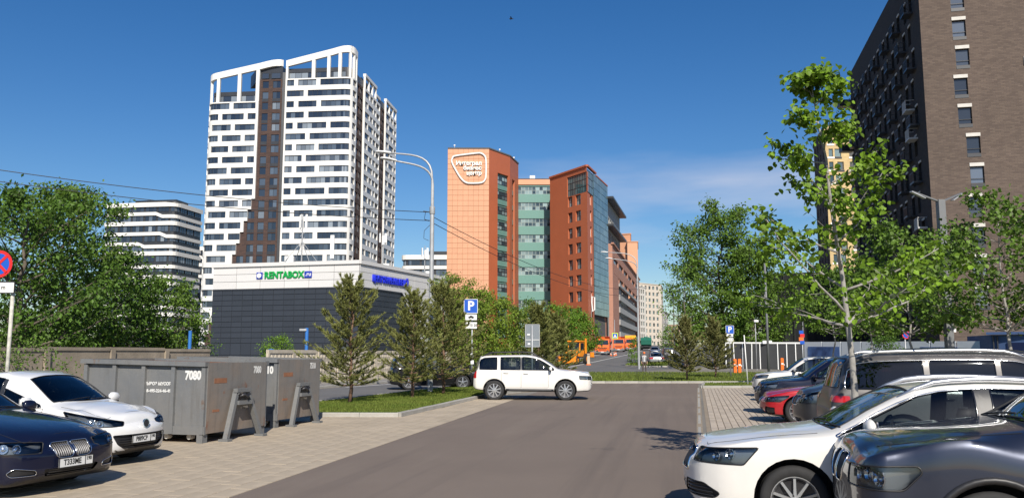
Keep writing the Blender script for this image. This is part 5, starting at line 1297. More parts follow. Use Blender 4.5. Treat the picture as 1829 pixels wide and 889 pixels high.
def car(name, label, cat, loc, yaw, P, pmat, dtl=2, group=None, z=0.0):
    """loc = ground point under the middle of the car, yaw = direction of the nose from +x"""
    S = Shell(P, ns=86 if dtl > 1 else 60); Lg, W = S.L, S.W; X = lambda s: Lg / 2 - s
    root = thing(name, label, cat, (loc[0], loc[1], z), group); root.rotation_euler.z = yaw
    side = lambda sg: (lambda f: f.normal.y * sg > .12 and f.calc_center_median().y * sg > .2)
    SIDE = ((1, 0, 0), (0, 0, 1)); FRONT = ((0, 1, 0), (0, 0, 1)); TOP = ((1, 0, 0), (0, 1, 0))
    seam = MB(); parts = {}
    def out_rim(lps, r, nm, mt, par):
        mb = MB()
        for lp in lps:
            t_ = tube_loop(lp, r)
            if t_: mb.add(t_.v, t_.f)
        if mb.v: return mb.build(nm, mt, par, True, world=False)
    R_ = P['wr']; axles = (P['sf'], P['sr'])
    # wheel arches
    for s0 in axles:
        ra = R_ + P.get('archgap', .055)
        pg = [(X(s0) + ra * math.cos(a) * 1.0, R_ + .015 + ra * math.sin(a)) for a in [2 * math.pi * k / 28 for k in range(28)]]
        for sg in (1, -1):
            fs = S.cut(pg, SIDE, lambda f: f.calc_center_median().y * sg > .42 and (f.normal.y * sg > .05 or f.normal.z < -.4))
            if not fs: continue
            lps = S.loops([f for f in fs if f.normal.y * sg > .05])
            bmesh.ops.delete(S.bm, geom=fs, context='FACES')
            if P.get('flare'):
                fl = MB(); fr_ = P['flare']; arc = []
                for k in range(25):
                    a = -.25 + (math.pi + .5) * k / 24; px, pz = X(s0) + (ra + fr_ * .3) * math.cos(a), R_ + .015 + (ra + fr_ * .3) * math.sin(a)
                    if pz < .2: continue
                    arc.append((px, sg * (S.y_at(Lg / 2 - px, pz) - .004), pz))
                fl.tube(arc, [fr_ * .62] * len(arc), 6)
                fl.build('arch_trim', P.get('flaremat', m_black), root, True, world=False)
            ww = MB(); ww.lathe([(ra - .004, -.03), (ra - .004, -.36), (0, -.36)], 28, Matrix.Translation((X(s0), sg * (W - .005), R_ + .015)) @ Matrix.Rotation(-math.pi / 2 * sg, 4, 'X'), cap=False)
            # keep only the upper part of the well
            ww2 = MB()
            for f in ww.f:
                if sum(ww.v[i][2] for i in f) / len(f) > R_ - .12: ww2.face([ww.v[i] for i in f])
            ww2.build('wheel_arch', m_trim, root, True, world=False)
            make_wheel(root, X(s0), sg * (W - P.get('wheelin', .045)), R_, P.get('tw', .22), sg, P.get('spokes', 5), P.get('spoke_style', 'plain'), P.get('rim', m_alloy), dtl)
    # side glass
    s0, s1 = P['dlo']; nn = 16; lo = P.get('lowoff', .02)
    up = [(X(s0 + (s1 - s0) * k / nn), S.zt(s0 + (s1 - s0) * k / nn) - P.get('upoff', .055)) for k in range(nn + 1)]
    b0, b1 = S.belt(s0) + lo, S.belt(s1) + lo
    blo = [(X(s0), b0), (X(s1), b1)]
    poly = [blo[0]] + [p for p in up if p[1] > b0 + (b1 - b0) * ((X(s0) - p[0]) / (s1 - s0)) + .01] + [blo[1]]
    if P.get('dcut'):                    # sloping rear edge of the side glass
        (xa, za), (xb, zb) = ((X(P['dcut'][0][0]), P['dcut'][0][1]), (X(P['dcut'][1][0]), P['dcut'][1][1]))
        nx, nz_ = zb - za, -(xb - xa)
        if nx * (X(s0) - xa) + nz_ * (b0 - za) > 0: nx, nz_ = -nx, -nz_
        poly = clip_poly(poly, nx, nz_, nx * xa + nz_ * za)
    edges = [None] + list(P['pillars']) + [None]
    for sg in (1, -1):
        for k in range(len(edges) - 1):
            pg = poly
            if edges[k]: pg = clip_poly(pg, 1, 0, X(edges[k][0] + edges[k][1] / 2))
            if edges[k + 1]: pg = clip_poly(pg, -1, 0, -X(edges[k + 1][0] - edges[k + 1][1] / 2))
            if len(pg) < 3: continue
            pg = round_poly(pg, .03 if dtl > 1 else .02)
            fs = S.cut(pg, SIDE, side(sg))
            if not fs: continue
            lps = S.loops(fs)
            g_ = S.take(fs, 'window', P.get('glass', m_cglass) if k < P.get('tint_from', 9) else m_dglass, root, -.006)
            out_rim(lps, .009, 'window_seal', P.get('seal', m_gloss), g_)
        for (ps, pw, *body_) in P['pillars']:
            if not body_:
                pg = clip_poly(clip_poly(poly, 1, 0, X(ps - pw / 2) - .006), -1, 0, -X(ps + pw / 2) - .006)
                fs = S.cut(pg, SIDE, side(sg)) if len(pg) > 2 else None
                if fs: S.take(fs, 'pillar_trim', m_pillar, root, .001)
    if P.get('dlo_trim'):
        for sg in (1, -1):
            mb = MB(); pts = []
            for k in range(len(poly)):
                for q in range(4):
                    t = q / 4; a = poly[k]; b = poly[(k + 1) % len(poly)]; px, pz = a[0] + (b[0] - a[0]) * t, a[1] + (b[1] - a[1]) * t
                    pts.append(V((px, sg * (S.y_at(Lg / 2 - px, pz) + .002), pz)))
            tl = tube_loop(pts, P['dlo_trim'])
            if tl: tl.build('chrome_trim', P.get('dlo_mat', m_chrome), root, True, world=False)
    # windscreen (seen from above) and rear window (seen from behind)
    a, b = P['ws']; yw = lambda s: min(S.wt(s) * W, S.pl(s) * W - .04) - .055
    n2 = 8; lf = []
    for k in range(n2 + 1):
        t = k / n2; s = a + .02 + S.lag * 1.05 + (b - a - .05 - S.lag) * t; lf.append((X(s), yw(s)))
    front = [(X(a + .02 + S.lag * 1.05 * (q * q)), yw(a + S.lag) * q) for q in (-.85, -.6, -.3, 0, .3, .6, .85)]
    wp = front + lf + [(p[0], -p[1]) for p in reversed(lf)]
    fs = S.cut(wp, TOP, lambda f: f.normal.z > .15 and X(b + .25) < f.calc_center_median().x < X(a - .1))
    if fs:
        lps = S.loops(fs); g_ = S.take(fs, 'windscreen', P.get('wglass', m_wglass), root, -.004); out_rim(lps, .010, 'window_seal', m_black, g_)
        wi = MB()
        for y0_, y1_ in ((.05, .62), (-.5, .1)):
            pts = []
            for k in range(7):
                t = k / 6; yy = (y0_ + (y1_ - y0_) * t) * W * 1.25; s = a + .05 + S.lag * 1.05 * (yy / W) ** 2 + .06 * t
                pts.append((X(s), yy, S.top(s) - (S.top(s) - S.zt(s)) * min(1, (abs(yy) / yw(s)) ** 2) + .018))
            wi.tube(pts, .009, 4)
        wi.build('wiper', m_black, root, True, world=False)
    if P.get('rw'):
        zb, zt_, yb, yt = P['rw']
        pg = round_poly([(-yb, zb), (yb, zb), (yt, zt_), (-yt, zt_)], .06)
        fs = S.cut(pg, FRONT, lambda f: f.normal.x < -.2 and f.calc_center_median().x < X(Lg * .6))
        if fs:
            lps = S.loops(fs); g_ = S.take(fs, 'rear_window', P.get('rglass', m_dglass), root, -.004); out_rim(lps, .010, 'window_seal', m_black, g_)
    # lamps: polygons of (s,y,z), projected along the corner
    def diag(pts, rear, sg):
        c = .7071; k = -1 if rear else 1
        U = V((-c * k, sg * c, 0)) ; U.normalize()
        pg = [(U.dot(V((X(p[0]), sg * p[1], p[2]))), p[2]) for p in pts]
        nrm = V((c * k, sg * c, 0))
        half = (lambda f: f.calc_center_median().x > X(1.4)) if not rear else (lambda f: f.calc_center_median().x < X(Lg - 1.2))
        return S.cut(round_poly(pg, .02, 2), (tuple(U), (0, 0, 1)), lambda f: f.normal.dot(nrm) > .15 and half(f) and f.calc_center_median().y * sg > .1)
    for hp in P.get('heads', []):
        for sg in (1, -1):
            fs = diag(hp, False, sg)
            if not fs: continue
            lps = S.loops(fs); cen = sum((f.calc_center_median() * f.calc_area() for f in fs), V()) / sum(f.calc_area() for f in fs)
            fcs = [(f.calc_center_median(), f.normal.copy()) for f in fs]
            hb = S.take(fs, 'headlight', P.get('bowl', m_bowl), root, -.055, remove=False)
            ln_ = S.take(fs, 'lens', m_lens, hb, -.002)
            out_rim(lps, .007, 'lamp_seal', m_black, hb)
            rf = MB(); span = P.get('bulbs', ((-.09, .0), (.06, .0))); nrm = V((.7071, sg * .7071, 0)); U = V((-.7071, sg * .7071, 0))
            for (du, dz) in span:
                tg_ = cen + U * du + V((0, 0, dz)); fc_, fn_ = min(fcs, key=lambda a_: (U.dot(a_[0] - tg_)) ** 2 + (a_[0].z - tg_.z) ** 2)
                c_ = fc_ - fn_ * .034; nv_ = (fn_ + V((.6, 0, 0))).normalized()
                q = nv_.to_track_quat('Z', 'Y').to_matrix().to_4x4(); rb = P.get('bulb_r', .05)
                rf.lathe([(0, -.03), (rb * .55, -.02), (rb * .9, .004), (rb, .018), (rb * .93, .018), (rb * .5, -.01), (rb * .45, .012), (0, .02)], 14, Matrix.Translation(c_) @ q)
            rf.build('reflector', m_reflect, hb, True, world=False, angle=40)
    for tp_ in P.get('tails', []):
        for sg in (1, -1):
            fs = diag(tp_, True, sg)
            if fs: S.take(fs, 'tail_light', m_tail, root, .004)
    # front openings: (name, polygon of (y,z), material, depth, rim radius, rim material, slats)
    for (nm, pg, mt, dep, rr, rmt, sl) in P.get('front', []):
        for sg in ((1, -1) if pg[0][0] * 1 > 0 and all(p[0] > .004 for p in pg) else (1,)):
            pp = round_poly([(p[0] * sg, p[1]) for p in pg], .025)
            fs = S.cut(pp, FRONT, lambda f: f.normal.x > .12 and f.calc_center_median().x > X(1.0))
            if not fs: continue
            lps = S.loops(fs)
            vs_ = [v.co.copy() for f in fs for v in f.verts]; y0, y1 = min(v.y for v in vs_), max(v.y for v in vs_); z0, z1 = min(v.z for v in vs_), max(v.z for v in vs_)
            fit = np.linalg.lstsq(np.array([(1, v.y, v.y * v.y, v.z, v.z * v.z) for v in vs_]), np.array([v.x for v in vs_]), rcond=None)[0]
            def sx_(yy, zz):
                return float(fit[0] + fit[1] * yy + fit[2] * yy * yy + fit[3] * zz + fit[4] * zz * zz)
            ob = S.take(fs, nm, mt, root, -dep)
            if rr: out_rim(lps, rr, 'rim_trim', rmt, ob)
            if sl:
                kind, cnt_ = sl; mb = MB(); ins = lambda y, z: all(((pp[(i + 1) % len(pp)][0] - pp[i][0]) * (z - pp[i][1]) - (pp[(i + 1) % len(pp)][1] - pp[i][1]) * (y - pp[i][0])) * (1 if area2(pp) > 0 else -1) > 0 for i in range(len(pp)))
                for k in range(cnt_):
                    t = (k + .5) / cnt_; run = []
                    for q in range(13):
                        u = q / 12
                        y, z = (y0 + (y1 - y0) * t, z0 + (z1 - z0) * u) if kind == 'v' else (y0 + (y1 - y0) * u, z0 + (z1 - z0) * t)
                        if ins(y, z): run.append((sx_(y, z) - .012, y, z))
                    if len(run) > 1: mb.tube(run, .0065, 4)
                if mb.v: mb.build('slat', P.get('slatmat', m_dkalloy), ob, False, world=False)
    # doors: cut panels with a dark shut line
    for (d0, d1, zlo) in P.get('doors', []):
        for sg in (1, -1):
            pg = [(X(d0), zlo + .02), (X(d0) - .02, zlo), (X(d1), zlo), (X(d1), S.belt(d1) + .0), (X(d0), S.belt(d0) + .0)]
            fs = S.cut(pg, SIDE, side(sg))
            if not fs: continue
            lps = S.loops(fs); d_ = S.take(fs, 'door', pmat, root, 0)
            out_rim(lps, .0045, 'shut_line', m_black, d_)
            hz = S.belt(d1) - .13; sh = d1 - .17
            yy = S.y_at(sh, hz); hb = MB(); hb.tube([(X(sh) + .1, sg * (yy - .002), hz), (X(sh) + .085, sg * (yy + .03), hz + .002), (X(sh) - .06, sg * (yy + .032), hz + .006), (X(sh) - .09, sg * (yy - .002), hz + .006)], [.012, .014, .014, .012], 6)
            hb.build('handle', P.get('handlemat', pmat), d_, True, world=False)
    # bonnet shut line
    if P.get('bonnet'):
        n3 = 14; a0, a1 = P['bonnet']
        for sg in (1, -1):
            pts = []
            for k in range(n3 + 1):
                s = a0 + (a1 - a0) * k / n3; y = min(S.wt(s) * W, S.pl(s) * W - .04); pts.append(V((X(s), sg * (y + .012), S.zt(s) - .0008)))
            seam.tube(pts, .003, 4)
        pts = []
        for k in range(13):
            t = k / 12 * 2 - 1; wy = min(S.wt(a0) * W, S.pl(a0) * W - .04) * t
            pts.append((X(a0) , wy, S.top(a0) - (S.top(a0) - S.zt(a0)) * t * t + .0))
        seam.tube(pts, .0035, 4)
    if seam.v: seam.build('bonnet_shut_line', m_black, root, False, world=False)
    # rocker and lower trims
    if P.get('sill'):
        for sg in (1, -1):
            mb = MB(); pts = []
            for k in range(13):
                s = P['sf'] + R_ + .07 + (P['sr'] - P['sf'] - 2 * R_ - .14) * k / 12; pts.append((X(s), sg * (S.pl(s) * W - .02), S.bot(s) + .055))
            mb.tube(pts, .055, 6); mb.build('sill', P['sill'], root, True, world=False)
    # mirrors
    ms_ = P['mirror']
    for sg in (1, -1):
        s, z_ = ms_; y = S.y_at(s, z_)
        mb = MB(); mb.lathe([(0, -.12), (.045, -.112), (.078, -.07), (.09, 0), (.086, .07), (.05, .105), (0, .115)], 14, Matrix.Translation((X(s) + .01, sg * (y + .145), z_ + .055)) @ Matrix.Rotation(math.pi / 2, 4, 'X') @ Matrix.Diagonal((.62, .95, 1, 1)))
        o_ = mb.build('mirror', P.get('mirmat', pmat), root, True, world=False)
        MB().bar((X(s) - .02, sg * (y - .02), z_ + .01), (X(s), sg * (y + .1), z_ + .02), .07, .035).box((X(s) + .0, sg * (y + .14), z_ - .018), (.07, .2, .03)).build('mirror_foot', m_black, o_, world=False)
        MB().box((X(s) - .048, sg * (y + .145), z_ + .055), (.004, .17, .12)).build('mirror_glass', m_chrome, o_, world=False)
    if P.get('rails'):
        r0, r1, hgt = P['rails']
        for sg in (1, -1):
            pts = []
            for k in range(15):
                s = r0 + (r1 - r0) * k / 14; e = min(1, min(k, 14 - k) / 2.0); y = S.wt(s) * W - .035
                pts.append((X(s), sg * y, S.zt(s) + .004 + hgt * e))
            MB().tube(pts, [.014 + .016 * min(1, min(k, 14 - k) / 2) for k in range(15)], 6).build('roof_rail', P.get('railmat', m_alloy), root, True, world=False)
    # interior: lining, floor, dashboard, seats, wheel
    lin = [f for f in S.bm.faces if f.calc_center_median().z > S.belt(S.L * .5) - .02 and X(P['ws'][0]) > f.calc_center_median().x > X(Lg - .25)]
    if lin: S.take(lin, 'lining', m_trim, root, -.03, remove=False)
    zf = P.get('floor', .34); c0, c1 = P['ws'][0] + .1, min(Lg - .35, P['sr'] + .5); bl = S.belt(Lg / 2)
    fl = MB(); fl.box((X((c0 + c1) / 2), 0, zf), (c1 - c0, W * 1.72, .06)); fl.box((X(c0 + .16), 0, bl - .16), (.42, W * 1.62, .26)); fl.box((X(c0 + .0), 0, bl - .3), (.1, W * 1.7, .5))
    for sg in (1, -1): fl.box((X((c0 + c1) / 2), sg * W * .86, bl - .27), (c1 - c0, .05, .48))
    fl.box((X(c1 - .1), 0, bl - .25), (.1, W * 1.7, .45))
    fl.build('interior', m_trim, root, world=False)
    sm_ = P.get('seatmat', m_seat); sb = P.get('seat_s', c0 + 1.12); rear_off = P.get('rear_off', .82)
    for (ss_, ys) in ((sb, (W * .42, -W * .42)), (sb + rear_off, (W * .5, 0, -W * .5))):
        for y in ys:
            mb = MB(); bk = .16 if ss_ == sb or rear_off > .78 else .0
            prof = [(X(ss_) + .16, zf + .16), (X(ss_) - .3 + .52, zf + .2), (X(ss_) + .2, zf + .3), (X(ss_) - .22, zf + .28), (X(ss_) - .38, bl + bk), (X(ss_) - .5, bl + bk - .01), (X(ss_) - .36, zf + .16)]
            mb.sideprism(prof, y - .23, y + .23)
            if ss_ == sb or rear_off > .78: mb.box((X(ss_) - .45, y, bl + .27), (.09, .24, .17)); mb.tube([(X(ss_) - .44, y, bl + .1), (X(ss_) - .45, y, bl + .25)], .03, 5)
            mb.build('seat', sm_, root, world=False)
    sw = MB(); c_ = V((X(c0 + .52), W * .42, bl - .03)); ring = []
    for k in range(20):
        an = 2 * math.pi * k / 20; ring.append(c_ + V((-.06 * math.sin(an) * 1.2, .18 * math.cos(an), .165 * math.sin(an))))
    sw.tube(ring, .015, 5, closed=True); sw.bar(c_ + V((0, -.17, 0)), c_ + V((0, .17, 0)), .05, .02); sw.bar(c_, c_ + V((.3, 0, -.12)), .06, .06)
    sw.build('steering_wheel', m_black, root, world=False)
    # number plates, badges
    def plate(pos, tilt, txt, rear=False, yaw_=0):
        q = MB(); q.box((0, 0, 0), (.012, .52, .112)); o_ = q.build('number_plate', m_plate, root, world=False); o_.location = pos; o_.rotation_euler = (0, tilt, yaw_ + (math.pi if rear else 0))
        fr_ = MB()
        for y0, z0, y1, z1 in ((-.262, -.058, .262, -.058), (-.262, .058, .262, .058), (-.262, -.058, -.262, .058), (.262, -.058, .262, .058), (.14, -.056, .14, .056)): fr_.bar((.006, y0, z0), (.006, y1, z1), .006, .01)
        fr_.build('plate_frame', m_ink, o_, world=False)
        if txt:
            text('plate_lettering', txt[0], .098, m_ink, o_, (.0075, -.058, 0), (math.pi / 2, 0, math.pi / 2), .001, bold=.0022, sx=.82)
            text('plate_lettering', txt[1], .066, m_ink, o_, (.0075, .20, .017), (math.pi / 2, 0, math.pi / 2), .001, bold=.0018, sx=.85)
    if P.get('plate'): plate(*P['plate'])
    if P.get('rplate'): plate(P['rplate'][0], 0, P['rplate'][1], True)
    # the painted body itself, last: what is left after all cuts
    S.bm.normal_update()
    me = bpy.data.meshes.new('body'); S.bm.to_mesh(me); me.materials.append(pmat); me.materials.append(m_black)
    me.polygons.foreach_set('use_smooth', [True] * len(me.polygons)); me.set_sharp_from_angle(angle=R(38)); me.update()
    bd = link('body', me, root)
    S.bm.free()
    return root, S
def std_plan(L, nose=.70, tail=.78):
    return [(0, nose), (.05, nose + .09), (.14, nose + .175), (.3, .945), (.55, .982), (1.0, 1.0), (L * .5, 1.0), (L - .8, .995), (L - .35, .965), (L - .12, tail + .11), (L - .03, tail + .04), (L, tail)]
def spec(L, W, H, kind, nose, cowl, sw0, sroof, sf, sr, wr, beltz, clear=.2, **kw):
    d = sroof - sw0
    top = [(0, nose - .11), (.025, nose - .03), (.09, nose + .025), (.3, nose + (cowl - nose) * .35), (sw0 * .6, nose + (cowl - nose) * .72), (sw0 - .12, cowl - .015), (sw0, cowl), (sw0 + d * .5, cowl + .54 * (H - .06 - cowl)), (sroof, H - .065), (sroof + .3, H - .015)]
    if kind == 'sedan':
        dk = kw.pop('deck', beltz + .07)
        top += [(L * .56, H), (L - 1.75, H - .045), (L - 1.25, (H + dk) / 2 + .06), (L - .8, dk + .03), (L - .6, dk), (L - .12, dk - .03), (L - .03, dk - .09), (L, dk - .25)]
    elif kind == 'hatch':
        top += [(L * .58, H), (L - 1.1, H - .04), (L - .55, H - .13), (L - .22, beltz + .12), (L - .1, beltz + .0), (L - .03, beltz - .06), (L, beltz - .2)]
    elif kind == 'wagon':
        top += [(L * .58, H), (L - 1.0, H - .045), (L - .5, H - .11), (L - .18, beltz + .12), (L - .08, beltz), (L - .02, beltz - .06), (L, beltz - .2)]
    elif kw.pop('boxy', 0):
        top += [(L * .58, H), (L - .9, H - .01), (L - .26, H - .045), (L - .17, H - .12), (L - .12, beltz + .25), (L - .06, beltz + .02), (L - .02, beltz - .1), (L, beltz - .3)]
    else:
        top += [(L * .58, H), (L - .9, H - .02), (L - .32, H - .07), (L - .17, H - .2), (L - .07, beltz + .05), (L - .02, beltz - .1), (L, beltz - .3)]
    hm = nose + (cowl - nose) * .5
    belt = [(0, nose - .16), (.06, nose - .075), (.25, nose - .02), (sw0 * .6, hm - .015), (sw0, beltz - .07), (sw0 + .35, beltz - .02), (L * .6, beltz + .005), (L - .5, beltz + .03), (L - .15, beltz - .02), (L - .03, beltz - .14), (L, beltz - .24)]
    wr_ = kw.pop('roofw', .68)
    wt = [(0, .50), (.12, .62), (.35, .72), (sw0, .80), (sw0 + .12, .815), (sw0 + d * .55, .755), (sroof + .1, wr_ + .01), (L * .6, wr_), (L - .7, wr_ - .02), (L - .15, .70 if kind != 'sedan' else .72), (L, .6)]
    bot = [(0, clear + .08), (.1, clear + .02), (.6, clear - .01), (L * .5, clear), (L - .5, clear + .03), (L - .1, clear + .08), (L, clear + .14)]
    P = dict(L=L, W=W, top=top, belt=belt, bot=bot, plan=std_plan(L, kw.pop('nosew', .70), kw.pop('tailw', .78)), wt=wt, sf=sf, sr=sr, wr=wr, ws=(sw0, sroof), mirror=(sw0 + .38, beltz + .0), dlo=(sw0 + .16, L - .4))
    if kind == 'sedan': P['rear_off'] = .7
    P.update(kw); return P
def poly_c(y, z, r, n=10): return [(y + r * math.cos(2 * math.pi * k / n), z + r * math.sin(2 * math.pi * k / n)) for k in range(n)]

SP_SKODA = spec(4.84, .91, 1.485, 'wagon', .84, 1.02, 1.27, 2.12, .95, 3.79, .335, 1.0, .17, dcut=((4.1, 1.02), (4.5, 1.4)), dlo=(1.36, 4.5),
    pillars=[(2.72, .15), (3.62, .06)], lowoff=.012, doors=[(1.53, 2.72, .27), (2.72, 3.5, .27)], heads=[[(.0, .56, .675), (.0, .53, .80), (.60, .91, .835), (.45, .91, .665)]], bulbs=((.02, .0), (.13, .0)), bulb_r=.055,
    front=[('grille', [(-.44, .56), (.44, .56), (.40, .79), (-.40, .79)], m_black, .02, .012, m_chrome, ('v', 26)), ('air_intake', [(.34, .33), (.80, .33), (.84, .38), (.74, .47), (.36, .47)], m_black, .03, .006, m_black, ('h', 4)), ('air_intake', [(-.3, .30), (.3, .30), (.3, .45), (-.3, .45)], m_black, .03, 0, None, ('h', 4))],
    spokes=10, spoke_style='twin_no', rails=(1.98, 4.35, .045), dlo_trim=.010, bonnet=(.14, 1.2), tint_from=1, wheelin=.05, bulge=.12, nosew=.68, glass=glass_mat('front_side_glass', (.74, .82, .82), 1.06), lag=.06, crown=.028, upoff=.035)
SP_BMW5 = spec(4.9, .935, 1.46, 'sedan', .72, 1.0, 1.5, 2.4, .90, 3.87, .33, .94, .15, dlo=(1.7, 4.0), dcut=((3.9, .97), (3.55, 1.38)), pillars=[(2.75, .1)], doors=[(1.8, 2.8, .26), (2.8, 3.6, .26)],
    heads=[[(.0, .40, .54), (.02, .38, .665), (.62, .92, .72), (.46, .92, .565)]], bulbs=((-.1, -.005), (.06, .0)), bulb_r=.055,
    front=[('kidney_grille', [(.022, .49), (.018, .655), (.27, .655), (.30, .60), (.27, .50), (.22, .465), (.06, .465)], m_black, .03, .007, m_chrome, ('v', 9)), ('air_intake', [(-.38, .255), (.38, .255), (.42, .345), (-.42, .345)], m_black, .03, 0, None, ('h', 3)), ('fog_light', [(.5, .285), (.78, .285), (.82, .33), (.76, .385), (.52, .345)], m_black, .02, .005, m_chrome, None)],
    plate=((2.60, -.02, .405), 0, ('T333ME', '190')),  bonnet=(.10, 1.45), bulge=.11, nosew=.74, spokes=10)
SP_MAZDA = spec(3.9, .848, 1.475, 'hatch', .79, .99, .98, 1.75, .78, 3.27, .30, .95, .17, dlo=(1.12, 3.4), dcut=((3.35, 1.0), (3.2, 1.4)), pillars=[(2.05, .08), (2.85, .07)], doors=[(1.15, 2.05, .26), (2.05, 2.85, .26)],
    heads=[[(.02, .36, .635), (.03, .33, .70), (.74, .83, .87), (.64, .85, .765), (.35, .83, .635)]], bulbs=((-.1, -.03), (.05, .0)), bulb_r=.05,
    front=[('air_intake', [(-.50, .36), (-.38, .29), (.38, .29), (.50, .36), (.58, .50), (-.58, .50)], m_black, .03, .006, m_black, ('h', 6)), ('fog_light', [(.60, .33), (.72, .33), (.82, .40), (.78, .50), (.66, .50)], m_black, .025, .005, m_black, None)],
    plate=((2.065, -.03, .425), 0, ('P889CP', '190')), bonnet=(.16, .92), bulge=.12, nosew=.66, lag=.14, clear_=0)
SP_MAZDA.pop('clear_')
SP_LR = spec(4.5, .95, 1.73, 'suv', 1.05, 1.19, 1.16, 2.0, .97, 3.69, .375, 1.14, .33, boxy=1, lag=.06, dlo=(1.40, 4.27), dcut=((4.37, 1.16), (4.18, 1.66)), pillars=[(2.66, .07), (3.52, .13, 1)], doors=[(1.62, 2.66, .48), (2.66, 3.42, .48)], sill=m_black, floor=.45, glass=m_dglass if False else m_cglass,
    heads=[[(.0, .55, .77), (.0, .53, .90), (.42, .94, .93), (.40, .94, .79)]], bulbs=((-.05, 0), (.08, 0)), front=[('grille', [(-.45, .74), (.45, .74), (.43, .9), (-.43, .9)], m_black, .02, .01, m_alloy, ('h', 3)), ('air_intake', [(-.5, .36), (.5, .36), (.5, .5), (-.5, .5)], m_black, .03, 0, None, None), ('fog_light', poly_c(.72, .62, .06), m_black, .02, .01, m_alloy, None)],
    tails=[[(4.5, .76, .84), (4.5, .78, 1.10), (4.38, .93, 1.10), (4.38, .94, .84)]], rails=(1.95, 4.2, .13), railmat=m_black, spokes=9, spoke_style='wide', bulge=.09, nosew=.80, tailw=.88, roofw=.79, tint_from=2, mirmat=m_white, wheelin=.05, archgap=.06, wglass=glass_mat('clear_windscreen', (.5, .62, .66), 1.1))
SP_X3 = spec(4.65, .94, 1.68, 'suv', 1.03, 1.21, 1.22, 2.05, .90, 3.71, .37, 1.09, .25, dlo=(1.5, 4.3), pillars=[(2.7, .1), (3.5, .08)], doors=[(1.75, 2.7, .36), (2.7, 3.45, .36)],
    heads=[[(.0, .42, .715), (.0, .42, .875), (.36, .93, .905), (.38, .94, .86), (.24, .93, .72)]], bulbs=((-.13, 0), (-.01, -.005), (.10, .0)), bulb_r=.062,
    front=[('kidney_grille', [(.03, .72), (.02, .93), (.25, .93), (.285, .87), (.26, .74), (.2, .69), (.07, .69)], m_black, .03, .007, m_chrome, ('v', 9)), ('air_intake', [(-.5, .36), (.5, .36), (.55, .52), (-.55, .52)], m_black, .03, 0, None, ('h', 4))],
    flare=.05, bonnet=(.09, 1.16), bulge=.08, nosew=.78, lag=.06, spokes=5, roofw=.72)
SP_GL = spec(5.05, .955, 1.785, 'suv', .98, 1.18, 1.3, 2.05, .95, 4.02, .385, 1.18, .25, dlo=(1.5, 4.83), dcut=((4.86, 1.2), (4.70, 1.74)), pillars=[(2.6, .09, 1), (3.62, .1, 1)], doors=[(1.7, 2.6, .4), (2.6, 3.55, .4)], glass=m_dglass, upoff=.085,
    rw=(1.22, 1.68, .70, .60), tails=[[(5.05, .62, 1.0), (5.05, .64, 1.1), (4.82, .95, 1.1), (4.82, .955, 1.0)]], rails=(2.1, 4.7, .055), railmat=m_alloy, dlo_trim=.008, spokes=5, roofw=.74, tailw=.84, lowoff=.03, nosew=.75)
def generic(L, W, H, kind, nose, cowl, sw0, sroof, sf, sr, wr, beltz, head=None, **kw):
    hd = head or [(.0, .46, nose - .17), (.0, .44, nose - .06), (.5, W - .02, nose + .0), (.42, W - .02, nose - .14)]
    k2 = dict(pillars=[(sw0 + 1.35, .09), (sw0 + 2.15, .07)], doors=[(sw0 + .3, sw0 + 1.35, .3), (sw0 + 1.35, sw0 + 2.15, .3)], heads=[hd], bonnet=(.12, sw0 - .06), bulge=.11,
        front=[('grille', [(-.36, nose - .3), (.36, nose - .3), (.38, nose - .1), (-.38, nose - .1)], m_black, .02, .01, m_chrome, ('h', 5)), ('air_intake', [(-.55, .3), (.55, .3), (.6, .42), (-.6, .42)], m_black, .03, 0, None, ('h', 3))])
    k2.update(kw); return spec(L, W, H, kind, nose, cowl, sw0, sroof, sf, sr, wr, beltz, **k2)
SP_RED = generic(4.32, .88, 1.42, 'hatch', .76, .96, 1.3, 2.1, .77, 3.46, .33, .92, front=[('kidney_grille', [(.02, .5), (.02, .66), (.24, .66), (.26, .58), (.2, .49)], m_black, .03, .008, m_chrome, ('v', 7)), ('air_intake', [(.46, .24), (.78, .26), (.80, .42), (.6, .44)], m_black, .03, 0, None, None), ('air_intake', [(-.4, .24), (.4, .24), (.4, .4), (-.4, .4)], m_black, .03, 0, None, ('h', 3))],
    heads=[[(.0, .46, .56), (.02, .44, .65), (.55, .87, .72), (.5, .88, .66), (.3, .86, .555)]], rim=m_dkalloy, spokes=10, wheelin=.03)
SP_RED['rim'] = m_alloy
SP_VAN = generic(4.75, .95, 1.88, 'suv', .98, 1.2, 1.0, 1.9, .85, 4.0, .34, 1.12, heads=[[(.0, .42, .72), (.02, .42, .90), (.52, .94, 1.0), (.42, .95, .74)]], nosew=.74, bulge=.14)
SP_CROSS = generic(4.5, .92, 1.66, 'suv', .92, 1.08, 1.15, 1.95, .9, 3.6, .36, 1.06)
SP_SEDAN = generic(4.6, .90, 1.46, 'sedan', .76, .98, 1.35, 2.2, .9, 3.6, .32, .94, dlo=(1.5, 3.75), dcut=((3.7, .97), (3.3, 1.38)))
SP_LADA = generic(4.3, .84, 1.42, 'sedan', .76, .95, 1.4, 2.1, .8, 3.25, .29, .92, dlo=(1.5, 3.5), dcut=((3.45, .95), (3.1, 1.35)), rw=(.99, 1.33, .62, .52), tails=[[(4.3, .42, .66), (4.3, .42, .84), (4.16, .84, .84), (4.16, .84, .66)]], rplate=((-2.19, 0, .72), None), tailw=.9, deck=.98)
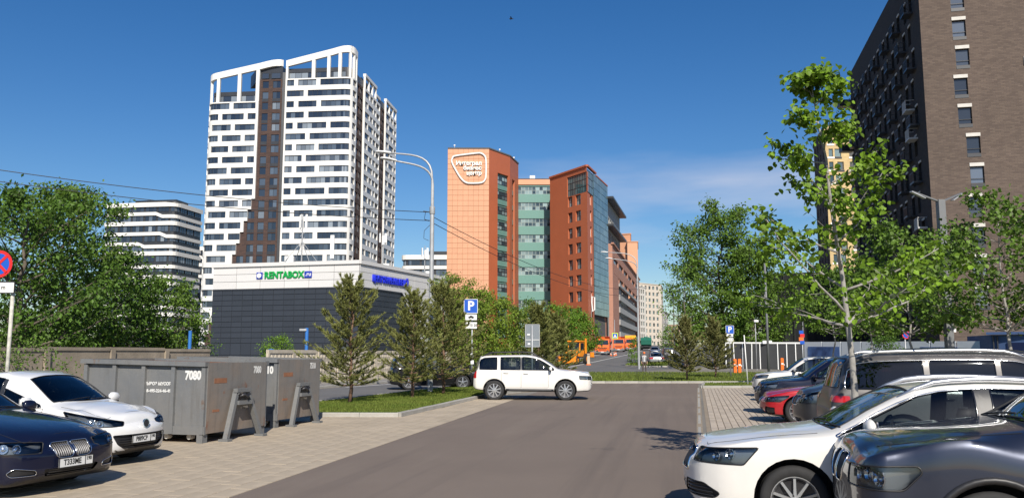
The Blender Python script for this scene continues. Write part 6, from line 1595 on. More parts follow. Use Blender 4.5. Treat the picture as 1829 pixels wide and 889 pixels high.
# ------------------------------------------------------------------ walls, fences, poles, signs
m_wallc = M('old_wall_concrete', (.30, .25, .19), .95, var=.18, vscale=.9, bump=.4, bscale=12, grime=.22)
m_fencec = M('cast_fence_concrete', (.50, .44, .35), .92, var=.14, vscale=1.2, bump=.25, bscale=20, grime=.15)
m_bluep = M('blue_post_paint', (.03, .16, .48), .5, var=.1)
def wx(Y): return -24.2 + .27 * Y
def plain_wall(y0, y1, h):
    root = thing('concrete_wall', 'old stained plain concrete wall behind the parked cars and containers', 'wall', (wx(y0), y0, 0)); n = round((y1 - y0) / 3.0)
    for i in range(n):
        ya, yb = y0 + (y1 - y0) * i / n, y0 + (y1 - y0) * (i + 1) / n; hh = h + random.Random(i).uniform(-.04, .04)
        mb = MB(); mb.bar((wx(ya), ya + .02, hh / 2), (wx(yb), yb - .02, hh / 2), .16, hh); mb.bar((wx(ya), ya + .02, hh), (wx(yb), yb - .02, hh), .24, .12); mb.box((wx(ya) + .1, ya + .1, hh / 2), (.18, .22, hh - .1), math.atan2(1, .27) - math.pi / 2); mb.build('wall_panel', m_wallc, root)
plain_wall(14, 38.5, 1.93)
def cast_fence(y0, y1, h):
    root = thing('concrete_fence', 'cream cast concrete fence with raised diamond pattern along the street', 'fence', (wx(y0), y0, 0)); n = round((y1 - y0) / 2.6); d = V((.27, 1)).normalized(); nn = V((d.y, -d.x))
    L_ = (y1 - y0) / n / d.y; mb = MB(); me = None
    # panel in local coords: x along, y outward (to the street), z up
    mb.box((L_ / 2, 0, h / 2), (L_ - .05, .10, h)); 
    for z in (.1, h - .09): mb.box((L_ / 2, .06, z), (L_ - .05, .07, .18))
    for x in (.1, L_ - .1): mb.box((x, .06, h / 2), (.16, .07, h - .36))
    c_, r_ = 6, 4; x0, x1, z0, z1 = .22, L_ - .22, .22, h - .2
    for i in range(c_):
        for j in range(r_):
            cx, cz = x0 + (x1 - x0) * (i + .5) / c_, z0 + (z1 - z0) * (j + .5) / r_; a, b = (x1 - x0) / c_ * .46, (z1 - z0) / r_ * .46
            mb.add([(cx - a, .05, cz), (cx, .05, cz - b), (cx + a, .05, cz), (cx, .05, cz + b), (cx, .11, cz)], [(0, 1, 4), (1, 2, 4), (2, 3, 4), (3, 0, 4)])
    for i in range(n):
        Y = y0 + (y1 - y0) * i / n
        if me is None: o = mb.build('fence_panel', m_fencec, root, world=False); me = o.data
        else: o = link('fence_panel', me, root)
        o.location = V((wx(Y), Y, tz(Y))) - root.location; o.rotation_euler = (random.Random(i).uniform(-.015, .015), 0, math.atan2(d.y, d.x)); o.scale = (1, -1, 1)
        MB().box((wx(Y), Y, tz(Y) + .12), (.5, .5, .24)).build('footing', m_conc, root)
cast_fence(43.2, 92, 1.98)
def post(label, px, Y, h, r, mt):
    p = V(gp(px, Y)); root = thing('post', label, 'post', p); mb = MB(); mb.tube([p, p + V((0, 0, h))], r, 12); mb.build('pipe', mt, root, True, angle=40); MB().lathe([(r * 1.05, h), (r * 1.05, h + .04), (0, h + .07)], 12, Matrix.Translation(p)).build('cap', mt, root); return p, root
post('short blue pipe post behind the grey containers', 484, 47, 1.98, .16, m_bluep)
p_, r_ = post('tall blue pipe post with a small camera by the fence', 547, 49, 3.2, .10, m_bluep)
MB().box(p_ + V((-.2, -.1, 3.15)), (.4, .12, .12)).bar(p_ + V((0, 0, 3.1)), p_ + V((-.2, -.1, 3.12)), .04, .04).build('camera', m_galv, r_)
post('blue pipe post standing by the wall end under the trees', 338, 44, 2.9, .09, m_bluep)

# double-arm street lamp and its wires
def lamp(label, px, Y, H, arms, zb=0.0, split=2.6):
    p = V(gp(px, Y, zb)); root = thing('street_lamp', label, 'street lamp', p, 'double arm street lamps'); mb = MB()
    mb.tube([p, p + V((0, 0, H - split))], [.115, .095], 10); mb.build('pole', m_galv, root, True, angle=50)
    MB().lathe([(.115, H - split - .12), (.125, H - split - .1), (.125, H - split + .2), (.09, H - split + .24)], 12, Matrix.Translation(p)).build('collar', m_galv, root, True, angle=40)
    for (dx, dy, rise, o) in arms:
        a = p + V((o, 0, H - split)); e = p + V((dx, dy, rise)); pts = []
        b = V((a.x, a.y, e.z - .25)); c_ = V((a.x + (e.x - a.x) * .45, a.y + (e.y - a.y) * .45, e.z - .12))
        for k in range(5): pts.append(a.lerp(b, k / 5 * .75))
        q0 = pts[-1]
        for k in range(1, 10): t = k / 9; pts.append(q0 * (1 - t) ** 3 + V((a.x, a.y, e.z - .1)) * 3 * t * (1 - t) ** 2 + c_ * 3 * t * t * (1 - t) + e * t ** 3)
        am = MB(); am.tube(pts, [.055 - .018 * k / len(pts) for k in range(len(pts))], 8); ao = am.build('arm', m_galv, root, True)
        d = V((dx, dy, .16)).normalized(); s_ = d.cross(V((0, 0, 1))).normalized(); u = s_.cross(d); hd = MB()
        prof = [(0, .04, .045), (.10, .08, .06), (.30, .155, .085), (.52, .165, .08), (.68, .12, .06), (.75, .03, .02)]; ring = []
        for (l_, w_, h_) in prof:
            for k in range(10):
                an = 2 * math.pi * k / 10; ring.append(e + d * (l_ - .05) + s_ * (w_ * math.cos(an)) + u * (h_ * math.sin(an) * (1 if math.sin(an) > 0 else .6) + .02))
        hd.add(ring, [(i * 10 + k, i * 10 + (k + 1) % 10, (i + 1) * 10 + (k + 1) % 10, (i + 1) * 10 + k) for i in range(5) for k in range(10)] + [tuple(range(10)), tuple(range(50, 60))]); hd.build('lamp_head', m_white, ao, True, angle=50)
    return p, root
lp, lr = lamp('near double-arm street lamp on the grass strip', 769, 37.2, 10.6, [(-2.0, .3, 10.75, -.02), (-1.62, -.5, 10.2, .02)], .09)
l2, lr2 = lamp('far double-arm street lamp before the garage building', 1141, 84, 11.3, [(-2.9, .6, 11.7, -.02), (-2.6, -.6, 10.9, .02)], 0)
def wire(name, label, a, b, sag, r=.016):
    a = V(a); b = V(b); pts = [a.lerp(b, k / 30) - V((0, 0, sag * 4 * (k / 30) * (1 - k / 30))) for k in range(31)]
    tag(MB().tube(pts, r, 5).build(name, m_black, None, True), label, 'wire')
wa, wb = at(770, 379, 37.2), at(770, 394, 37.2)
wire('overhead_wire', 'upper overhead wire running from the lamp to the left edge', wa, at(-60, 295, 30), .25)
wire('overhead_wire', 'lower overhead wire running from the lamp to the left edge', wb, at(-60, 316, 30), .25)
wire('overhead_wire', 'upper wire running from the near lamp to the far lamp', at(771, 386, 37.2), at(1140, 516, 84), 1.0)
wire('overhead_wire', 'lower wire running from the near lamp to the far lamp', at(771, 397, 37.2), at(1140, 528, 84), 1.0)
MB().bar(wa + V((0, 0, .0)), wa + V((-.35, 0, .05)), .03, .03).bar(wb, wb + V((-.3, 0, .03)), .03, .03).tube([wa + V((-.25, 0, 0)), wa + V((-.3, 0, -.3)), wa + V((-.1, 0, -.4)), wb + V((-.1, 0, 0))], .012, 5).tube([wb + V((-.05, 0, -.2)), wb + V((-.3, 0, -.45)), wb + V((-.32, 0, -.8)), wb + V((-.1, 0, -.9))], .012, 5).build('wire_bracket', m_black, lr)
def slim_pole(label, px, Y, ytop, r, mt, group=None, tilt=0.0):
    p = V(gp(px, Y)); h = at(px, ytop, Y).z - p.z; root = thing('pole', label, 'pole', p, group); MB().tube([p, p + V((tilt, 0, h))], [r, r * .8], 8).build('shaft', mt, root, True); MB().lathe([(r * 1.8, 0), (r * 1.8, .03), (r * 1.2, .06)], 10, Matrix.Translation(p)).build('base_plate', mt, root); return p, h, root
slim_pole('slim grey pole rising before the dark panel fence', 1372, 70, 470, .11, m_grey)
slim_pole('slim dark pole by the white hoarding', 1436, 66, 560, .05, m_grey)
slim_pole('thin leaning white stake on the small grass patch', 1334, 47, 598, .035, m_white, tilt=-.12)
p_, h_, r_ = slim_pole('thin mast with a camera above the dark panel fence', 1351, 82, 573, .04, m_galv)
MB().box(p_ + V((.05, -.1, h_)), (.4, .25, .2)).build('camera', m_white, r_)
for i, (px, Y, yt, lb) in enumerate(((1205, 150, 530, 'distant dark lamp pole left of the wispy tree'), (1213, 210, 560, 'farther lamp pole at the end of the street'), (1190, 260, 545, 'thin distant pole before the beige block'))):
    p_, h_, r_ = slim_pole(lb, px, Y, yt, .13, m_grey); MB().bar(p_ + V((0, 0, h_ - .3)), p_ + V((-2.2, 0, h_)), .1, .1).bar(p_ + V((0, 0, h_ - .3)), p_ + V((2.2, 0, h_)), .1, .1).build('arm', m_grey, r_)
# square lamp column of the parking lot
p = V(gp(1697, 30)); Hc = at(1692, 357, 30).z; root = thing('parking_lamp', 'square grey lamp column with two thin arms over the parking bays', 'street lamp', p)
MB().box(p + V((0, 0, Hc / 2)), (.24, .24, Hc)).build('column', m_grey, root)
for dx, dy in ((-1.15, -.25), (1.05, .5)):
    MB().bar(p + V((0, 0, Hc - .08)), p + V((dx, dy, Hc + (.26 if dx < 0 else .34))), .10, .05).build('arm', m_grey, root); MB().bar(p + V((dx * .55, dy * .55, Hc + .03)), p + V((dx * 1.02, dy * 1.02, Hc + (.25 if dx < 0 else .33))), .14, .03).build('led_panel', m_galv, root)
MB().box(p + V((.16, -.08, 2.6)), (.08, .1, .16)).build('sticker', m_white, root); MB().box(p + V((0, -.125, .9)), (.16, .02, .5)).build('service_hatch', m_dkalloy, root)

# signs
def sign_post(name, label, px, Y, h, r=.038, cat='sign', zb=0.0, group=None, mt=None):
    p = V(gp(px, Y, zb)); root = thing(name, label, cat, p, group); MB().tube([p, p + V((0, 0, h))], r, 8).build('post', mt or m_galv, root, True); return p, root
def rplate(root, c, w_, h_, mt, border=None, nm='plate', th=.02):
    o = MB().box(c, (w_, th, h_)).build(nm, mt, root)
    if border:
        b = .035 * w_; q = MB()
        for x0, z0, x1, z1 in ((-w_ / 2, -h_ / 2, w_ / 2, -h_ / 2), (-w_ / 2, h_ / 2, w_ / 2, h_ / 2), (-w_ / 2, -h_ / 2, -w_ / 2, h_ / 2), (w_ / 2, -h_ / 2, w_ / 2, h_ / 2)): q.bar(V(c) + V((x0, -th / 2 - .003, z0)), V(c) + V((x1, -th / 2 - .003, z1)), b, .008 if False else b)
        q.build('border', border, root)
    return o
def T3(root, s, c, size, mt, bold=.0, sx=1.0, nm='lettering'): return text(nm, s, size, mt, root, V(c) - root.location, (math.pi / 2, 0, 0), .004, bold=bold, sx=sx)
def car_icon(root, c, w_, mt=None):
    pf = [(-.5, 0), (.5, 0), (.5, .16), (.42, .22), (.30, .24), (.2, .40), (-.2, .40), (-.32, .24), (-.47, .2), (-.5, .14)]
    q = MB(); q.sideprism([(c[0] + x * w_, c[2] + (z - .15) * w_) for x, z in pf], c[1] - .004, c[1] + .004)
    for s_ in (-.28, .28): q.lathe([(0, 0), (.1 * w_, 0), (.1 * w_, .01), (0, .01)], 10, Matrix.Translation((c[0] + s_ * w_, c[1] - .002, c[2] - .15 * w_)) @ Matrix.Rotation(math.pi / 2, 4, 'X'))
    q.build('car_symbol', m_ink, root)
p, root = sign_post('parking_sign', 'blue parking sign with two white plates behind the white off-roader', 843, 44, 4.25, zb=.09)
c = at(841, 546.5, 43.93); rplate(root, c, .70, .72, m_blue, m_white); T3(root, 'P', c + V((-.0, -.016, 0)), .66, m_white, .02, 1.0)
c = at(841.5, 566, 43.93); rplate(root, c, .62, .33, m_white, m_ink); car_icon(root, c + V((0, -.018, 0)), .3)
c = at(841.5, 580.5, 43.93); rplate(root, c, .62, .36, m_white, m_ink); T3(root, '10 15 20', c + V((0, -.018, 0)), .17, m_ink, .004)
MB().box(p + V((.0, -.06, 1.55)), (.14, .08, .28)).box(p + V((.02, -.06, 1.25)), (.16, .08, .2)).build('sticker', m_white, root)
p, root = sign_post('road_sign', 'grey back of a large road sign seen behind the white off-roader', 950.5, 48, 3.3, .045, zb=.09)
c = at(951, 599, 48.1); rplate(root, c, .80, 1.26, M('sign_back_grey', (.21, .235, .26), .45, .4, var=.06), m_galv, 'panel')
MB().box(c + V((.0, -.03, -.24)), (.78, .02, .03)).box(c + V((-.22, -.03, .06)), (.16, .012, .08)).box(c + V((-.2, -.03, -.47)), (.14, .012, .1)).build('bracket', m_white, root)
p, root = sign_post('parking_sign', 'far blue parking sign with white plates by the dark panel fence', 1304, 62, 3.75)
c = at(1303.5, 588.5, 61.94); rplate(root, c, .58, .60, m_blue, m_white); T3(root, 'P', c + V((0, -.016, 0)), .54, m_white, .016); c = at(1303.5, 598.5, 61.94); rplate(root, c, .50, .24, m_white, m_ink); car_icon(root, c + V((0, -.018, 0)), .26); c = at(1304, 606, 61.94); rplate(root, c, .5, .26, m_white, m_ink); T3(root, '10 15 20', c + V((0, -.018, 0)), .12, m_ink)
def disc(root, c, r, mt, nm, dy, tilt=0): return MB().lathe([(0, 0), (r, 0), (r, .012), (0, .012)], 28, Matrix.Translation(V(c) + V((0, dy, 0))) @ Matrix.Rotation(math.pi / 2, 4, 'X')).build(nm, mt, root)
def no_stop(root, c, r, cross=True):
    disc(root, c, r, m_red, 'red_rim', 0); disc(root, c, r * .78, m_blue, 'blue_face', -.006); q = MB()
    k = r * .6
    q.bar(V(c) + V((-k, -.024, k)), V(c) + V((k, -.024, -k)), .012, r * .2, up=(0, 0, 1))
    if cross: q.bar(V(c) + V((-k, -.0245, -k)), V(c) + V((k, -.0245, k)), .012, r * .2, up=(0, 0, 1))
    q.build('red_bar', m_red, root)
p, root = sign_post('no_stopping_sign', 'round no stopping sign on a pale post at the left edge', 15, 22.5, 3.5, .05, mt=M('pale_post', (.5, .48, .42), .7, var=.3, vscale=8, bump=.2)); no_stop(root, at(-2, 471.5, 22.4), .37); c = at(3, 513, 22.4); rplate(root, c, .70, .30, m_white, m_ink); T3(root, '10 m', c + V((-.05, -.018, 0)), .16, m_ink)
p, root = sign_post('no_parking_sign', 'small round no parking sign among the lindens', 1618, 46, 2.9); no_stop(root, at(1618.5, 597.5, 45.94), .22, False)
p, root = sign_post('information_sign', 'narrow red and blue notice on a pole beside the white hoarding', 1434, 65, 3.2)
for k, mt in enumerate((m_blue, m_red, m_orange, m_blue)): rplate(root, at(1431 + 2 * (k % 2), 593 + k * 6, 64.9), .34, .26, mt, None)
p, root = sign_post('crossing_sign', 'yellow-edged pedestrian crossing sign hanging above the trucks', 1098.5, 140, 6.0); c = at(1098.5, 599.5, 139.9); rplate(root, c, .98, .98, M('sign_yellow_green', (.55, .75, .03), .4)); rplate(root, c + V((0, -.02, 0)), .74, .74, m_blue); q = MB(); q.add([tuple(c + V(v)) for v in ((-.3, -.04, -.28), (.3, -.04, -.28), (0, -.04, .3))], [(0, 1, 2)]); q.build('white_triangle', m_white, root); q = MB(); q.bar(c + V((0, -.05, .08)), c + V((-.02, -.05, -.1)), .05, .05).bar(c + V((-.02, -.05, -.1)), c + V((-.1, -.05, -.24)), .04, .04).bar(c + V((-.02, -.05, -.1)), c + V((.08, -.05, -.24)), .04, .04); q.build('walker_symbol', m_ink, root)
# dark panel fence and white hoarding on the right
mfp = M('fence_dark_sheet', (.045, .046, .048), .6, var=.1, vscale=2, objr=.12)
fr = thing('panel_fence', 'dark sheet fence with white posts and rail behind the orange bollards', 'fence', gp(1300, 84)); a = V(gp(1296, 86)); b = V(gp(1437, 82)); n = 9; hF = 2.55
for i in range(n):
    u, v = a.lerp(b, i / n), a.lerp(b, (i + 1) / n); MB().bar(u.lerp(v, .03) + V((0, 0, hF / 2)), u.lerp(v, .97) + V((0, 0, hF / 2)), .05, hF - .1).build('fence_sheet', mfp, fr); tl = random.Random(i + 3).uniform(-.12, .12)
    MB().bar(u + V((0, -.08, 0)), u + V((tl if i % 2 else 0, -.08, hF + .08)), .12 if i % 3 == 0 else .07, .08).build('fence_post', m_white, fr)
MB().bar(a + V((0, -.05, hF + .02)), b + V((0, -.05, hF + .02)), .12, .16).build('top_rail', m_white, fr)
MB().box(a.lerp(b, .54) + V((0, -.1, hF + .1)), (.9, .1, .3)).build('notice_board', m_white, fr)
hr = thing('hoarding', 'white site hoarding with a dark blue cloudy banner', 'fence', gp(1438, 78)); a = V(gp(1437, 80)); b = V(gp(1760, 62)); n = 8; d = (b - a)
mban = M('blue_banner_print', (.005, .018, .085), .5, col2=(.10, .19, .42), vscale=.8); mhw = M('hoarding_white', (.62, .64, .66), .6, var=.05)
for i in range(n): MB().bar(a.lerp(b, i / n + .003) + V((0, 0, 1.35)), a.lerp(b, (i + 1) / n - .003) + V((0, 0, 1.35)), .08, 2.7).build('hoarding_panel', mhw, hr)
ang = math.atan2(d.y, d.x); nn = V((math.sin(ang), -math.cos(ang), 0)) * .07
for (t0, t1) in ((.03, .24), (.70, .88)): MB().bar(a.lerp(b, t0) + nn + V((0, 0, 1.25)), a.lerp(b, t1) + nn + V((0, 0, 1.25)), .03, 2.0).build('banner', mban, hr)
kb = thing('site_cabin', 'blue site cabin with a dark door at the right edge', 'cabin', gp(1800, 58)); a = V(gp(1772, 60)); b = V(gp(1880, 57)); mkb = M('cabin_blue', (.055, .10, .22), .6, var=.1)
mb = MB(); mb.prism([a.to_2d(), b.to_2d(), b.to_2d() + V((1, 5)), a.to_2d() + V((1, 5))], 0, 3.1); mb.build('wall', mkb, kb); MB().bar(a + V((-.3, -.1, 3.2)), b + V((.3, -.1, 3.2)), .5, .18).build('roof', mkb, kb)
pk = Path([a.to_2d(), b.to_2d()]); MB().box(pk.at(pk.L * .42, .03, 1.3), (1.15, .08, 2.5), pk.dir()).build('door', M('door_navy', (.008, .015, .06), .5), kb); MB().box(pk.at(pk.L * .42, .08, 1.7), (.4, .02, .14), pk.dir()).build('door_plate', M('door_plate', (.45, .4, .1), .5), kb)
for t in (.05, .12): MB().tube([pk.at(pk.L * t, .1, 0), pk.at(pk.L * t, .1, 3)], .05, 6).build('downpipe', m_td, kb)
# orange bollards
def bollard(label, px, Y, h=1.25):
    p = V(gp(px, Y)); root = thing('barrier_post', label, 'bollard', p, 'orange barrier posts'); MB().box(p + V((0, 0, h / 2)), (.26, .24, h)).lathe([(.15, h), (.15, h + .03), (0, h + .05)], 4, Matrix.Translation(p) @ Matrix.Rotation(math.pi / 4, 4, 'Z')).build('housing', m_orange, root); MB().box(p + V((0, -.125, h * .62)), (.2, .02, .12)).box(p + V((.16, 0, h * .55)), (.1, .08, .14)).build('reflector', m_white, root); MB().box(p + V((0, 0, .03)), (.4, .38, .06)).build('base_plate', m_dkalloy, root)
bollard('left orange post of the pair before the dark fence', 1312, 73); bollard('right orange post of the pair before the dark fence', 1320, 73); bollard('single orange post behind the white parked car', 1396, 76)
# ------------------------------------------------------------------ waste containers
m_cont = layered('worn_grey_paint', (.155, .162, .168), [((.205, .20, .19), (1.2, 1.2, 1.2), 0, .4, .7, .8), ((.12, .115, .105), (9, 9, .8), 0, .54, .74, .6), ((.15, .085, .05), (3.2, 3.2, 2.0), 0, .64, .72, .8), ((.30, .30, .29), (30, 30, 4), 0, .66, .72, .6), ((.05, .045, .04), (11, 11, 11), 0, .70, .74, .7)], .55, .1, .35, 4)
m_contr = layered('rusty_grey_paint', (.19, .18, .168), [((.25, .19, .145), (.9, .9, .9), 0, .4, .68, .9), ((.10, .09, .08), (8, 8, .7), 0, .52, .72, .6), ((.20, .09, .05), (2.6, 2.6, 2.2), 0, .60, .70, .85), ((.05, .045, .04), (11, 11, 11), 0, .69, .74, .7)], .65, .08, .4, 4)
m_rust = M('rust', (.17, .075, .04), .9, var=.3, vscale=4, bump=.4, bscale=20)
m_rustpatch = M('rust_smear', (.26, .115, .06), .9, var=.2, vscale=6)
m_stencil = M('stencil_white', (.66, .66, .64), .7, var=.12, vscale=8)
def container(label, corner, yaw, L_, W_, H, side_txt, end_txt, small=None, taller=.06):
    h = V((math.cos(yaw), math.sin(yaw), 0)); n = V((-h.y, h.x, 0)); cen = V(corner) - h * (L_ / 2) + n * (W_ / 2)
    root = thing('waste_container', label, 'container', (cen.x, cen.y, 0), 'grey roll-off waste containers'); root.rotation_euler.z = yaw
    x1, y1 = L_ / 2, W_ / 2; zb = .20; t = .05; zl = H + taller
    def bd(mb, nm, mt, par=None, **k): return mb.build(nm, mt, par or root, world=False, **k)
    zz = lambda x: H + taller * (x1 - x) / L_
    def slab(a, b, inn):                   # wall between plan points a, b, thickness towards inn
        q = MB(); i = V(inn) * t; P = [V((*a, zb)), V((*b, zb)), V((*b, zb)) + V((*i, 0)), V((*a, zb)) + V((*i, 0))]; T = [V((p.x, p.y, zz(p.x))) for p in P]
        return q.add(P + T, [(3, 2, 1, 0), (4, 5, 6, 7), (0, 1, 5, 4), (1, 2, 6, 5), (2, 3, 7, 6), (3, 0, 4, 7)])
    bd(slab((-x1, -y1), (x1, -y1), (0, 1)), 'side_wall', m_cont); bd(slab((x1, y1), (-x1, y1), (0, -1)), 'side_wall', m_cont)
    e_ = bd(slab((x1 + .002, -y1 + .004), (x1 + .002, y1 - .004), (-1, 0)), 'end_wall', m_contr); bd(slab((-x1, y1), (-x1, -y1), (1, 0)), 'end_wall', m_contr)
    bd(MB().box((0, 0, zb + .03), (L_ - .1, W_ - .1, .06)), 'floor', m_rust)
    # inner rusty lining
    q = MB()
    for s in (-1, 1): q.add([(-x1 + t + .01, s * (y1 - t - .006), zb), (x1 - t - .01, s * (y1 - t - .006), zb), (x1 - t - .01, s * (y1 - t - .006), H - .03), (-x1 + t + .01, s * (y1 - t - .006), zl - .03)], [(0, 1, 2, 3)]); q.add([(s * (x1 - t - .006), -y1 + t, zb), (s * (x1 - t - .006), y1 - t, zb), (s * (x1 - t - .006), y1 - t, zz(s * x1) - .03), (s * (x1 - t - .006), -y1 + t, zz(s * x1) - .03)], [(0, 1, 2, 3)])
    bd(q, 'lining', m_rust)
    # top rim, ribs, sill
    q = MB(); c = [(-x1, -y1), (x1, -y1), (x1, y1), (-x1, y1)]
    for a, b in ((0, 1), (2, 3)):
        p0, p1 = c[a], c[b]; s = -1 if a == 0 else 1; q.bar((p0[0] - (.05 if p0[0] < 0 else -.0), p0[1] + s * .03, zz(p0[0]) - .03), (p1[0], p1[1] + s * .03, zz(p1[0]) - .03), .14, .09)
    q.bar((-x1 - .03, -y1, zl - .03), (-x1 - .03, y1, zl - .03), .14, .09); bd(q, 'top_rim', m_cont)
    for k in range(5):
        x = -x1 + .06 + (L_ - .12) * k / 4
        for s in (-1, 1): bd(MB().box((x, s * (y1 + .03), (zb + zz(x)) / 2 - .05), (.085, .07, zz(x) - zb - .08)), 'rib', m_cont)
    bd(MB().box((0, -y1 - .02, zb + .06), (L_, .05, .16)), 'sill', m_cont); bd(MB().box((0, y1 + .02, zb + .06), (L_, .05, .16)), 'sill', m_cont)
    for x in (-x1 + .3, -x1 + .3 + L_ * .42, x1 - .1): bd(MB().box((x, -y1 + .03, .13), (.13, .16, .26)), 'foot', m_cont); bd(MB().box((x, y1 - .03, .13), (.13, .16, .26)), 'foot', m_cont)
    for x in (-x1 + .75, x1 - .42, x1 - .95): bd(MB().lathe([(0, -.06), (.055, -.06), (.055, .06), (0, .06)], 10, Matrix.Translation((x, -y1 + .12, .13)) @ Matrix.Rotation(math.pi / 2, 4, 'X')), 'roller', m_lconc, angle=40)
    # lifting frame on the end: slanted legs, cross bar, hook
    fr_ = MB(); zt_ = .98; xo = x1 + .05
    for s in (-1, 1):
        a, b = V((xo + .12, s * .62, .0 + .03)), V((xo + .04, s * .20, zt_)); fr_.bar(a, b, .085, .10, up=(1, 0, 0)); fr_.box((xo + .12, s * .63, .035), (.22, .16, .07)); fr_.bar(V((xo, s * .19, zt_ - .08)), V((xo + .08, s * .17, zt_)), .10, .10)
    fr_.bar((xo + .10, -.24, zt_ - .22), (xo + .10, .24, zt_ - .22), .10, .08); fr_.bar((xo + .07, -.27, zt_ + .03), (xo + .07, .27, zt_ + .03), .10, .08); f_ = bd(fr_, 'lifting_frame', m_cont)
    hk = MB(); hk.tube([(xo + .09, -.15, zt_ - .10), (xo + .16, -.07, zt_ - .05), (xo + .17, .0, zt_ - .12), (xo + .16, .07, zt_ - .05), (xo + .09, .15, zt_ - .10)], .032, 7); bd(hk, 'hook_bar', m_dkalloy, f_, smooth=True)
    bd(MB().box((-x1 - .04, -y1 - .06, H * .72), (.20, .14, .08)).box((-x1 - .02, -y1 - .05, H * .62), (.10, .10, .22)), 'door_latch', m_cont)
    # lettering
    if side_txt: text('stencil_number', side_txt, .235, m_stencil, root, (x1 - .34, -y1 - .004, H - .255), (math.pi / 2, 0, 0), .001, bold=.012, sx=.78)
    if small:
        text('stencil_lettering', small[0], .085, m_stencil, root, (x1 - 1.13, -y1 - .004, H - .42), (math.pi / 2, 0, 0), .001, bold=.004); text('stencil_lettering', small[1], .085, m_stencil, root, (x1 - 1.13, -y1 - .004, H - .56), (math.pi / 2, 0, 0), .001, bold=.004)
    if end_txt: text('stencil_number', end_txt, .20, m_stencil, root, (x1 + .006, y1 - .36, H - .17), (math.pi / 2, 0, math.pi / 2), .001, bold=.008, sx=.72)
    rnd = random.Random(int(L_ * 100)); q = MB()
    q.box((x1 + .004, -y1 + .42, H - .36), (.004, .42, .10)); q.box((x1 + .004, -y1 + .3, H - .95), (.004, .22, .05)); bd(q, 'rust_smear', m_rustpatch)
    return root
c1 = G(366, 793); container('large grey waste container marked 7080 next to the white hatchback', (c1.x, c1.y, 0), R(-16), 2.95, 2.08, 1.58, '7080', '7080', ('ВЫВОЗ МУСОРА', '8-495-224-46-49'))
c2 = G(495, 765); container('second grey waste container standing behind the one marked 7080', (c2.x, c2.y, 0), R(-16), 2.76, 1.95, 1.62, '7510', '7510')

# ------------------------------------------------------------------ cars in the picture
pt_navy = paint('navy_paint', (.004, .006, .022), .0, .5); pt_white = paint('white_car_paint', (.72, .70, .66)); pt_white2 = paint('cool_white_paint', (.74, .74, .73)); pt_x3 = paint('blue_black_paint', (.022, .028, .05), .5)
pt_grey = paint('graphite_paint', (.085, .08, .08), .3, .45, .12, .35, .15); pt_red = paint('red_car_paint', (.42, .008, .014), .1); pt_dk = paint('dark_car_paint', (.012, .012, .015), .3); pt_silver = paint('silver_paint', (.38, .39, .40), .6); pt_dkgrey = paint('anthracite_paint', (.045, .045, .05), .4, .4, .08, .6, .1)
def put(name, label, cat, px, Y, yaw, P, pm, dtl=1, group=None, ref='nose', zb=None):
    """the middle of the nose (or tail) stands at this pixel column and distance"""
    h = V((math.cos(yaw), math.sin(yaw))); n = V((hx(px, Y), Y)); k = P['L'] / 2 * (1 if ref == 'nose' else -1); c = n - h * k
    return car(name, label, cat, c, yaw, P, pm, dtl, group, tz(Y) if zb is None else zb)
put('parked_car', 'dark navy saloon with twin kidney grilles at the bottom left corner', 'car', 134, 11.0, R(-19), SP_BMW5, pt_navy, 2, 'cars parked on the left')
mz, _s = put('parked_car', 'white hatchback between the navy saloon and the grey container', 'car', 257, 13.75, R(-16), SP_MAZDA, pt_white2, 2, 'cars parked on the left')
MB().lathe([(0, .0), (.055, .0), (.06, .01), (.06, .014), (0, .016)], 18, Matrix.Translation((2.055, 0, .655)) @ Matrix.Rotation(R(84), 4, 'Y')).build('badge', m_dkalloy, mz, world=False)
MB().lathe([(.06, .0), (.072, .0), (.072, .018), (.06, .018)], 18, Matrix.Translation((2.053, 0, .655)) @ Matrix.Rotation(R(84), 4, 'Y'), closed=True).build('badge_ring', m_chrome, mz, world=False)
lr_car, _s = car('off_road_car', 'white compact off-roader with black roof rails standing across the lot exit', 'car', (hx(951, 33.4), 33.4), R(-3), SP_LR, pt_white, 2)
car('parked_car', 'white estate car with silver roof rails in the right foreground', 'car', (4.37, 8.94), R(168), SP_SKODA, pt_white, 2, 'cars parked on the right')
car('parked_car', 'blue-black off-road car cut off at the bottom right corner', 'car', (5.16, 6.95), R(167), SP_X3, pt_x3, 2, 'cars parked on the right')
car('parked_car', 'large graphite off-road car parked nose in behind the white estate', 'car', (7.68, 13.75), R(-12), SP_GL, pt_grey, 2, 'cars parked on the right')
put('parked_van', 'dark grey van with big clear headlight behind the graphite car', 'van', 1424, 18.6, R(168), SP_VAN, pt_dkgrey, 1, 'cars parked on the right')
put('parked_car', 'bright red hatchback with black alloy wheel, nose towards the lot', 'car', 1361, 22.3, R(168), SP_RED, pt_red, 2, 'cars parked on the right')
put('parked_car', 'dark blue crossover parked just behind the red hatchback', 'car', 1352, 25.6, R(168), SP_CROSS, pt_navy, 1, 'cars parked on the right')
put('parked_car', 'white saloon mostly hidden between the dark blue and black cars', 'car', 1376, 28.8, R(168), SP_SEDAN, pt_white2, 1, 'cars parked on the right')
put('parked_car', 'black car second from the far end of the right row', 'car', 1356, 32.0, R(168), SP_SEDAN, pt_dk, 1, 'cars parked on the right')
put('parked_car', 'white crossover at the far end of the right row', 'car', 1346, 35.6, R(168), SP_CROSS, pt_white, 1, 'cars parked on the right')
put('saloon_car', 'silver boxy saloon seen from behind beside the traffic island', 'car', 1173, 97, R(84), SP_LADA, pt_silver, 1, None, 'tail')
put('parked_car', 'dark car parked on the street behind the third pine', 'car', 852, 43.5, R(14), SP_CROSS, pt_dk, 1, None, 'nose', 0)
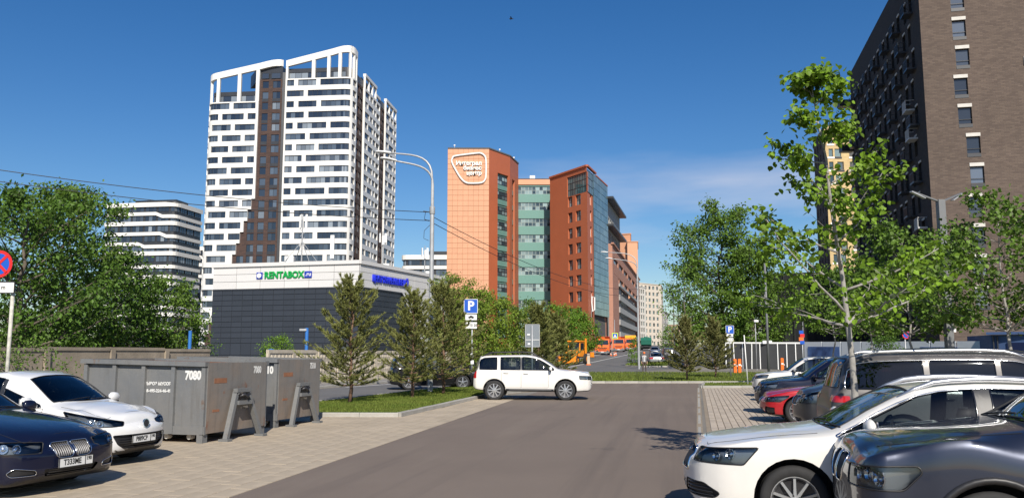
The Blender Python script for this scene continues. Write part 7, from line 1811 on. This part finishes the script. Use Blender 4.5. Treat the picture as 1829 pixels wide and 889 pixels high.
put('parked_car', 'dark car beyond the silver saloon on the side road', 'car', 1196, 118, R(84), SP_CROSS, pt_dkgrey, 1, None, 'tail')
put('parked_car', 'small distant car just right of the green truck', 'car', 1170, 150, R(262), SP_SEDAN, pt_silver, 1, None, 'nose')

# ------------------------------------------------------------------ lorries on the street
m_tor = M('truck_orange', (.78, .13, .012), .45, var=.06); m_tor2 = M('truck_amber', (.80, .27, .02), .45, var=.08); m_tye = M('truck_yellow', (.80, .42, .02), .45, var=.06); m_tgr = M('truck_green', (.015, .13, .09), .5, var=.1); m_tsc = M('truck_windscreen', (.02, .025, .035), .08, spec=.8)
def tw(root, x, y, r, wd, mt=m_alloy):
    w_ = MB().lathe([(0, -wd / 2), (r * .55, -wd / 2), (r * .55, wd / 2 - .05), (r * .2, wd / 2 - .02), (0, wd / 2 - .02)], 14, Matrix.Rotation(math.pi / 2 * (1 if y < 0 else -1), 4, 'X')).build('wheel', mt, root, world=False); w_.location = (x, y, r)
    MB().lathe([(r * .55, -wd / 2), (r * .9, -wd / 2), (r, -wd * .38), (r, wd * .38), (r * .9, wd / 2), (r * .55, wd / 2)], 16, Matrix.Rotation(math.pi / 2, 4, 'X'), closed=True).build('tyre', m_rubber, w_, world=False)
def lorry(label, px, Y, yaw, cab_m, body, body_m, ref=0.0, group='lorries on the street'):
    p = V(gp(px, Y)); root = thing('lorry', label, 'truck', p, group); root.rotation_euler.z = yaw
    B = lambda mb, nm, mt, par=None, **k: mb.build(nm, mt, par or root, world=False, **k)
    cab = [(0, .55), (.02, 1.25), (-.04, 1.75), (-.20, 2.75), (-.42, 2.92), (-1.75, 2.95), (-1.9, 2.7), (-1.9, .75), (-.9, .75), (-.75, .5)]
    c_ = B(MB().sideprism(cab, -1.22, 1.22), 'cab', cab_m)
    q = MB(); q.add([(-.045, -1.08, 1.80), (-.045, 1.08, 1.80), (-.178, 1.02, 2.62), (-.178, -1.02, 2.62)], [(0, 1, 2, 3)]); q.v = [(v[0] + .015, v[1], v[2]) for v in q.v]; B(q, 'windscreen', m_tsc, c_)
    for s in (-1, 1):
        B(MB().box((-.95, s * 1.225, 2.15), (1.0, .02, .75)), 'side_window', m_tsc, c_); B(MB().box((.03, s * .92, .78), (.06, .36, .2)), 'headlight', m_reflect, c_)
        B(MB().bar((-.2, s * 1.25, 2.4), (-.05, s * 1.42, 2.3), .05, .05).box((-.03, s * 1.45, 2.0), (.1, .2, .55)), 'mirror', m_black, c_); B(MB().box((-.95, s * 1.228, 1.25), (.9, .014, .04)), 'door_line', m_black, c_)
    B(MB().box((.025, 0, 1.2), (.03, 1.7, .14)).box((.03, 0, .95), (.03, 1.3, .1)), 'grille', m_black, c_); B(MB().box((.06, 0, .5), (.16, 2.42, .3)), 'bumper', m_grey, c_); B(MB().box((.15, 0, .55), (.01, .52, .12)), 'number_plate', m_plate, c_)
    B(MB().box((-4.0, 0, .85), (6.4, .9, .3)), 'chassis', m_dkalloy)
    for x in (-.95, -4.6, -5.9):
        for s in (-1, 1): tw(root, x, s * 1.02, .51, .36 if x > -2 else .5)
    if body == 'dump':
        b_ = B(MB().sideprism([(-2.1, 1.25), (-2.1, 3.1), (-1.3, 3.2), (-1.3, 3.28), (-2.3, 3.25), (-6.7, 2.9), (-6.9, 1.25)], -1.24, 1.24), 'tipper_body', body_m)
        for k in range(5): B(MB().box((-2.6 - k * .95, -1.26, 2.1), (.1, .08, 1.5)).box((-2.6 - k * .95, 1.26, 2.1), (.1, .08, 1.5)), 'rib', body_m, b_)
        B(MB().box((-.9, 0, 3.05), (.3, .9, .16)), 'beacon_bar', m_tor, c_)
    elif body == 'box':
        b_ = B(MB().box((-4.6, 0, 2.35), (4.9, 2.46, 2.5)), 'box_body', body_m)
        for k in range(6): B(MB().box((-2.5 - k * .84, 1.25, 2.35), (.08, .06, 2.4)).box((-2.5 - k * .84, -1.25, 2.35), (.08, .06, 2.4)), 'rib', body_m, b_)
        B(MB().box((-7.3, 0, 2.0), (.6, 2.2, 1.8)), 'tail_hopper', body_m)
    else:
        b_ = B(MB().sideprism([(-2.2, 1.2), (-2.2, 2.3), (-2.6, 2.9), (-6.6, 2.9), (-7.3, 2.3), (-7.1, 1.2)], -1.22, 1.22), 'skip_body', body_m)
        for k in range(5): B(MB().box((-2.9 - k * .85, 1.24, 2.0), (.09, .06, 1.5)).box((-2.9 - k * .85, -1.24, 2.0), (.09, .06, 1.5)), 'rib', body_m, b_)
        B(MB().sideprism([(-7.1, 1.3), (-7.3, 2.3), (-7.38, 2.3), (-7.2, 1.3)], -1.1, 1.1), 'tailgate', body_m, b_); B(MB().box((-7.0, 0, .8), (.2, 2.4, .25)), 'rear_bumper', m_dkalloy)
        rf = MB()
        for k in range(6): rf.lathe([(0, .0), (.42, .05), (.3, .3), (0, .42)], 7, Matrix.Translation((-3 - k * .7, .35 * math.sin(k * 2.3), 2.75)))
        B(rf, 'covered_load', body_m, b_)
    return root
lorry('first orange dump truck facing the camera on the street', 1076, 149, R(-99), m_tor, 'dump', M('tipper_red', (.45, .06, .025), .55, var=.1))
lorry('second orange dump truck next in line before the yellow one', 1105, 180, R(-99), m_tor, 'dump', bpy.data.materials['tipper_red'])
lorry('orange-cabbed truck with tall yellow box body', 1127, 196, R(-96), m_tor, 'box', m_tye)
lorry('dark green refuse truck seen from behind on the right lane', 1155, 205, R(80), m_tgr, 'skip', m_tgr)
# amber road machine in front of the line: bonnet, cab, loading bucket, work platform
def road_machine():
    p = V(gp(1027, 99)); root = thing('road_tractor', 'amber road maintenance tractor with a front bucket and rear platform', 'tractor', p); root.rotation_euler.z = R(-118); B = lambda mb, nm, mt, par=None, **k: mb.build(nm, mt, par or root, world=False, **k)
    B(MB().sideprism([(1.7, .75), (1.75, 1.35), (.4, 1.55), (.4, .75)], -.5, .5), 'bonnet', m_tor2); c_ = B(MB().sideprism([(.4, .9), (.35, 1.6), (.15, 2.6), (-1.0, 2.6), (-1.05, .9)], -.75, .75), 'cab', m_tor2)
    B(MB().box((-.4, 0, 2.68), (1.5, 1.65, .14)), 'roof', m_tor2, c_)
    B(MB().add([(.36, -.65, 1.65), (.36, .65, 1.65), (.185, .65, 2.5), (.185, -.65, 2.5)], [(0, 1, 2, 3)]), 'windscreen', m_tsc, c_)
    for s in (-1, 1): B(MB().box((-.4, s * .757, 2.05), (1.0, .02, .85)), 'side_window', m_tsc, c_); tw(root, 1.2, s * .8, .48, .3, m_tor2); tw(root, -1.2, s * .85, .62, .42, m_tor2); B(MB().box((1.76, s * .33, 1.12), (.04, .22, .18)), 'headlight', m_reflect)
    bk = MB(); bk.sideprism([(2.2, .15), (3.0, .12), (3.05, .2), (2.35, .35), (2.3, .95), (2.2, .95)], -1.15, 1.15); b_ = B(bk, 'bucket', m_tor2)
    for s in (-1, 1): B(MB().bar((2.3, s * .6, .6), (.5, s * .6, 1.25), .12, .16), 'loader_arm', m_tor2, b_)
    B(MB().box((-2.4, 0, .85), (2.4, 1.9, .12)).box((-3.5, 0, 1.15), (.1, 1.9, .5)).bar((-1.4, .8, .9), (-1.4, .8, 3.0), .18, .18).bar((-1.4, -.4, .9), (-1.4, -.4, 2.9), .12, .12), 'platform', m_tor2); B(MB().box((-2.6, 0, 1.2), (1.2, 1.2, .6)), 'compressor', m_dkalloy)
road_machine()
p = V(gp(1051, 96)); r_ = thing('site_marker', 'pale upright board on the kerb right of the amber tractor', 'marker', p); MB().box(p + V((0, 0, .65)), (.32, .08, 1.3)).build('board', M('pale_board', (.5, .42, .32), .8, var=.1), r_); MB().box(p + V((0, 0, .06)), (.5, .4, .12)).build('foot', m_orange, r_)
for i, (px, Y) in enumerate(((1091, 143), (1097, 141), (1100, 146))):
    p = V(gp(px, Y)); r_ = thing('traffic_cone', ['left traffic cone between the two dump trucks', 'middle traffic cone between the two dump trucks', 'right traffic cone between the two dump trucks'][i], 'cone', p, 'traffic cones by the trucks'); MB().lathe([(.16, .03), (.03, .7), (0, .72)], 10, Matrix.Translation(p)).build('cone', m_orange, r_); MB().box(p + V((0, 0, .02)), (.42, .42, .04)).build('base', m_orange, r_); MB().lathe([(.115, .28), (.085, .42)], 10, Matrix.Translation(p + V((0, 0, .0))) @ Matrix.Diagonal((1.06, 1.06, 1, 1)), cap=False).build('band', m_white, r_)
# ------------------------------------------------------------------ people
def skin_body(name, joints, edges, radii, mats, regions, parent, lev=2):
    me = bpy.data.meshes.new(name); me.from_pydata([tuple(j) for j in joints], edges, []); ob = bpy.data.objects.new(name, me); COL.objects.link(ob)
    md = ob.modifiers.new('skin', 'SKIN'); sb = ob.modifiers.new('sub', 'SUBSURF'); sb.levels = lev; sb.render_levels = lev; md.use_smooth_shade = True
    if not me.skin_vertices: me.skin_vertices.new()
    for i, r in enumerate(radii): me.skin_vertices[0].data[i].radius = r if isinstance(r, tuple) else (r, r)
    for i in range(len(joints)): me.skin_vertices[0].data[i].use_root = (i == 0)
    bpy.context.view_layer.update(); m2 = bpy.data.meshes.new_from_object(ob.evaluated_get(bpy.context.evaluated_depsgraph_get())); bpy.data.objects.remove(ob)
    m2.materials.clear()
    for m in mats: m2.materials.append(m)
    for f in m2.polygons: f.material_index = regions(f.center)
    m2.name = name; return link(name, m2, parent)
m_skin = M('skin', (.42, .25, .17), .6); m_trous = M('brown_trousers', (.075, .05, .042), .9, var=.15, vscale=8); m_vest = M('pale_vest', (.5, .5, .5), .8, var=.15, vscale=9); m_dshirt = M('dark_shirt', (.03, .03, .04), .9)
def person():
    p = V(gp(1150.5, 76, .0)); root = thing('person', 'standing person in orange cap, pale vest and dark trousers at the grass edge', 'person', p)
    J = [(0, 0, .95), (0, .02, 1.18), (0, .0, 1.40), (0, .0, 1.52), (0, -.02, 1.64), (0, -.01, 1.74), (.10, 0, .90), (.12, -.02, .48), (.13, .02, .08), (.14, -.14, .04), (-.10, 0, .90), (-.12, -.03, .48), (-.14, .02, .08), (-.16, -.14, .04), (.19, .01, 1.42), (.27, .04, 1.15), (.24, -.10, .93), (.235, -.14, .85), (-.19, .01, 1.42), (-.28, .04, 1.15), (-.25, -.10, .93), (-.245, -.14, .85)]
    for s, b in ((1, 17), (-1, 21)):
        for k in range(3): J.append((J[b][0] - s * .01 + s * (k - 1) * .022, J[b][1] - .03, J[b][2] - .09 + abs(k - 1) * .012))
        J.append((J[b][0] - s * .045, J[b][1] - .05, J[b][2] - .03))
    E = [(0, 1), (1, 2), (2, 3), (3, 4), (4, 5), (0, 6), (6, 7), (7, 8), (8, 9), (0, 10), (10, 11), (11, 12), (12, 13), (2, 14), (14, 15), (15, 16), (16, 17), (2, 18), (18, 19), (19, 20), (20, 21)] + [(17, 22), (17, 23), (17, 24), (17, 25), (21, 26), (21, 27), (21, 28), (21, 29)]
    rd = [(.16, .11), (.15, .105), (.17, .10), .055, .09, .07, .09, .062, .045, .035, .09, .062, .045, .035, .065, .047, .036, .032, .065, .047, .036, .032] + [.01] * 8
    def reg(c):
        if c.z < .96 and not (abs(c.x) > .19 and c.z > .7): return 0 if c.z > .09 else 3
        if c.z > 1.50: return 2
        if abs(c.x) > .19: return 2 if c.z < 1.0 else 3
        return 1
    skin_body('body', J, E, rd, [m_trous, m_vest, m_skin, m_dshirt], reg, root)
    MB().lathe([(.105, 1.70), (.11, 1.74), (.095, 1.80), (.05, 1.835), (0, 1.84)], 14, Matrix.Translation((0, -.015, 0))).sideprism([(0, 0)] * 3, 0, 0).build('cap', m_orange, root, True, world=False) if False else MB().lathe([(.105, 1.70), (.11, 1.74), (.095, 1.80), (.05, 1.835), (0, 1.84)], 14, Matrix.Translation((0, -.015, 0))).box((0, -.13, 1.71), (.15, .12, .015)).build('cap', m_orange, root, False, world=False)
    q = MB()
    for s in (-1, 1): q.bar((s * .09, -.112, 1.42), (s * .09, -.118, 1.0), .03, .012, up=(0, 1, 0)); q.bar((s * .09, .112, 1.42), (s * .09, .118, 1.0), .03, .012, up=(0, 1, 0))
    q.build('vest_stripe', m_ink, root, world=False)
person()
def driver():
    root = thing('person', 'driver sitting at the wheel of the white off-roader', 'person', lr_car.location); root.rotation_euler.z = lr_car.rotation_euler.z
    x, y, z = .28, .40, .62
    J = [(x, y, z), (x - .08, y, z + .22), (x - .12, y, z + .46), (x - .11, y, z + .57), (x - .09, y, z + .69), (x - .09, y, z + .78), (x + .38, y + .1, z + .04), (x + .62, y + .1, z - .22), (x + .38, y - .1, z + .04), (x + .62, y - .1, z - .22), (x - .10, y + .18, z + .45), (x + .08, y + .24, z + .27), (x + .3, y + .14, z + .42), (x - .10, y - .18, z + .45), (x + .08, y - .24, z + .27), (x + .3, y - .14, z + .42)]
    E = [(0, 1), (1, 2), (2, 3), (3, 4), (4, 5), (0, 6), (6, 7), (0, 8), (8, 9), (2, 10), (10, 11), (11, 12), (2, 13), (13, 14), (14, 15)]
    rd = [(.12, .15), (.11, .15), (.10, .16), .055, .09, .07, .085, .06, .085, .06, .06, .045, .04, .06, .045, .04]
    skin_body('body', J, E, rd, [m_vest, m_skin, m_trous], lambda c: 1 if c.z > z + .53 or c.x > x + .2 and c.z > z + .3 else (2 if c.z < z + .1 else 0), root, 1)
    MB().lathe([(.095, z + .72), (.10, z + .78), (.07, z + .85), (0, z + .87)], 12, Matrix.Translation((x - .1, y, 0))).build('hair', m_trous, root, True, world=False)
driver()

def bird():
    c = at(913, 34, 62); root = tag(MB().lathe([(0, -.16), (.03, -.12), (.05, 0), (.035, .1), (.03, .14), (.0, .19)], 8, Matrix.Translation(c) @ Matrix.Rotation(math.pi / 2, 4, 'Y')).add([c + V(v) for v in ((-.05, .04, .02), (.06, .04, .02), (.0, .22, .09), (-.08, .34, .05), (-.05, .04, .0), (.06, .04, .0), (.0, .22, .07), (-.08, .34, .04))], [(0, 1, 2, 3), (7, 6, 5, 4), (0, 4, 5, 1), (1, 5, 6, 2), (2, 6, 7, 3), (3, 7, 4, 0)]).add([c + V((v[0], -v[1], v[2])) for v in ((-.05, .04, .02), (.06, .04, .02), (.0, .22, .09), (-.08, .34, .05), (-.05, .04, .0), (.06, .04, .0), (.0, .22, .07), (-.08, .34, .04))], [(3, 2, 1, 0), (4, 5, 6, 7), (1, 5, 4, 0), (2, 6, 5, 1), (3, 7, 6, 2), (0, 4, 7, 3)]).build('bird', m_ink), 'tiny dark bird flying high in the clear blue sky', 'bird')
bird()
